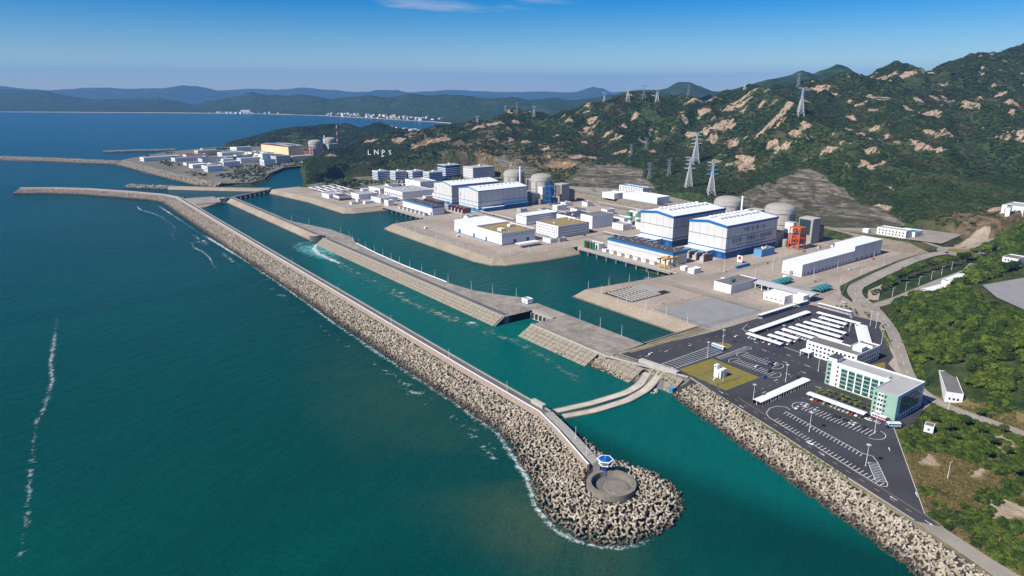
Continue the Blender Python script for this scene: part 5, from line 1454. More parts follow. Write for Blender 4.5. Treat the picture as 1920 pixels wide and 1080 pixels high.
admin(690, 1418, 'white banded office block, leftmost of four below the hillside letters'); admin(720, 1390, 'white banded office block, second from left below the hillside letters')
admin(752, 1370, 'white banded office block, third from left below the hillside letters', 30); admin(772, 1330, 'white banded office block, fourth from left below the hillside letters', 34)
admin(838, 1368, 'tall white office behind the banded blocks', 40, 34, 24, 12); admin(872, 1305, 'grey wide building right of the tall white office', 60, 40, 22, 12, False)
block('parking_hall', 'long grey flat building before the banded office blocks', 'garage', 700, 1322, 752, 1345, 8, roof='grey_roof', wall='plain_grey')
# ---- terrace offices behind the stations
block('terrace_store', 'white flat store on the terrace, left of the long ribbed one', 'store', 878, 862, 905, 892, 9, z=18, roof='white_roof')
lt = block('terrace_store', 'long white ribbed store on the terrace above the retaining slope', 'store', 893, 775, 925, 855, 11, z=18, roof='white_roof', base=(1,'light_blue'))
for k in range(14): inst('rib', cube(M['plain_grey']), lt, (-.1, 3+k*5.7, 5.5), (.3,.5,10)); 
block('terrace_office', 'white two storey office with blue windows high on the terrace', 'office', 955, 865, 975, 925, 12, z=18, roof='light_blue', W=(3,14,1.5,3.6,1.4,3.0), S=(3,4,1.5,3.6,1.4,3.0), units=4)
block('terrace_office', 'white two storey office with square windows above the warehouse', 'office', 951, 395, 968, 433, 9, z=17, roof='pale_roof', W=(2,8,1.6,3.8,1.7,2.2), S=(2,3,1.6,3.8,1.7,2.2))
block('terrace_office', 'low white wing beside the square windowed office', 'office', 968.3, 391, 990, 414, 6, z=17, roof='bluegrey_paint', W=(1,3,1.6,0,1.7,2)); block('kiosk', 'little white kiosk on the grass above the retaining slope', 'kiosk', 946, 442, 952, 450, 4.5, z=17, roof='white_roof')
for k, (x, y) in enumerate([(915,955),(930,925)]):
    t_ = thing('hoarding', 'dark upright hoarding on the terrace, %s from the far station' % nth(k), 'hoarding', (x, y, 18)); inst('panel', cube(M['dark_concrete']), t_, (0,0,5), (.6,8,7)); 
    for c in (-3,3): inst('post', cube(M['fence_metal']), t_, (.6,c,4), (.5,.5,8.4))
# ------------------------------------------------------------------ offices and carports by the car park
# L-shaped office: long white wing with green glazed bays, mint-tiled south wing
lo = thing('office_building', 'L shaped white office with green glass bays and mint tiled end wing', 'office', (424, 165, GZ))
hw = 17.0
MB().box(22,15,-.3,37,58,hw).build('wall', M['white_wall'], lo)
MB().box(0,0,-.3,37,14.98,hw).build('end_wing', M['white_wall'], lo)
MB().box(-.15,-.02,0,-.002,15,hw+1.0).build('mint_tiles', M['mint_tile'], lo)
MB().box(21.8,54.6,0,21.998,58,hw+1.0).build('mint_tiles', M['mint_tile'], lo)
mb = MB(); p = hw
for (a,c,e,f) in [(0,-.1,37.1,.35),(-.1,14.7,22,15.05),(21.95,15,22.35,58.05),(36.7,.35,37.1,58.05),(22.35,57.7,36.7,58.05),(-.1,.35,.3,14.7)]:
    mb.box(a,c,p,e,f,p+1.0)
mb.build('parapet', M['white_wall'], lo)
MB().box(.31,.36,hw,36.69,14.69,hw+.12).build('roof', M['pale_roof'], lo); MB().box(22.36,15.06,hw,36.69,57.69,hw+.12).build('roof', M['pale_roof'], lo)
MB().box(22.4,51.6,hw+.13,31,57.6,hw+3.4).build('stair_house', M['white_wall'], lo); MB().box(22.2,51.4,hw+3.4,31.3,57.9,hw+3.7).build('stair_house_roof', M['dark_roof'], lo)
MB().box(-.2,8.5,0,-.16,11.8,hw-.5).build('white_strip', M['white_wall'], lo)
# glazed bays: recess, mullions, spandrels and panes
nb = 6; y0b, y1b = 16.5, 48.0; bw_ = (y1b-y0b)/nb
for k in range(nb):
    ya = y0b+k*bw_+.5; yb = y0b+(k+1)*bw_-.5
    bay = MB().box(21.90,ya,.8,21.985,yb,15.2).build('glazed_bay', M['green_glass'], lo)
    for r_ in range(5):
        for j in range(4):
            inst('pane', cube(M['green_glass' if (r_+j+k) % 3 else 'glass']), bay, (21.86, ya+(yb-ya)*(j+.5)/4, 2.2+r_*2.85), (.1,(yb-ya)/4-.22,1.55))
        inst('spandrel', cube(M['mint_tile']), bay, (21.84, (ya+yb)/2, 3.55+r_*2.85), (.12, yb-ya-.1, .75))
for r_ in range(5):
    w = inst('window', cube(M['glass']), lo, (21.75, 56.0, 2.2+r_*3.2), (.2,1.8,1.7)); w = inst('window', cube(M['glass']), lo, (21.95, 50.0, 2.2+r_*3.2), (.14,1.1,1.7))
    for yy in (7.2, 9.2, 10.9, 13.2): inst('window', cube(M['glass']), lo, (-.2, yy, 2.2+r_*3.2), (.14,1.25,1.6))
gl = MB().box(5,-.10,4.2,31,-.005,15.6).build('glazed_bay', M['green_glass'], lo)
for r_ in range(4):
    inst('spandrel', cube(M['deepblue_paint']), gl, (18,-.14,5.0+r_*3.2), (25.8,.1,.5))
    for j in range(8): inst('mullion', cube(M['grey_metal']), gl, (5.1+j*3.68,-.14,9.9), (.18,.1,11.2)) if r_ == 0 else None
for r_ in range(5): inst('window', cube(M['glass']), lo, (34,-.03,2.2+r_*3.2), (1.8,.12,1.7))
for j in range(10): inst('window', cube(M['glass']), lo, (3+j*3.4,-.03,1.9), (1.9,.12,1.7))
inst('entrance_canopy', cube(M['white_paint']), lo, (19.5, 17.6, 3.6), (5,5,.4)); inst('roof_unit', cube(M['galvanised']), lo, (26,18,hw+.8), (3,2,1.2))
for k in range(4): inst('aerial', cube(M['grey_metal']), lo, (24+k*.8,16+k*.4,hw+1.4), (.12,.12,2.6))

on = thing('office_building', 'three storey white office with dark flat roof beside the carports', 'office', (487, 222, GZ))
MB().box(0,0,-.3,16,40,10.6).build('wall', M['white_wall'], on); MB().box(16.02,0,-.3,35,13.5,10.6).build('wing', M['white_wall'], on)
mb = MB()
for (a,c,e,f) in [(-.1,-.1,35.1,.35),(-.1,.35,.3,40.1),(15.7,13.6,16.1,40.1),(.3,39.7,15.7,40.1),(16.1,13.2,35.1,13.6),(34.7,.35,35.1,13.2)]: mb.box(a,c,10.6,e,f,11.7)
mb.build('parapet', M['white_wall'], on); MB().box(.31,.36,10.6,15.69,39.69,10.75).build('roof', M['grey_roof'], on); MB().box(15.7,.36,10.6,34.69,13.19,10.75).build('roof', M['grey_roof'], on)
MB().box(10,2,10.76,18,9,14).build('stair_house', M['white_wall'], on); MB().box(9.8,1.8,14,18.2,9.2,14.3).build('stair_house_roof', M['white_roof'], on); MB().box(24.5,1,10.76,25.3,12,12.8).build('roof_screen', M['white_wall'], on)
windows(on, 'W', 35, 40, 3, 12, 1.5, 3.3, 1.7, 1.5, 'glass', 1.2, 1.2, 'white_paint'); windows(on, 'S', 35, 40, 3, 9, 1.5, 3.3, 2.0, 1.6, 'glass', 1.2, 1.2, 'white_paint')
MB().box(-7,33,4.2,-.1,41,4.6).build('porch_roof', M['white_roof'], on)
for a in (-6.5,-.8):
    for c in (33.6,40.4): inst('porch_post', cube(M['white_paint']), on, (a,c,2), (.4,.4,4.4))

# ---- carports: curved white roof on cantilever posts
def carport(label, x, y0, y1, w=6.0, cat='carport', along='Y', group='white carports', h=3.0, double=True):
    L = y1-y0
    t_ = thing('carport', label, cat, (x, y0, GZ), 0, group)
    n = 6; top = []
    mb = MB(); cols = []
    for k in range(n+1):
        u = -w/2+w*k/n; z = h+.55*(1-(u/(w/2))**2)
        cols.append((u, z))
    for (u0,z0),(u1,z1) in zip(cols[:-1], cols[1:]):
        mb.poly([(u0,0,z0),(u1,0,z1),(u1,L,z1),(u0,L,z0)]); mb.poly([(u0,0,z0-.12),(u0,L,z0-.12),(u1,L,z1-.12),(u1,0,z1-.12)])
    mb.poly([(cols[0][0],0,cols[0][1]),(cols[0][0],L,cols[0][1]),(cols[0][0],L,cols[0][1]-.12),(cols[0][0],0,cols[0][1]-.12)])
    mb.poly([(cols[-1][0],0,cols[-1][1]-.12),(cols[-1][0],L,cols[-1][1]-.12),(cols[-1][0],L,cols[-1][1]),(cols[-1][0],0,cols[-1][1])])
    rf_ = mb.build('roof', M['white_roof'], t_)
    k = max(2, int(L/6))
    for j in range(k+1):
        inst('post', cube(M['white_paint']), t_, (0, .3+j*(L-.6)/k, h/2), (.22,.22,h+.4))
        inst('rafter', cube(M['galvanised']), rf_, (0, .3+j*(L-.6)/k, h+.12), (w*.9,.14,.2))
    if along == 'X': t_.rotation_euler = (0,0,R(-90))
    return t_
CP = [(485,281,313.5),(496.5,280,300.5),(507,280,300.5),(518.5,272,301.5),(528.5,254,301),(539.3,261,301),(551,263,300.5),(562.2,273.5,300),(574,274.5,299.5),(585.3,268,308)]
for k, (x, a, c) in enumerate(CP):
    carport('white curved carport roof, %s row counting from the office road' % nth(k), x, a, c)
carport('long white carport along the basin side of the covered car park', 490, 314, 404, 6.0, along='X').location = (490, 314.5, GZ)
t_ = carport('broad white carport at the hill end of the covered car park', 0, 0, 45, 10); t_.location = (543, 243, GZ); t_.rotation_euler = (0,0,R(-59))
t_ = carport('free standing white carport with maroon rear wall beside the lawn', 0, 0, 60, 6.2, along='X'); t_.location = (376.5, 231.5, GZ)
MB().box(-2.9,.1,0,-2.7,59.9,2.9).build('rear_wall', M['maroon'], t_)
for k in range(20): inst('fence_post', cube(M['galvanised']), t_, (4.2, 1+k*3, 1.6), (.12,.12,3.2))
carport('white carport between the hedge garden and the southern bays', 416, 179, 218, 6.0)
# covered walks (bus shelters) by the basin road
def walk(label, x0, y0, L, ang):
    t_ = thing('covered_walk', label, 'shelter', (x0, y0, GZ), ang, 'covered walks')
    MB().box(0,-1.8,3.4,L,1.8,3.75).build('roof', M['white_roof'], t_); MB().box(0,1.6,.2,L,1.72,2.6).build('screen', M['galvanised'], t_); MB().box(0,-1.6,0,L,1.6,.25).build('floor', M['pale_concrete'], t_)
    for k in range(int(L/4.5)+1): inst('post', cube(M['deepblue_paint']), t_, (.4+k*4.4,-1.3,1.8), (.18,.18,3.4))
    return t_
walk('long white covered walk beside the grey lot', 534, 334.5, 56, R(-1)); walk('short white covered walk next to the entrance house', 593, 333.5, 17, R(-1)); walk('white covered walk below the entrance planting', 611, 322, 33, R(-92))

# ---- instrument house on the lawn
ih = thing('instrument_house', 'small white instrument house with stair tower on the lawn', 'hut', (393, 272, GZ))
MB().box(0,0,-.2,7,6,6.2).build('wall', M['white_paint'], ih); MB().box(-.1,3.4,6.2,3,6.1,9.6).build('turret', M['white_paint'], ih); MB().box(3.1,.2,6.2,6.8,5.8,6.5).build('roof', M['white_roof'], ih)
inst('door', cube(M['grey_metal']), ih, (-.04,1.6,1.1), (.1,1,2.2)); inst('window', cube(M['glass']), ih, (-.15,4.7,8.2), (.1,1.2,1.0))
mb = MB()
for k in range(12): mb.box(-6+k*.5,1.2,.0+k*.5,-5.4+k*.5,2.2,.25+k*.5)
mb.build('outside_stair', M['white_paint'], ih)
MB().box(-.1,-.1,-.02,6.2,.12,3.4).build('side_sign', M['galvanised'], ih)
mb_ = thing('weather_mast', 'thin white weather mast beside the instrument house', 'mast', (391, 268.5, GZ)); MB().cyl(0,0,0,7.5,.12,.06).build('pole', M['white_paint'], mb_); inst('vane', cube(M['white_paint']), mb_, (0,0,7.4), (.9,.08,.3))
# ---- lookout tower on the head
tw = thing('lookout_tower', 'hexagonal lookout tower with blue glass roof on the breakwater head', 'tower', (237.5, 231.5, 6.4), R(12))
hexp = lambda r: [(r*math.cos(R(60*k)), r*math.sin(R(60*k))) for k in range(6)]
MB().prism(hexp(2.1), 0, 6.6).build('shaft', M['deepblue_paint'], tw); MB().prism(hexp(3.6), 6.6, 7.0).build('deck', M['white_paint'], tw)
MB().prism(hexp(3.1), 7.0, 9.3).build('cabin', M['glass'], tw)
for k in range(6):
    a = R(60*k); inst('corner_post', cube(M['white_paint']), tw, (3.12*math.cos(a),3.12*math.sin(a),8.2), (.25,.25,2.4), (0,0,a))
MB().prism(hexp(4.6), 9.3, 9.75).build('roof_rim', M['white_paint'], tw); MB().lathe([(3.9,9.76),(3.4,10.0),(.3,10.4)], n=6).build('roof_glass', M['blue_glass'], tw)
mb = MB()
for k in range(6):
    a, c = Vector((3.5*math.cos(R(60*k)),3.5*math.sin(R(60*k)),7)), Vector((3.5*math.cos(R(60*k+60)),3.5*math.sin(R(60*k+60)),7))
    mb.bar(a+Vector((0,0,1)), c+Vector((0,0,1)), .05); mb.bar(a, a+Vector((0,0,1)), .05)
mb.build('railing', M['white_paint'], tw); MB().cyl(0,0,10.4,12.2,.07).build('aerial', M['white_paint'], tw); inst('door', cube(M['white_paint']), tw, (-1.85,0,1.2), (.1,1,2.1))
MB().box(-2.6,1.6,0,2.6,6,5.6).build('stair_wall', M['dark_concrete'], tw)
bo = thing('marker_post', 'small white marker post on the ring floor', 'post', (227, 214, 7.2)); MB().cyl(0,0,0,2.0,.15).build('pole', M['white_paint'], bo); inst('lantern', cube(M['red_paint']), bo, (0,0,2.1), (.35,.35,.4))
# ---- small things along the shore
hutm = block('kiosk', 'small white hut on the divider dike beside the sluice', 'hut', 391, 494, 398, 503, 4.2, roof='pale_roof', W=(1,3,1.4,0,1.2,1.2,'blue_paint'), base=(.7,'light_blue'))
bx = thing('blue_cabinet', 'blue steel cabinet at the water edge below the slab slope', 'cabinet', (360, 288, 0.6)); MB().box(-1.6,-1.6,0,1.6,1.6,3).build('body', M['bluegrey_paint'], bx); MB().box(-1.8,-1.8,3,1.8,1.8,3.2).build('lid', M['light_blue'], bx); MB().box(-1.9,-1.9,-3,1.9,1.9,0).build('plinth', M['dark_concrete'], bx)
ab = block('retaining_hut', 'long low concrete wall hut above the slab slope beside the road', 'wall hut', 373.5, 296, 377.5, 330, 2.2, wall='pale_concrete', roof='pale_concrete', parapet=0, rz=R(6))
# floating boom: two curved bands of floats with slatted skirts
def boom(label, line):
    t_ = thing('floating_boom', label, 'boom', (0,0,0), 0, 'debris booms')
    P = resample(line, 60)
    for _ in range(8): P[1:-1] = (P[:-2]+2*P[1:-1]+P[2:])/4
    T = np.gradient(P, axis=0); T /= np.linalg.norm(T, axis=1)[:,None]; N = np.stack([-T[:,1], T[:,0]], 1)
    zb = .2+np.clip((P[:,0]-340)/30, 0, 1)**2*5.5
    for (o0, o1, z0, z1, nm, mt) in [(-3.5,-2.8,-.3,.5,'float','dark_concrete'), (-2.8,2.8,.05,.12,'net_sheet','ring_concrete'), (2.8,3.5,-.3,.7,'float','dark_concrete')]:
        mb = MB(); L0 = [(*(P[i]+N[i]*o0), zb[i]+z0) for i in range(60)]; L1 = [(*(P[i]+N[i]*o0), zb[i]+z1) for i in range(60)]; R1 = [(*(P[i]+N[i]*o1), zb[i]+z1) for i in range(60)]; R0 = [(*(P[i]+N[i]*o1), zb[i]+z0) for i in range(60)]
        mb.strip(L0, L1); mb.strip(L1, R1); mb.strip(R1, R0); mb.build(nm, M[mt], t_)
    Q = resample(np.column_stack([P, zb]), 110); me = cube(M['boom_slat'])
    T2 = np.gradient(Q[:,:2], axis=0); 
    for i in range(110):
        a = math.atan2(T2[i,1], T2[i,0]); inst('slat', me, t_, (Q[i,0], Q[i,1], Q[i,2]+.4), (.22, 5.4, .8), (0,0,a))
    return t_
boom('slatted debris boom curving across the channel, upstream one of two', [(273,314.5),(300,308.8),(331,306.2),(350,309.5),(364,315.5)]); boom('slatted debris boom curving across the channel, downstream one of two', [(273,305.5),(294,299.5),(323,297),(346,300.8),(371,308)])
# ---- houses on the right
block('cottage', 'white cottage with dark grey flat roof beside the forest', 'house', 486, 150, 526, 160, 6.5, z=7.6, roof='grey_roof', rz=R(28), parapet=.4, W=(1,3,1.6,0,1.3,1.5), S=(1,9,1.6,0,1.6,1.5))
block('hut', 'little white hut with grey roof in the scrub beside the L shaped office', 'hut', 428, 144, 434, 149, 3.8, z=7.4, roof='grey_roof', rz=R(15), parapet=.2, W=(1,1,1,0,1.2,1.2))
t_ = thing('long_cottage', 'long low house with dark red tiled roof at the picture edge', 'house', (492, 105, 8.3), R(35))
MB().box(0,0,-1,26,8,3.2).build('wall', M['white_wall'], t_); MB().add([(-.6,-.8,3.1),(26.6,-.8,3.1),(26.6,4,5.2),(-.6,4,5.2),(-.6,8.8,3.1),(26.6,8.8,3.1)], [(0,1,2,3),(3,2,5,4),(0,3,4),(1,5,2)]).build('roof', M['maroon'], t_)
for k in range(6): inst('window', cube(M['glass']), t_, (3+k*4,-.05,1.6), (1.2,.12,1.2))
for k, (x, y, a, L) in enumerate([(706,264,-6,34),(754,264,0,40)]):
    t_ = thing('blue_roof_shed', ['long shed with pale blue roof beside the curved road, lower one', 'long shed with pale blue roof beside the curved road, upper one'][k], 'shed', (x, y, gz1(x,y)+.2), R(a))
    MB().box(0,0,-2,L,8,3.6).build('wall', M['white_wall'], t_); MB().add([(-.5,-.6,3.6),(L+.5,-.6,3.6),(L+.5,4,4.8),(-.5,4,4.8),(-.5,8.6,3.6),(L+.5,8.6,3.6)], [(0,1,2,3),(3,2,5,4)]).build('roof', M['light_blue'] if False else M['white_roof'], t_)
    for j in range(5): inst('roof_panel', cube(M['light_blue']), t_, (3+j*L/5, 1.7, 4.2), (3,.12,.1))
for k, (x, y, lx, ly, h, l) in enumerate([(1108,316,40,26,10,'white villa block on the hill shoulder at the picture edge'),(815,228,20,14,7,'grey roofed white villa among trees at the picture edge'),(838,216,12,12,9,'white tower villa beside the grey roofed villa')]):
    t_ = block('villa', l, 'house', x, y, x+lx, y+ly, h, z=gz1(x,y)+.5, roof='pale_roof' if k != 1 else 'grey_roof', W=(2 if h > 6 else 1,4,1.2,3,1.6,1.6), S=(2 if h > 6 else 1,5,1.2,3,1.6,1.6)); MB().box(-1,-1,-8,lx+1,ly+1,0).build('foundation', M['pale_concrete'], t_)
wt = thing('watch_tower', 'white watch tower on the hill shoulder above the bare strip', 'tower', (1090, 326, gz1(1090,326)+1.0)); MB().box(0,0,-3,5,5,11).build('shaft', M['white_wall'], wt); MB().box(-1.2,-1.2,11,6.2,6.2,11.5).build('deck', M['white_paint'], wt); MB().box(.4,.4,11.5,4.6,4.6,14).build('cabin', M['glass'], wt); MB().box(-.6,-.6,14,5.6,5.6,14.5).build('roof', M['white_paint'], wt)
# ------------------------------------------------------------------ older plant across the canal and far-shore town
OZ = 6.6
oh = thing('turbine_hall', 'cream turbine hall with orange trim at the older plant beyond the canal', 'turbine hall', (722, 2080, OZ), R(10.5))
MB().box(0,0,-.3,52,165,32).build('wall', M['cream_wall'], oh); MB().box(-.7,-.7,32,52.7,165.7,34).build('fascia', M['red_paint'], oh)
MB().add([(0,0,34.02),(52,0,34.02),(52,82,36.4),(0,82,36.4),(0,165,34.02),(52,165,34.02)], [(0,1,2,3),(3,2,5,4)]).build('roof', M['pale_roof'], oh)
MB().box(-.3,-.3,-.2,52.3,165.3,5).build('plinth', M['orange_paint'], oh)
for k in range(10): inst('roof_light', cube(M['glass']), oh, (26, 12+k*15.5, 35.6), (14,5,1.6))
reactor('pale grey domed reactor building at the older plant, beside the cream hall', 806, 2078, 20, 57, z=OZ); reactor('pale grey domed reactor building at the older plant, the more distant', 885, 2156, 20, 57, z=OZ)
stack('thin white vent stack between the older plant domes', 850, 2110, OZ, 66, 2.2)
frame_tower('red brown steel lattice beside the cream hall', 770, 2045, 18, 18, 30, 'red_paint', 3)
olds = [(560,2010,60,26,12,'white_wall','pale_roof','long white shed before the cream hall'),(470,2060,70,30,12,'white_wall','dark_roof','dark roofed white shed on the older plant shore'),(500,1960,46,24,10,'white_wall','pale_roof','white shed nearest the canal on the older plant shore'),(430,1840,40,26,13,'white_wall','pale_roof','white blue hut building by the canal mouth'),(640,1950,44,34,18,'plain_grey','grey_roof','grey cubic building between canal and cream hall'),(590,1900,34,26,15,'white_wall','blue_paint','blue and white cube house near the canal'),(690,1960,60,30,14,'cream_wall','pale_roof','cream low building below the older plant domes'),(420,2160,90,30,9,'white_wall','brown_roof','brown roofed shed beside the far breakwater'),(350,2220,100,34,10,'white_wall','pale_roof','white quay shed with blue patch on the far breakwater shore'),(560,2200,70,34,14,'white_wall','pale_roof','pale hall on the older plant shore front'),(520,2320,60,30,14,'cream_wall','pale_roof','cream block behind the older plant sheds'),(640,2330,50,26,18,'white_wall','pale_roof','white block at the rear of the older plant'),(838,2050,36,34,36,'concrete','grey_roof','tall concrete fuel block beside the older plant domes'),(985,2090,30,24,22,'plain_grey','grey_roof','grey stair block right of the older plant domes'),(1010,2120,40,18,10,'red_paint','white_roof','red and white low building right of the older plant domes'),(660,2420,40,40,10,'white_wall','white_roof','white square house on the older plant rear shore'),(615,1990,16,14,24,'white_wall','white_roof','slim white tower house before the cream hall'),(470,2250,60,26,9,'white_wall','red_paint','white shed with red roof edge on the older plant shore')]
for k, (x, y, lx, ly, h, wl_, rf, lb) in enumerate(olds):
    block('plant_shed' if h < 15 else 'plant_block', lb, 'building', x, y, x+lx, y+ly, h, z=OZ, wall=wl_, roof=rf, rz=R(8), parapet=.8, W=(1 if h < 12 else 2, 6, 2.5, 5, 2.2, 2.6))
rs = random.Random(21)
for k in range(60):
    x = rs.uniform(400, 790); y = rs.uniform(1870, 2430)
    if x > 690 and y > 2000: continue
    if any(abs(x-(o[0]+o[2]/2)) < o[2]/2+14 and abs(y-(o[1]+o[3]/2)) < o[3]/2+14 for o in olds): continue
    block('plant_shed', 'one of the low pale sheds crowded on the older plant shore', 'building', x, y, x+rs.uniform(18,48), y+rs.uniform(14,28), rs.uniform(6,13), z=OZ, wall=rs.choice(['white_wall','white_wall','cream_wall','plain_grey']), roof=rs.choice(['pale_roof','grey_roof','white_roof','brown_roof']), rz=R(8), parapet=.6, group='low sheds of the older plant')
# breakwaters round the older plant
def rubble(label, line, w, top, parts, seed, step=4.2, sc_=1.7):
    t_ = thing('breakwater', label, 'breakwater', (0,0,0))
    loft(MB(), line, [(w,-4),(w-2,-1),(4,top),(-4,top),(-w+2,-1),(-w,-4)]).build('core', M['rock_core'], t_)
    armour_field(t_, field_points(line, [(w-2,-.4),(4,top),(-4,top),(-w+2,-.4)], step, seed), seed, parts, sc_)
    MB().strip([(x,y,top+1.2) for x,y in offs(line,1.6)], [(x,y,top+1.2) for x,y in offs(line,-1.6)]).build('crest_path', M['concrete'], t_)
    return t_
rubble('straight far breakwater of the older plant reaching left out of view', [(-330,3080),(-100,2790),(23,2640),(170,2440),(305,2240),(352,1815),(378,1640),(400,1600)], 26, 7, 40, 31)
rubble('short stubby breakwater tip beside the lock channel', [(232,1704),(262,1660),(300,1622)], 15, 5, 30, 32)
rubble('low rock groyne behind the older plant', [(310,2700),(400,2690),(520,2640)], 14, 4, 20, 33)
jt = thing('jetty_dike', 'low pale dike running from the breakwater stub to the canal bridge', 'dike', (0,0,0))
loft(MB(), [(300,1620),(368,1548),(430,1486),(462,1462)], [(14,-3),(7,5.6),(-7,5.6),(-16,-3)]).build('bank', M['masonry'], jt); loft(MB(), [(300,1620),(368,1548),(430,1486),(462,1462)], [(4,5.65),(-4,5.65)], caps=False).build('road', M['road_concrete'], jt)
br = thing('canal_bridge', 'dark low weir bridge across the lagoon mouth', 'bridge', (0,0,0))
loft(MB(), [(356,1372),(404,1405),(452,1438)], [(5,5.6),(5,7.2),(-5,7.2),(-5,5.6)]).build('deck', M['dark_concrete'], br)
for k in range(9): inst('pier', cube(M['dark_concrete']), br, (360+k*11.6, 1375+k*7.9, 1.5), (2.2,9,8.6), (0,0,R(34)))
lk = thing('lock_gate', 'concrete lock platform closing the far end of the discharge channel', 'lock', (0,0,0))
MB().prism([(284,1330),(284,1418),(334,1412),(332,1352),(326,1330)], -4, 6).build('platform', M['road_concrete'], lk); MB().strip([(284,1318,-1.5),(330,1330,-1.5),(346,1352,-1.5)], [(284,1332,6),(326,1332,6),(334,1354,6)]).build('slope', M['masonry'], lk)
inst('gate_house', cube(M['concrete']), lk, (338,1368,4.5), (12,16,7)); inst('gate_deck', cube(M['dark_concrete']), lk, (345,1366,7.4), (22,10,1))
# radio mast
ms = thing('radio_mast', 'red and white lattice radio mast on the hill beyond the canal', 'mast', (952, 2250, gz1(952,2250)))
for k in range(8):
    mb = MB(); z0, z1 = k*11-4, k*11+7; w0, w1 = 2.6-k*.22, 2.6-(k+1)*.22
    for a, c in ((-1,-1),(1,-1),(1,1),(-1,1)): mb.bar((a*w0,c*w0,z0),(a*w1,c*w1,z1),.28)
    for a, c, e, f in ((-1,-1,1,-1),(1,-1,1,1),(1,1,-1,1),(-1,1,-1,-1)): mb.bar((a*w0,c*w0,z0),(e*w1,f*w1,z1),.16)
    mb.build('mast_section', M['red_paint' if k % 2 == 0 else 'white_paint'], ms)
# letters on the slope
ltx = [('L',0),('N',15),('P',29),('S',43)]
LET = []
for k, (ch, o_) in enumerate(ltx):
    x, y = 784+o_*1.0, 1655-o_*.76
    LET.append((ch, x, y))
for ch, x, y in LET:
    t_ = tag(D.objects.new('hillside_letter', text_mesh('hillside_letter', ch, 18, M['white_paint'], .8)), 'white letter %s standing on the hillside above the banded offices' % ch, 'letter', 'hillside letters')
    t_.location = (x, y, max(gz1(x,y), gz1(x-4,y-4))+3.0); t_.rotation_euler = (R(80), 0, R(-38)); link(t_)
t_ = thing('summit_wall', 'pale terrace wall above the hillside letters', 'wall', (800, 1610, gz1(800,1610)), R(-35)); MB().box(-4,0,-3,44,4,3).build('wall', M['white_wall'], t_); inst('wall_house', cube(M['white_wall']), t_, (0,2,4), (6,5,4))
# town on the far shore: white houses a few pixels high
hm = [MB().box(-.5,-.5,-.3,.5,.5,1).mesh('wall', M[k]) for k in ('white_wall','plain_grey','cream_wall')]
hr = [MB().box(-.53,-.53,1,.53,.53,1.06).mesh('roof', M[k]) for k in ('pale_roof','red_paint','white_roof')]
rt = random.Random(5)
def farz(x, y):
    d = (FARV[:,:,0]-x)**2+(FARV[:,:,1]-y)**2; i = np.unravel_index(np.argmin(d), d.shape); return float(FARV[i][2])
def town(n, p0, p1, spread, label, group, hmax):
    for k in range(n):
        u = rt.random(); x = p0[0]+(p1[0]-p0[0])*u+rt.uniform(0,1)*spread*.6; y = p0[1]+(p1[1]-p0[1])*u+rt.uniform(0,1)*spread*.8
        z = max(farz(x,y), 2.0); w = rt.uniform(14,34); d = rt.uniform(12,24); h = rt.uniform(7,hmax)
        t_ = thing('house', label, 'house', (x,y,z-.5), rt.uniform(0,1.5), group)
        j = rt.choice([0,0,0,1,2]); a = inst('wall', hm[j], t_, (0,0,0), (w,d,h)); inst('roof', hr[rt.choice([0,0,1,2])], t_, (0,0,0), (w,d,h))
town(70, (2330,4050), (2180,5300), 420, 'small pale house in the town at the far right of the bay', 'houses of the far town', 18)
town(26, (1950,5950), (1600,6480), 160, 'small pale house on the far shore below the pointed hill', 'houses on the far shore', 14)
t_ = thing('hotel', 'wide grey hotel block alone on the far beach', 'hotel', (1800,6300,3), R(-45)); MB().box(0,0,-1,84,30,26).build('wall', M['plain_grey'], t_)
for k in range(5): inst('storey_band', cube(M['white_wall']), t_, (42,15,3+k*5.2), (85,31,1.2))
# nearer village on this side of the bay
for k in range(60):
    x, y = 1480+rt.uniform(-60,420), 2480+rt.uniform(-300,360); z = gz1(x,y)
    if z < 1.5: continue
    t_ = thing('house', 'small pale house in the village behind the older plant hill', 'house', (x,y,z-.4), rt.uniform(0,1.5), 'houses of the near village'); w, d, h = rt.uniform(12,26), rt.uniform(10,20), rt.uniform(6,14)
    inst('wall', hm[rt.choice([0,0,1])], t_, (0,0,0), (w,d,h)); inst('roof', hr[rt.choice([0,1,2])], t_, (0,0,0), (w,d,h))
# ------------------------------------------------------------------ lamps, fences, pylons, vehicles
def lamp_parts(h, kind):
    pole = MB().cyl(0,0,-.2,h,.17,.08,n=8).mesh('pole', M['white_paint'])
    if kind == 'high':
        head = MB().lathe([(.25,h-.3),(1.25,h+.05),(1.25,h+.35),(.3,h+.5)], n=12).mesh('lamp_ring', M['galvanised'])
        base = MB().cyl(0,0,-.1,.5,.4,n=8).mesh('base', M['pale_concrete'])
        return [('pole', pole), ('lamp_ring', head), ('base', base)]
    if kind == 'arm':
        arm = MB().bar((0,0,h-.15),(1.6,0,h+.25),.07).mesh('arm', M['white_paint'])
        head = MB().box(1.3,-.18,h+.16,2.4,.18,h+.36).mesh('lamp_head', M['galvanised'])
        return [('pole', pole), ('arm', arm), ('lamp_head', head)]
    head = MB().box(-.55,-.2,h-.05,.55,.2,h+.18).mesh('lamp_head', M['galvanised'])
    return [('pole', pole), ('lamp_head', head)]
LAMPK = {k: lamp_parts(h, t_) for k, (h, t_) in {'high': (13.0,'high'), 'arm': (9.5,'arm'), 'plain': (9.0,'plain'), 'tall': (16.0,'plain')}.items()}
def lamp(kind, x, y, z, label, group, rz=0.0):
    t_ = thing('lamp_post', label, 'lamp post', (x,y,z), rz, group)
    for n_, me_ in LAMPK[kind]: inst(n_, me_, t_, (0,0,0))
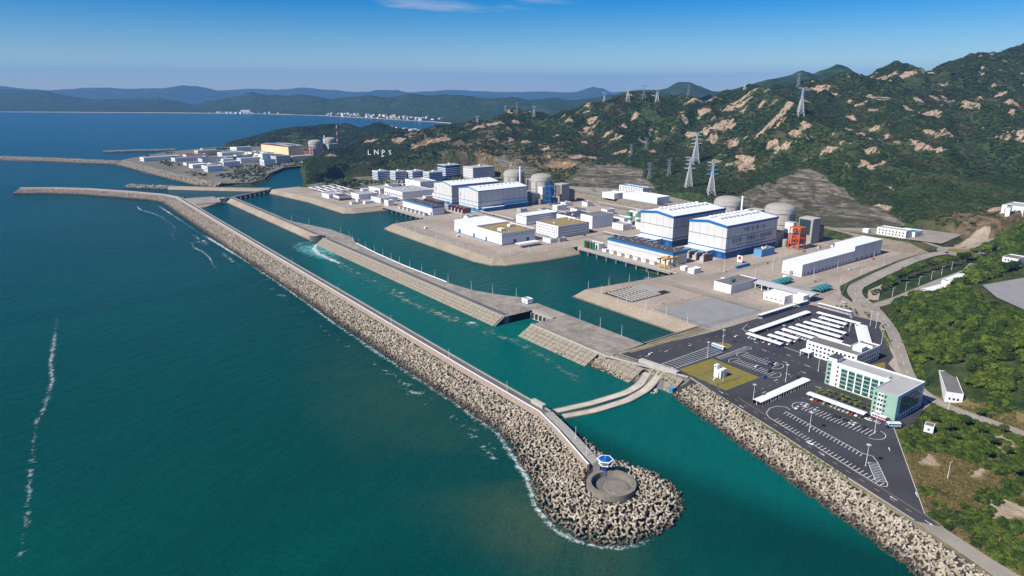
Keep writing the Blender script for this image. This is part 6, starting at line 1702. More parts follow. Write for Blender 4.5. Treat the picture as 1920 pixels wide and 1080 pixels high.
for k, y in enumerate([378,404,430]): lamp('plain', 401, y, GZ, '%s lamp post on the quay platform edge from its car park end' % nth(k), 'quay platform lamps')
for k, (x, y) in enumerate([(398,521),(386,545),(376.5,570),(370.6,606),(369.5,632),(369,660),(368.6,687),(369,713),(369.5,735),(370,758),(370.5,783),(371,809),(372.5,834),(375.5,860),(384,890),(386.5,925),(372,1010),(363,1060)]):
    lamp('plain', x, y, GZ, '%s lamp post along the divider dike counting from the sluice hut' % nth(k), 'divider dike lamps')
for k, (x, y) in enumerate([(474,497),(501.5,494.5),(528.5,491),(555,487.5)]): lamp('plain', x, y, GZ, '%s lamp post along the dark quay wall from the basin corner' % nth(k), 'quay wall lamps')
for k, (x, y) in enumerate([(473.5,477),(473.5,442),(473.5,417),(473.5,392),(473,367)]): lamp('plain', x, y, GZ, '%s lamp post above the stone slope of the channel grid yard' % nth(k), 'yard slope lamps')
for k in range(9): lamp('plain', 474.5+k*.3, 692+k*29, GZ, '%s lamp post along the workshop slope fence from the rounded corner' % nth(k), 'workshop slope lamps')
for k in range(4): lamp('plain', 500+k*27, 668-k*3.3, GZ, '%s lamp post above the slope before the open shelter' % nth(k), 'shelter slope lamps')
for k, (x, y) in enumerate([(418.3,303),(451,313),(378,235),(426,241),(370.3,190.4),(358.6,150.1),(400,165.5),(462,237)]):
    lamp('high', x, y, GZ, ['high lamp mast beside the lawn and coach bays','high lamp mast on the green island beside the parked coach','high lamp mast at the lawn side carport end near the shore','high lamp mast behind the free standing carport','high lamp mast in the middle of the southern bays','high lamp mast at the pointed end of the southern bays','high lamp mast before the mint tiled wing','high lamp mast before the three storey office'][k], 'car park lamp masts')
for k, (x, y) in enumerate([(571,338),(500,290),(566,268),(594,264),(592,258),(556,236)]):
    lamp('high', x, y, GZ, ['high lamp mast beside the long covered walk','high lamp mast among the first carport rows','high lamp mast near the broad carport bend','high lamp mast by the entrance planting','high lamp mast on the road side of the broad carport','high lamp mast behind the three storey office'][k], 'covered car park lamp masts')
for k, (x, y) in enumerate([(696,281),(726,281.3),(757,281),(787.5,280),(814,278.5),(841,277.5)]): lamp('arm', x, 293+.6*k-.5, 8+k*.8, '%s curved arm lamp beside the tree lined road from the entrance' % nth(k), 'tree lined road lamps', R(-90))
for k, (x, y) in enumerate([(656,463),(639,411),(694,425),(714,386),(765,386),(851,386),(815,438),(709,352),(760,356),(820,360),(880,440),(740,445)]):
    lamp('tall' if k < 3 else 'plain', x, y, GZ, ['tall lamp mast by the white bus on the yard','tall lamp mast behind the box gatehouse','tall lamp mast at the warehouse corner','lamp post before the warehouse, seaward end','lamp post before the middle of the warehouse','lamp post before the taller warehouse','lamp post behind the long warehouse','lamp post on the fence road by the tents','second lamp post on the fence road from the tents','third lamp post on the fence road from the tents','lamp post below the curving retaining slope','lamp post on the yard road before the warehouse roof end'][k], 'yard lamps')
for k, (x, y) in enumerate([(248,268),(240,250),(254.5,345),(254.5,420),(257,520),(259,640),(262,780)]): lamp('plain', x+1.2, y, 6.8, '%s slender lamp post along the breakwater parapet from the lookout tower' % nth(k), 'breakwater lamps')
for k, (x, y) in enumerate([(470,152),(466,104),(380,117)]): lamp('arm', x, y, 7.6, ['arm lamp on the bend road before the cottage','arm lamp on the bend road at the picture edge','arm lamp leaning by the sandy path edge'][k], 'bend road lamps')

def fence(label, line, h=2.6, sp=4.0, z=GZ, group=None, mat='fence_metal'):
    t_ = thing('fence', label, 'fence', (0,0,0), 0, group)
    L = resample([(*p[:2], p[2] if len(p) > 2 else z) for p in line], max(3, int(sum(math.dist(p[:2], q[:2]) for p, q in zip(line[:-1], line[1:]))/sp)))
    mb = MB()
    for x, y, zz_ in L: mb.box(x-.07,y-.07,zz_-.2,x+.07,y+.07,zz_+h)
    tag(mb.build('posts', M[mat], t_), kind='stuff')
    mb = MB()
    for k in range(len(L)-1):
        for q in (.15, .5, .8, 1.0): mb.bar((L[k][0],L[k][1],L[k][2]+h*q-.05),(L[k+1][0],L[k+1][1],L[k+1][2]+h*q-.05),.035)
    tag(mb.build('wires', M[mat], t_), kind='stuff')
    return t_
fence('security fence along the workshop slope', [(490,672),(479,678),(478,700),(481,935)]); fence('inner security fence beside the workshop yard road', [(494,690),(493,930)]); fence('security fence above the slope before the shelter', [(492,672),(596,659)])
fence('fence along the car park end of the small basin', [(403,355.5),(552,345)]); fence('fence round the grey lot beside the channel yard', [(475,346),(477,410),(552,406),(552,346)]); fence('double fence between the open yard and the paved yard', [(553,348),(553,492)]); fence('second fence of the double yard fence', [(562,352),(562,490)])
fence('fence beside the guard box building', [(570,395),(632,393)]); fence('fence along the quay platform sea edge', [(358.5,354),(358.5,446)]); fence('fence round the sluice on the dike side', [(353,481),(383,480),(392,480)]); fence('fence along the entrance road', [(640,318,7.6),(700,341,8.3),(760,347,9.3),(850,352,11.8),(895,351,13.2)]); fence('white guard rail along the entrance road', [(655,309,7.6),(702,326,8.2),(762,332,9.2),(850,337,11.6)], 1.0, 3, mat='white_paint')
fence('green mesh fence round the instrument house lawn', [(381.5,266),(386.5,284),(408.5,283),(407,264.5),(381.5,266)], 2.2, 1.6, mat='grey_metal'); fence('fence along the far intake slope road', [(500,1118),(484,1124),(484,1262)]); fence('fence along the terrace edge behind the halls', [(884,1000,18.2),(894,880,18.2),(897,780,18.2),(915,640,17.7)]); fence('fence along the terrace edge behind the warehouse', [(926,560,17.2),(936,500,17.2),(934,430,17.2),(933,382,16.8)])
fence('fence beside the tent rows and entrance road', [(640,336,7.2),(760,343,7.5)])

# ---- lattice pylons
def pylon(label, x, y, h, kind='arm', mat='galvanised', arm='galvanised', z=None, rz=-0.65, group='lattice pylons'):
    t_ = thing('lattice_pylon', label, 'pylon', (x, y, (gz1(x,y) if z is None else z)-1.0), rz, group)
    th = max(.34, h*.0105)
    b0, b1 = h*.115, h*.022
    def wd(z_): return b0+(b1-b0)*min(1, z_/(h*.72)) if z_ < h*.72 else b1
    top = h if kind == 'arm' else h*.62
    lv = [0]; 
    while lv[-1] < top: lv.append(min(top, lv[-1]+max(h*.055, wd(lv[-1])*1.25)))
    mb = MB(); mb2 = MB()
    cr_ = ((-1,-1),(1,-1),(1,1),(-1,1))
    for z0, z1 in zip(lv[:-1], lv[1:]):
        w0, w1 = wd(z0), wd(z1)
        for k in range(4):
            a, c = cr_[k], cr_[(k+1)%4]
            mb.bar((a[0]*w0,a[1]*w0,z0),(a[0]*w1,a[1]*w1,z1),th)
            mb2.bar((a[0]*w0,a[1]*w0,z0),(c[0]*w1,c[1]*w1,z1),th*.6); mb2.bar((c[0]*w0,c[1]*w0,z0),(a[0]*w1,a[1]*w1,z1),th*.6)
            mb2.bar((a[0]*w1,a[1]*w1,z1),(c[0]*w1,c[1]*w1,z1),th*.6)
    mb.build('leg_frame', M[mat], t_); mb2.build('bracing', M[mat], t_)
    if kind == 'arm':
        for q, L in ((.64,.19),(.78,.17),(.91,.15),(1.0,.18)):
            z_ = h*q; w = wd(z_); l = h*L; mb = MB()
            for s_ in (-1, 1):
                for c in (-1, 1): mb.bar((s_*w,c*w,z_),(s_*l,0,z_+h*.012),th*1.1); 
                mb.bar((s_*w,0,z_+h*.04),(s_*l,0,z_+h*.012),th*.7)
                mb.bar((s_*l*.55,-w*.5,z_),(s_*l*.55,w*.5,z_),th*.5)
            mb.build('cross_arm', M[arm if q < .99 else mat], t_)
    else:
        mb = MB(); l = h*.16
        for s_ in (-1, 1):
            for c in (-1, 1): mb.bar((s_*b1*.5,c*b1,top),(s_*l*.75,c*b1*.6,h*.84),th); mb.bar((s_*l*.75,c*b1*.6,h*.84),(s_*l*1.05,0,h),th)
            mb.bar((s_*l*.4,-b1,top+h*.11),(s_*l*.4,b1,top+h*.11),th*.6)
        for c in (-1, 1): mb.bar((-l*1.2,c*b1*.5,h*.9),(l*1.2,c*b1*.5,h*.9),th); mb.bar((-l*.8,c*b1*.5,h*.85),(l*.8,c*b1*.5,h*.85),th*.8)
        for k in range(7): mb.bar((-l+k*l*.3,0,h*.9),(-l*.85+k*l*.28,0,h*.85),th*.6)
        mb.build('cat_head', M[mat], t_)
    mb = MB()
    for a, c in cr_: mb.box(a*b0-1,c*b0-1,-3,a*b0+1,c*b0+1,.6)
    mb.build('footing', M['concrete'], t_)
    return t_
pylon('white pylon left of the pylon with blue arms at the hill foot', 1054, 839, 56, arm='galvanised'); pylon('white pylon with bright blue cross arms at the hill foot', 998, 745, 55, arm='light_blue'); pylon('tall white pylon standing behind the hill foot pair', 1202, 944, 62); pylon('white and blue pylon halfway up the rocky hill', 1421, 845, 56, arm='blue_paint')
pylon('grey small pylon in the valley, left of two above the terrace offices', 1061, 945, 33, mat='pylon_grey', arm='pylon_grey'); pylon('grey small pylon in the valley, right of two above the terrace offices', 1104, 931, 33, mat='pylon_grey', arm='pylon_grey'); pylon('grey pylon low on the rocky slope', 1202, 1131, 28, mat='pylon_grey', arm='pylon_grey'); pylon('grey pylon midway on the rocky slope', 1274, 1150, 30, mat='pylon_grey', arm='pylon_grey')
for k, (x, y, h, kd, lb) in enumerate([(1800,1255,38,'cat','pale pylon on the ridge left of the blue armed hill pylon'),(1890,1140,42,'arm','grey pylon on the ridge against the dark peak'),(1470,1500,34,'cat','cat head pylon, left of the white pair on the ridge'),(1490,1425,42,'cat','cat head pylon, right of the white pair on the ridge'),(1530,1400,38,'cat','grey pylon right of the white ridge pair'),(1570,1385,44,'cat','pale ridge pylon before the far blue peak'),(1640,1330,36,'arm','faint grey pylon before the right flank of the far blue peak'),(1350,1680,34,'cat','pale pylon on the left ridge beside the rocky knoll'),(1330,1740,36,'arm','grey pylon at the top of the rocky knoll'),(1290,1900,30,'cat','white cat head pylon on the quarry ridge'),(1330,1800,24,'cat','small cat head pylon behind the quarry ridge')]):
    pylon(lb, x, y, h, kd, 'pylon_grey' if 'grey' in lb else 'galvanised', 'pylon_grey' if 'grey' in lb else 'galvanised')

# ---- vehicles
def car_meshes(col, name):
    m = pmat('car_'+name, col, rough=.25, var=.03, spec=.6)
    prof = [(-2.2,.35),(-2.25,.75),(-2.1,.95),(-1.4,1.02),(1.15,.98),(2.05,.82),(2.22,.6),(2.2,.35)]
    mb = MB(); n = len(prof)
    mb.add([(x,-.88,z) for x,z in prof]+[(x,.88,z) for x,z in prof], [tuple(range(n)), tuple(range(2*n-1,n-1,-1))]+[(i,n+i,n+(i+1)%n,(i+1)%n) for i in range(n)])
    body = mb.mesh('body', m)
    mb = MB(); mb.add([(-1.75,-.82,1.0),(.95,-.82,.98),(.95,.82,.98),(-1.75,.82,1.0),(-1.25,-.66,1.46),(.15,-.66,1.46),(.15,.66,1.46),(-1.25,.66,1.46)], [(0,1,5,4),(1,2,6,5),(2,3,7,6),(3,0,4,7)])
    cab = mb.mesh('glasshouse', M['glass'])
    rf = MB().box(-1.28,-.68,1.44,.18,.68,1.5).mesh('roof', m)
    return body, cab, rf
CARC = {'white': (.75,.75,.75), 'silver': (.38,.39,.40), 'black': (.012,.012,.014), 'blue': (.012,.05,.22), 'red': (.30,.012,.02), 'grey': (.10,.11,.12)}
CARM = {k: car_meshes(v, k) for k, v in CARC.items()}
WHEEL = MB().add([(.33*math.cos(k*.628), s_*.11, .33*math.sin(k*.628)) for s_ in (-1,1) for k in range(10)], [tuple(range(9,-1,-1)), tuple(range(10,20))]+[(k,(k+1)%10,10+(k+1)%10,10+k) for k in range(10)]).mesh('wheel', M['rubber'])
LIGHT = cube(M['white_paint']); TAIL = cube(M['red_paint'])
def car(col, x, y, rz, label, group=None, z=AZ, detail=True):
    t_ = thing('parked_car', label, 'car', (x,y,z), rz, group)
    b, c, r_ = CARM[col]
    bd_ = inst('body', b, t_, (0,0,0)); inst('glasshouse', c, t_, (0,0,0)); inst('roof', r_, t_, (0,0,0))
    for a in (-1.35, 1.35):
        for s_ in (-.8,.8): inst('wheel', WHEEL, t_, (a,s_,.33))
    if detail:
        for s_ in (-.6,.6): inst('headlight', LIGHT, bd_, (2.16,s_,.68), (.12,.36,.16)); inst('tail_light', TAIL, bd_, (-2.22,s_,.78), (.1,.3,.16))
cr2 = random.Random(11)
# open bays
for k, (c, x, y, r_, lb) in enumerate([('white',393.5,212.3,180,'white car alone at the shore end of the southern double bay'),('silver',402,213.4,0,'silver car behind the pale pair at the top of the double bay'),('white',402,210.6,0,'white car at the top of the double bay, next to the silver one'),('silver',402,203.8,180,'silver car alone midway in the double bay'),
    ('black',401.8,191.4,0,'black car, first in the dark line below the carport'),('black',401.6,188.8,180,'black car, second in the dark line below the carport'),('grey',401.8,186.2,0,'dark grey car, third in the line below the carport'),('black',401.7,183.6,0,'black car, fourth in the line below the carport'),('silver',401.7,181.0,180,'silver car ending the dark line below the carport'),('white',401.6,178.4,0,'white car after the silver one in the line below the carport'),('black',401.6,172.5,0,'black car alone near the end of the double bay'),
    ('white',414.5,176.3,90,'white car just past the end of the hedge carport'),('silver',414.8,171.0,80,'pale car by the entrance of the mint tiled wing'),
    ('blue',449.5,267,0,'bright blue car in the bays beside the lawn'),('white',449.3,263.4,0,'white car near the blue car in the bays beside the lawn'),('black',444.7,264.5,180,'black car across from the blue car in the lawn bays'),('grey',444.6,267.1,180,'dark grey car next to the black one in the lawn bays'),('white',433.5,269.5,0,'white car in the bay row closest to the lawn'),('black',433.4,258.7,0,'black car at the end of the bay row closest to the lawn'),('grey',453,273,90,'grey car turning at the end of the bays beside the lawn'),
    ('blue',420,254.3,5,'blue car standing at the lawn corner'),('white',389,334.4,175,'white car driving on the basin road by the platform'),('white',378.5,303.5,-100,'white car on the shore road beside the lawn'),('white',640,312,100,'white car crossing the wide entrance road'),('black',918,331,150,'dark car entering the roundabout'),('white',476.5,318,0,'white car turning by the covered car park kerb'),('white',357,182,-105,'white car on the shore road beside the southern bays')]):
    car(c, x, y, R(r_), lb, 'parked cars', 14.35 if x > 900 else (7.8 if x > 620 else AZ))
def under(i, x, y0, y1, lbl, n, side):
    """cars under a carport row, nose to tail across the row"""
    nn = int((y1-y0)/2.75)
    for k in range(nn):
        if cr2.random() < .16: continue
        c = cr2.choice(['white','white','silver','silver','black','grey','red','blue'])
        car(c, x+side*1.6+cr2.uniform(-.25,.25), y0+1.5+k*2.7, 0 if cr2.random() < .5 else math.pi, '%s car under the %s, %s from its hill end' % (c, lbl, nth(k)), 'cars under carports', detail=False)
for k, (x, a, c) in enumerate(CP): under(k, x, a, c, '%s carport row from the office road' % nth(k), 0, -1)
under(20, 416, 179.5, 217, 'hedge side carport', 0, -1)
for k in range(16):
    if cr2.random() < .2: continue
    c = cr2.choice(['white','silver','black','grey','red']); car(c, 495+k*5.4, 313.2, R(90), '%s car under the long basin side carport, %s from its shore end' % (c, nth(k)), 'cars under carports', detail=False)
for k in range(12):
    c = cr2.choice(['black','grey','red','silver','black']); car(c, 380+k*4.6, 230.2, R(90), '%s car under the free standing carport, %s from its shore end' % (c, nth(k)), 'cars under carports', detail=False)
def bus(label, x, y, rz, band, z=AZ, L=11.5):
    t_ = thing('bus', label, 'bus', (x,y,z), rz, 'buses')
    bd_ = MB().box(-L/2,-1.25,.45,L/2,1.25,3.2).build('body', M['white_paint'], t_); MB().box(-L/2-.02,-1.27,.42,L/2+.02,1.27,1.3).build('skirt', M[band], t_); MB().box(-L/2+.2,-1.1,3.2,L/2-.3,1.1,3.32).build('roof', M['white_roof'], t_)
    for s_ in (-1.27,1.27):
        for k in range(6): inst('window', cube(M['glass']), bd_, (-L/2+1.4+k*1.72, s_, 2.25), (1.5,.06,1.0))
    inst('windscreen', cube(M['glass']), t_, (L/2+.02,0,2.1), (.08,2.2,1.7)); inst('rear_window', cube(M['glass']), t_, (-L/2-.02,0,2.3), (.08,2.0,.9)); inst('roof_unit', cube(M['galvanised']), t_, (-1.5,0,3.5), (3,1.6,.35))
    for a in (-L*.3, L*.32):
        for s_ in (-1.1,1.1): inst('wheel', WHEEL, t_, (a,s_,.5), (1.5,1.6,1.5))
    for s_ in (-.8,.8): inst('headlight', LIGHT, bd_, (L/2+.03,s_,.8), (.08,.4,.25))
bus('white coach with bright blue flank at the end of the coach bays', 441.8, 310.5, R(-92), 'light_blue'); bus('white bus with dark windows crossing the paved yard', 615, 430, R(-86), 'deepblue_paint', GZ+.1); bus('white minibus parked below the mint tiled wing', 417.5, 162.5, R(-40), 'bluegrey_paint', AZ, 8.0); bus('red and white coach against the mint tiled wing', 420.7, 172.8, R(-90), 'red_paint', AZ, 9.0)
# ------------------------------------------------------------------ things standing about the yards
def box_load(name, label, cat, x, y, lx, ly, h, mat, rz=0.0, lid=None):
    t_ = thing(name, label, cat, (x,y,GZ+.05), rz)
    MB().box(-lx/2,-ly/2,.15,lx/2,ly/2,h).build('body', M[mat], t_)
    for a in (-lx*.38, lx*.38): inst('skid', cube(M['grey_metal']), t_, (a,0,.08), (.4,ly,.2))
    n = max(3, int(lx/1.2))
    for k in range(n): inst('rib', cube(M[mat]), t_, (-lx/2+lx*(k+.5)/n, -ly/2-.04, h*.52), (.18,.1,h*.8))
    if lid: MB().box(-lx/2-.1,-ly/2-.1,h,lx/2+.1,ly/2+.1,h+.2).build('lid', M[lid], t_)
for a in [('container','green steel container beside the near hall annex','container',676,560,6,2.5,2.6,'green_paint',0,None),('container','white steel container by the near transformer pad','container',655,548,6,2.5,2.6,'white_paint',R(90),'plain_grey'),('container','blue container below the second near hall','container',690,668,12,2.5,2.8,'blue_paint',0,None),('container','rusty red container before the cubic hall','container',684,716,6,2.5,2.6,'red_paint',R(90),None),('container','grey container near the far intake road','container',600,930,6,2.5,2.6,'plain_grey',0,None),('container','blue container stack by the far transformer pad','container',604,1000,12,2.6,5.2,'bluegrey_paint',R(90),None),('container','white site cabin behind the guard box building','cabin',640,430,8,3,3,'white_paint',0,'light_blue'),('container','white site cabin at the warehouse gable','cabin',680,398,8,3,3,'white_paint',R(90),'pale_roof'),('skip','orange skip before the taller warehouse','skip',842,383,5,2.2,1.8,'orange_paint',0,None),('skip','yellow skip behind the long warehouse','skip',760,424,5,2.2,1.8,'yellow_paint',0,None),('pallet_stack','brown pallet stack by the long warehouse wall','pallets',730,424,3,2.4,1.8,'brown_wall',0,None),('pallet_stack','brown pallet stack near the orange tower foot','pallets',812,456,3,2.4,1.8,'brown_wall',0,None),('generator_set','grey generator cabinet below the orange tower','generator',846,455,5,2.4,3,'plain_grey',0,'grey_metal'),('generator_set','white generator cabinet beside the hatch house tower','generator',868,448,6,3,3.2,'white_paint',0,'grey_metal'),('generator_set','grey valve cabinet on the workshop yard','cabinet',508,800,4,2.4,2.4,'plain_grey',0,'white_roof'),('generator_set','white valve cabinet on the workshop yard fence side','cabinet',502,880,5,3,2.6,'white_paint',0,'white_roof'),('container','blue cover sheets stacked before the closer far hall','sheets',618,925,14,5,1.2,'light_blue',0,None)]:
    box_load(*a)
pr = thing('pipe_rack', 'rack of grey pipes on the yard behind the long warehouse', 'pipes', (790, 428, GZ+.05))
for k in range(5):
    for j in range(3-(k % 2)): pass
for k in range(6): inst('pipe', MB().bar((0,0,0),(14,0,0),.35,8).mesh('pipe', M['plain_grey']), pr, (0,k*.8,.5))
for a in (2,12): inst('bearer', cube(M['brown_wall']), pr, (a,2,.08), (.3,5,.16))
for k, (c, x, y, r_, lb) in enumerate([('white',648,455,0,'white car on the yard road before the slogan hall'),('silver',720,449,180,'silver car on the yard road beside the notice board'),('white',655,620,90,'white car on the road between near pump house and halls'),('black',657,700,90,'dark car on the road below the four storey office'),('white',800,690,0,'white car on the cross road behind the green tanks'),('grey',655,860,90,'grey car on the road behind the workshop'),('white',592,402,90,'white car beside the guard box building'),('silver',690,371,0,'silver car on the fence road before the warehouse'),('white',770,374,0,'white car halfway along the warehouse fence road'),('red',644,905,90,'red car before the closer far hall')]):
    car(c, x, y, R(r_), lb, 'cars on the station roads', GZ+.08, detail=False)
# drains and patches let into the paving
dm = MB().box(-.5,-.5,-.5,.5,.5,.5).mesh('drain_cover', M['dark_concrete'])
dr_ = thing('yard_drains', 'dark drain covers let into the station paving', 'drains', (600,400,GZ))
rq = random.Random(3)
for k in range(46):
    x, y = rq.choice([(rq.uniform(490,515),rq.uniform(700,920)),(rq.uniform(565,600),rq.uniform(425,475)),(rq.uniform(640,860),rq.uniform(436,466)),(rq.uniform(560,690),rq.uniform(355,392)),(rq.uniform(480,550),rq.uniform(410,436)),(rq.uniform(490,540),rq.uniform(1125,1150))])
    inst('drain_cover', dm, dr_, (x-600,y-400,.02), (rq.uniform(.8,3.2), rq.uniform(.8,1.6), .06))

# small blocks crowded between the larger buildings of the far station
rz2 = random.Random(41)
spots2 = [(505,1150,12,9,4),(560,1175,14,10,6),(590,1180,10,12,5),(596,1245,9,14,6),(585,1275,14,10,7),(640,1120,16,10,6),(665,1125,12,12,8),(690,1140,22,14,9),(720,1160,18,16,11),(745,1190,24,18,10),(760,1120,20,14,8),(735,1120,14,12,6),(700,1190,16,14,7),(655,1300,24,14,8),(690,1300,10,10,6),(780,1150,20,12,9),(760,1060,10,16,9),(800,905,16,12,6),(830,880,14,14,7),(760,880,22,12,8),(720,870,18,14,7),(700,905,14,10,5),(760,830,20,16,9),(800,800,18,14,8),(830,760,14,18,7),(815,720,16,12,6),(745,655,6,10,5),(668,640,8,8,4),(590,860,14,18,6),(590,900,10,12,5)]
where = ['beside the tiny cube house on the paved corner','before the corner white building','behind the low building by the intake road','left of the long workshop front','at the canteen gable','right of the far intake road end','behind the far pump house end','at the long workshop hill side','behind the long workshop middle','below the plain white store','beside the rear far hall wall','between long workshop and rear far hall','at the workshop yard rear','before the plain white store','left of the parking hall','behind the rear far hall corner','at the rear far dome side road','below the blue steel tower','right of the blue steel tower','before the blue steel tower yard','beside the light blue edged block','behind the light blue edged block','between dark roofed hall and retaining slope','at the foot of the retaining slope','below the long ribbed terrace store','behind the green tanks','before the low pipe house','by the rear transformer bay','behind the workshop hill side','at the workshop rear corner']
for k, (x, y, lx, ly, h) in enumerate(spots2):
    rf_ = rz2.choice(['pale_roof','grey_roof','white_roof','pale_roof']); wl2 = rz2.choice(['white_wall','white_wall','plain_grey'])
    block('service_block', 'small %s service block %s' % ('grey' if wl2 == 'plain_grey' else 'white', where[k]), 'service building', x, y, x+lx, y+ly, h, wall=wl2, roof=rf_, parapet=.5, group='small service blocks', W=(1 if h < 7 else 2, 3, 1.4, 3, 1.2, 1.4), units=1)
def rack(label, a, c, z=4.5):
    t_ = thing('pipe_bridge', label, 'pipe bridge', (0,0,0)); a = Vector((*a, GZ+z)); c = Vector((*c, GZ+z)); d = (c-a).normalized(); nn = Vector((-d.y, d.x, 0))
    for j in range(4): MB().bar(a+nn*(j*.8-1.2), c+nn*(j*.8-1.2), .28, 6).build('pipe', M['galvanised'], t_)
    n = max(2, int((c-a).length/9))
    for k in range(n+1):
        p_ = a.lerp(c, k/n)
        for s_ in (-1.6,1.6): inst('post', cube(M['grey_metal']), t_, tuple(p_+nn*s_-Vector((0,0,z/2))), (.35,.35,z+.4))
        inst('cross_beam', cube(M['grey_metal']), t_, tuple(p_-Vector((0,0,.4))), (.35,.35,.3) if False else (3.4,3.4,.25))
rack('grey pipe bridge between near hall annexes and the cross road', (684,640), (684,690)); rack('grey pipe bridge from green tanks to the rear near hall', (760,690), (790,640)); rack('grey pipe bridge behind the workshop towards the far halls', (640,845), (640,940)); rack('grey pipe bridge beside the cubic hall', (745,760), (745,860)); rack('grey pipe bridge below the retaining slope', (858,700), (856,880), 6)
# ------------------------------------------------------------------ vegetation
def crown_mesh(name, mat, n_leaf, leaf, seed, flat=.8, core=.72, lobes=7):
    """lumpy crown: a rough inner mass and many small leaf faces spread through its shell"""
    rg = np.random.default_rng(seed)
    lc = rg.normal(size=(lobes,3)); lc /= np.linalg.norm(lc, axis=1)[:,None]; lc *= rg.uniform(.3,.62,(lobes,1)); lc[:,2] = lc[:,2]*flat*.8+.12
    lr = rg.uniform(.36,.58,lobes)
    mb = MB()
    nb, nl = 5, 8
    for k in range(lobes):
        ring = []
        for i in range(1, nb):
            th = math.pi*i/nb
            for j in range(nl):
                ph = 2*math.pi*j/nl; r = lr[k]*core*rg.uniform(.8,1.12)
                ring.append(lc[k]+np.array([r*math.sin(th)*math.cos(ph), r*math.sin(th)*math.sin(ph), r*math.cos(th)*flat]))
        b = [lc[k]+np.array([0,0,lr[k]*core*flat]), lc[k]-np.array([0,0,lr[k]*core*flat])]
        pts = ring+b; fs = []
        for i in range(nb-2):
            for j in range(nl): fs.append((i*nl+j, i*nl+(j+1)%nl, (i+1)*nl+(j+1)%nl, (i+1)*nl+j))
        for j in range(nl): fs.append((len(ring), (j+1)%nl, j)); fs.append((len(ring)+1, (nb-2)*nl+j, (nb-2)*nl+(j+1)%nl))
        mb.add(pts, fs)
    for _ in range(n_leaf):
        k = rg.integers(lobes); d = rg.normal(size=3); d /= np.linalg.norm(d)
        if d[2] < -.35: d[2] *= -1
        p = lc[k]+d*np.array([1,1,flat])*lr[k]*rg.uniform(.82,1.15)
        nrm = d+rg.normal(size=3)*.55; nrm /= np.linalg.norm(nrm)
        a = np.cross(nrm, rg.normal(size=3)); a /= np.linalg.norm(a)+1e-9; c = np.cross(nrm, a); s_ = leaf*rg.uniform(.6,1.35)
        mb.poly([p-a*s_, p-c*s_*.55, p+a*s_, p+c*s_*.55])
    return mb.mesh(name, mat)
SHRUB = [crown_mesh('shrub', M['hill_leaf'], 60, .20, s_, .75, .8, 4) for s_ in (1,2,3)]
FOREST = [crown_mesh('forest_crown', M['forest_leaf'], 330, .105, s_, .85, .74, 7) for s_ in (11,12,13)]
DRYB = [crown_mesh('dry_tuft', M['dry_leaf'], 60, .22, s_, .7, .55, 4) for s_ in (21,22)]
GRNB = [crown_mesh('green_bush', M['bush_leaf'], 160, .15, s_, .8, .72, 5) for s_ in (31,32)]
rg = np.random.default_rng(99)
def in_view(x, y, z, mu=.95, mv=.62):
    fwd = np.array([.578, .767, -.2805]); rgt = np.array([.7986, -.6018, 0]); up = np.cross(rgt, fwd)
    q = np.stack([x, y, z-208], -1); dp = q@fwd
    return (dp > 50) & (abs(q@rgt/dp) < mu) & (abs(q@up/dp) < mv)
def not_built(x, y):
    ok = (gval(FLT, x, y) < .05) & (gval(rock, x, y) < .35) & (gval(CUT, x, y) < .25) & (gval(QY, x, y) < .4) & (gval(bare, x, y) < .35)
    for pl in KEEP_OUT: ok &= poly_sd(x, y, pl) > 0
    return ok
KEEP_OUT = [[(674,174),(728,187),(803,193),(803,218),(735,233),(697,208)], [(698,256),(798,256),(798,292),(698,292)], [(668,292),(905,290),(905,332),(668,330)], [(484,144),(536,166),(520,184),(478,162)], [(490,103),(520,115),(514,135),(482,118)], [(808,210),(856,210),(856,246),(808,246)], [(1080,290),(1155,290),(1155,346),(1085,346)],
            [(424,140),(440,146),(434,156),(422,150)], [(955,330),(1075,318),(1075,350),(960,356)]]
def angles(n, tilt=.12): return np.stack([rg.uniform(-tilt,tilt,n), rg.uniform(-tilt,tilt,n), rg.uniform(0,6.28,n)], 1)
# shrub cover on the hills
N = 420000
x = rg.uniform(545, 2950, N); y = rg.uniform(330, 3000, N)
z = gz(x, y); cl = fbm(x, y, 70, 3, 640)
keep = (z > 8.6) & not_built(x, y) & in_view(x, y, z, .85, .5) & (cl+rg.uniform(-.18,.18,N) > .36)
keep &= rg.uniform(0,1,N) > gval(brown, x, y)*.6
dist = np.hypot(x, y); keep &= rg.uniform(0,1,N) < np.clip(1.35-dist/3600, .4, 1)
x, y, z = x[keep], y[keep], z[keep]; n = len(x)
s_ = rg.uniform(1.6, 3.6, n)*(.7+.7*fbm(x, y, 130, 2, 650)); s_ *= np.clip(np.hypot(x,y)/1500, .85, 1.6)
scatter('hillside_shrubs', np.stack([x,y,z+s_*.15],1), angles(n), np.stack([s_*1.15,s_*1.15,s_*rg.uniform(.7,1.1,n)],1), SHRUB)
# dense wood on the low hill at the right
N = 9500
x = rg.uniform(480, 1060, N); y = rg.uniform(30, 330, N); z = gz(x, y)
dens = fbm(x, y, 40, 3, 700)
keep = (z > 8.2) & not_built(x, y) & in_view(x, y, z, .95, .6) & (dens > .25) & (gval(FLT, x, y) < .02)
keep &= ~((x < 505) & (y < 150))
x, y, z = x[keep], y[keep], z[keep]; n = len(x); s_ = rg.uniform(2.8, 6.0, n)*(.7+.6*dens[keep])
scatter('woodland', np.stack([x,y,z+s_*.55],1), angles(n), np.stack([s_*1.1,s_*1.1,s_*rg.uniform(.85,1.25,n)],1), FOREST)
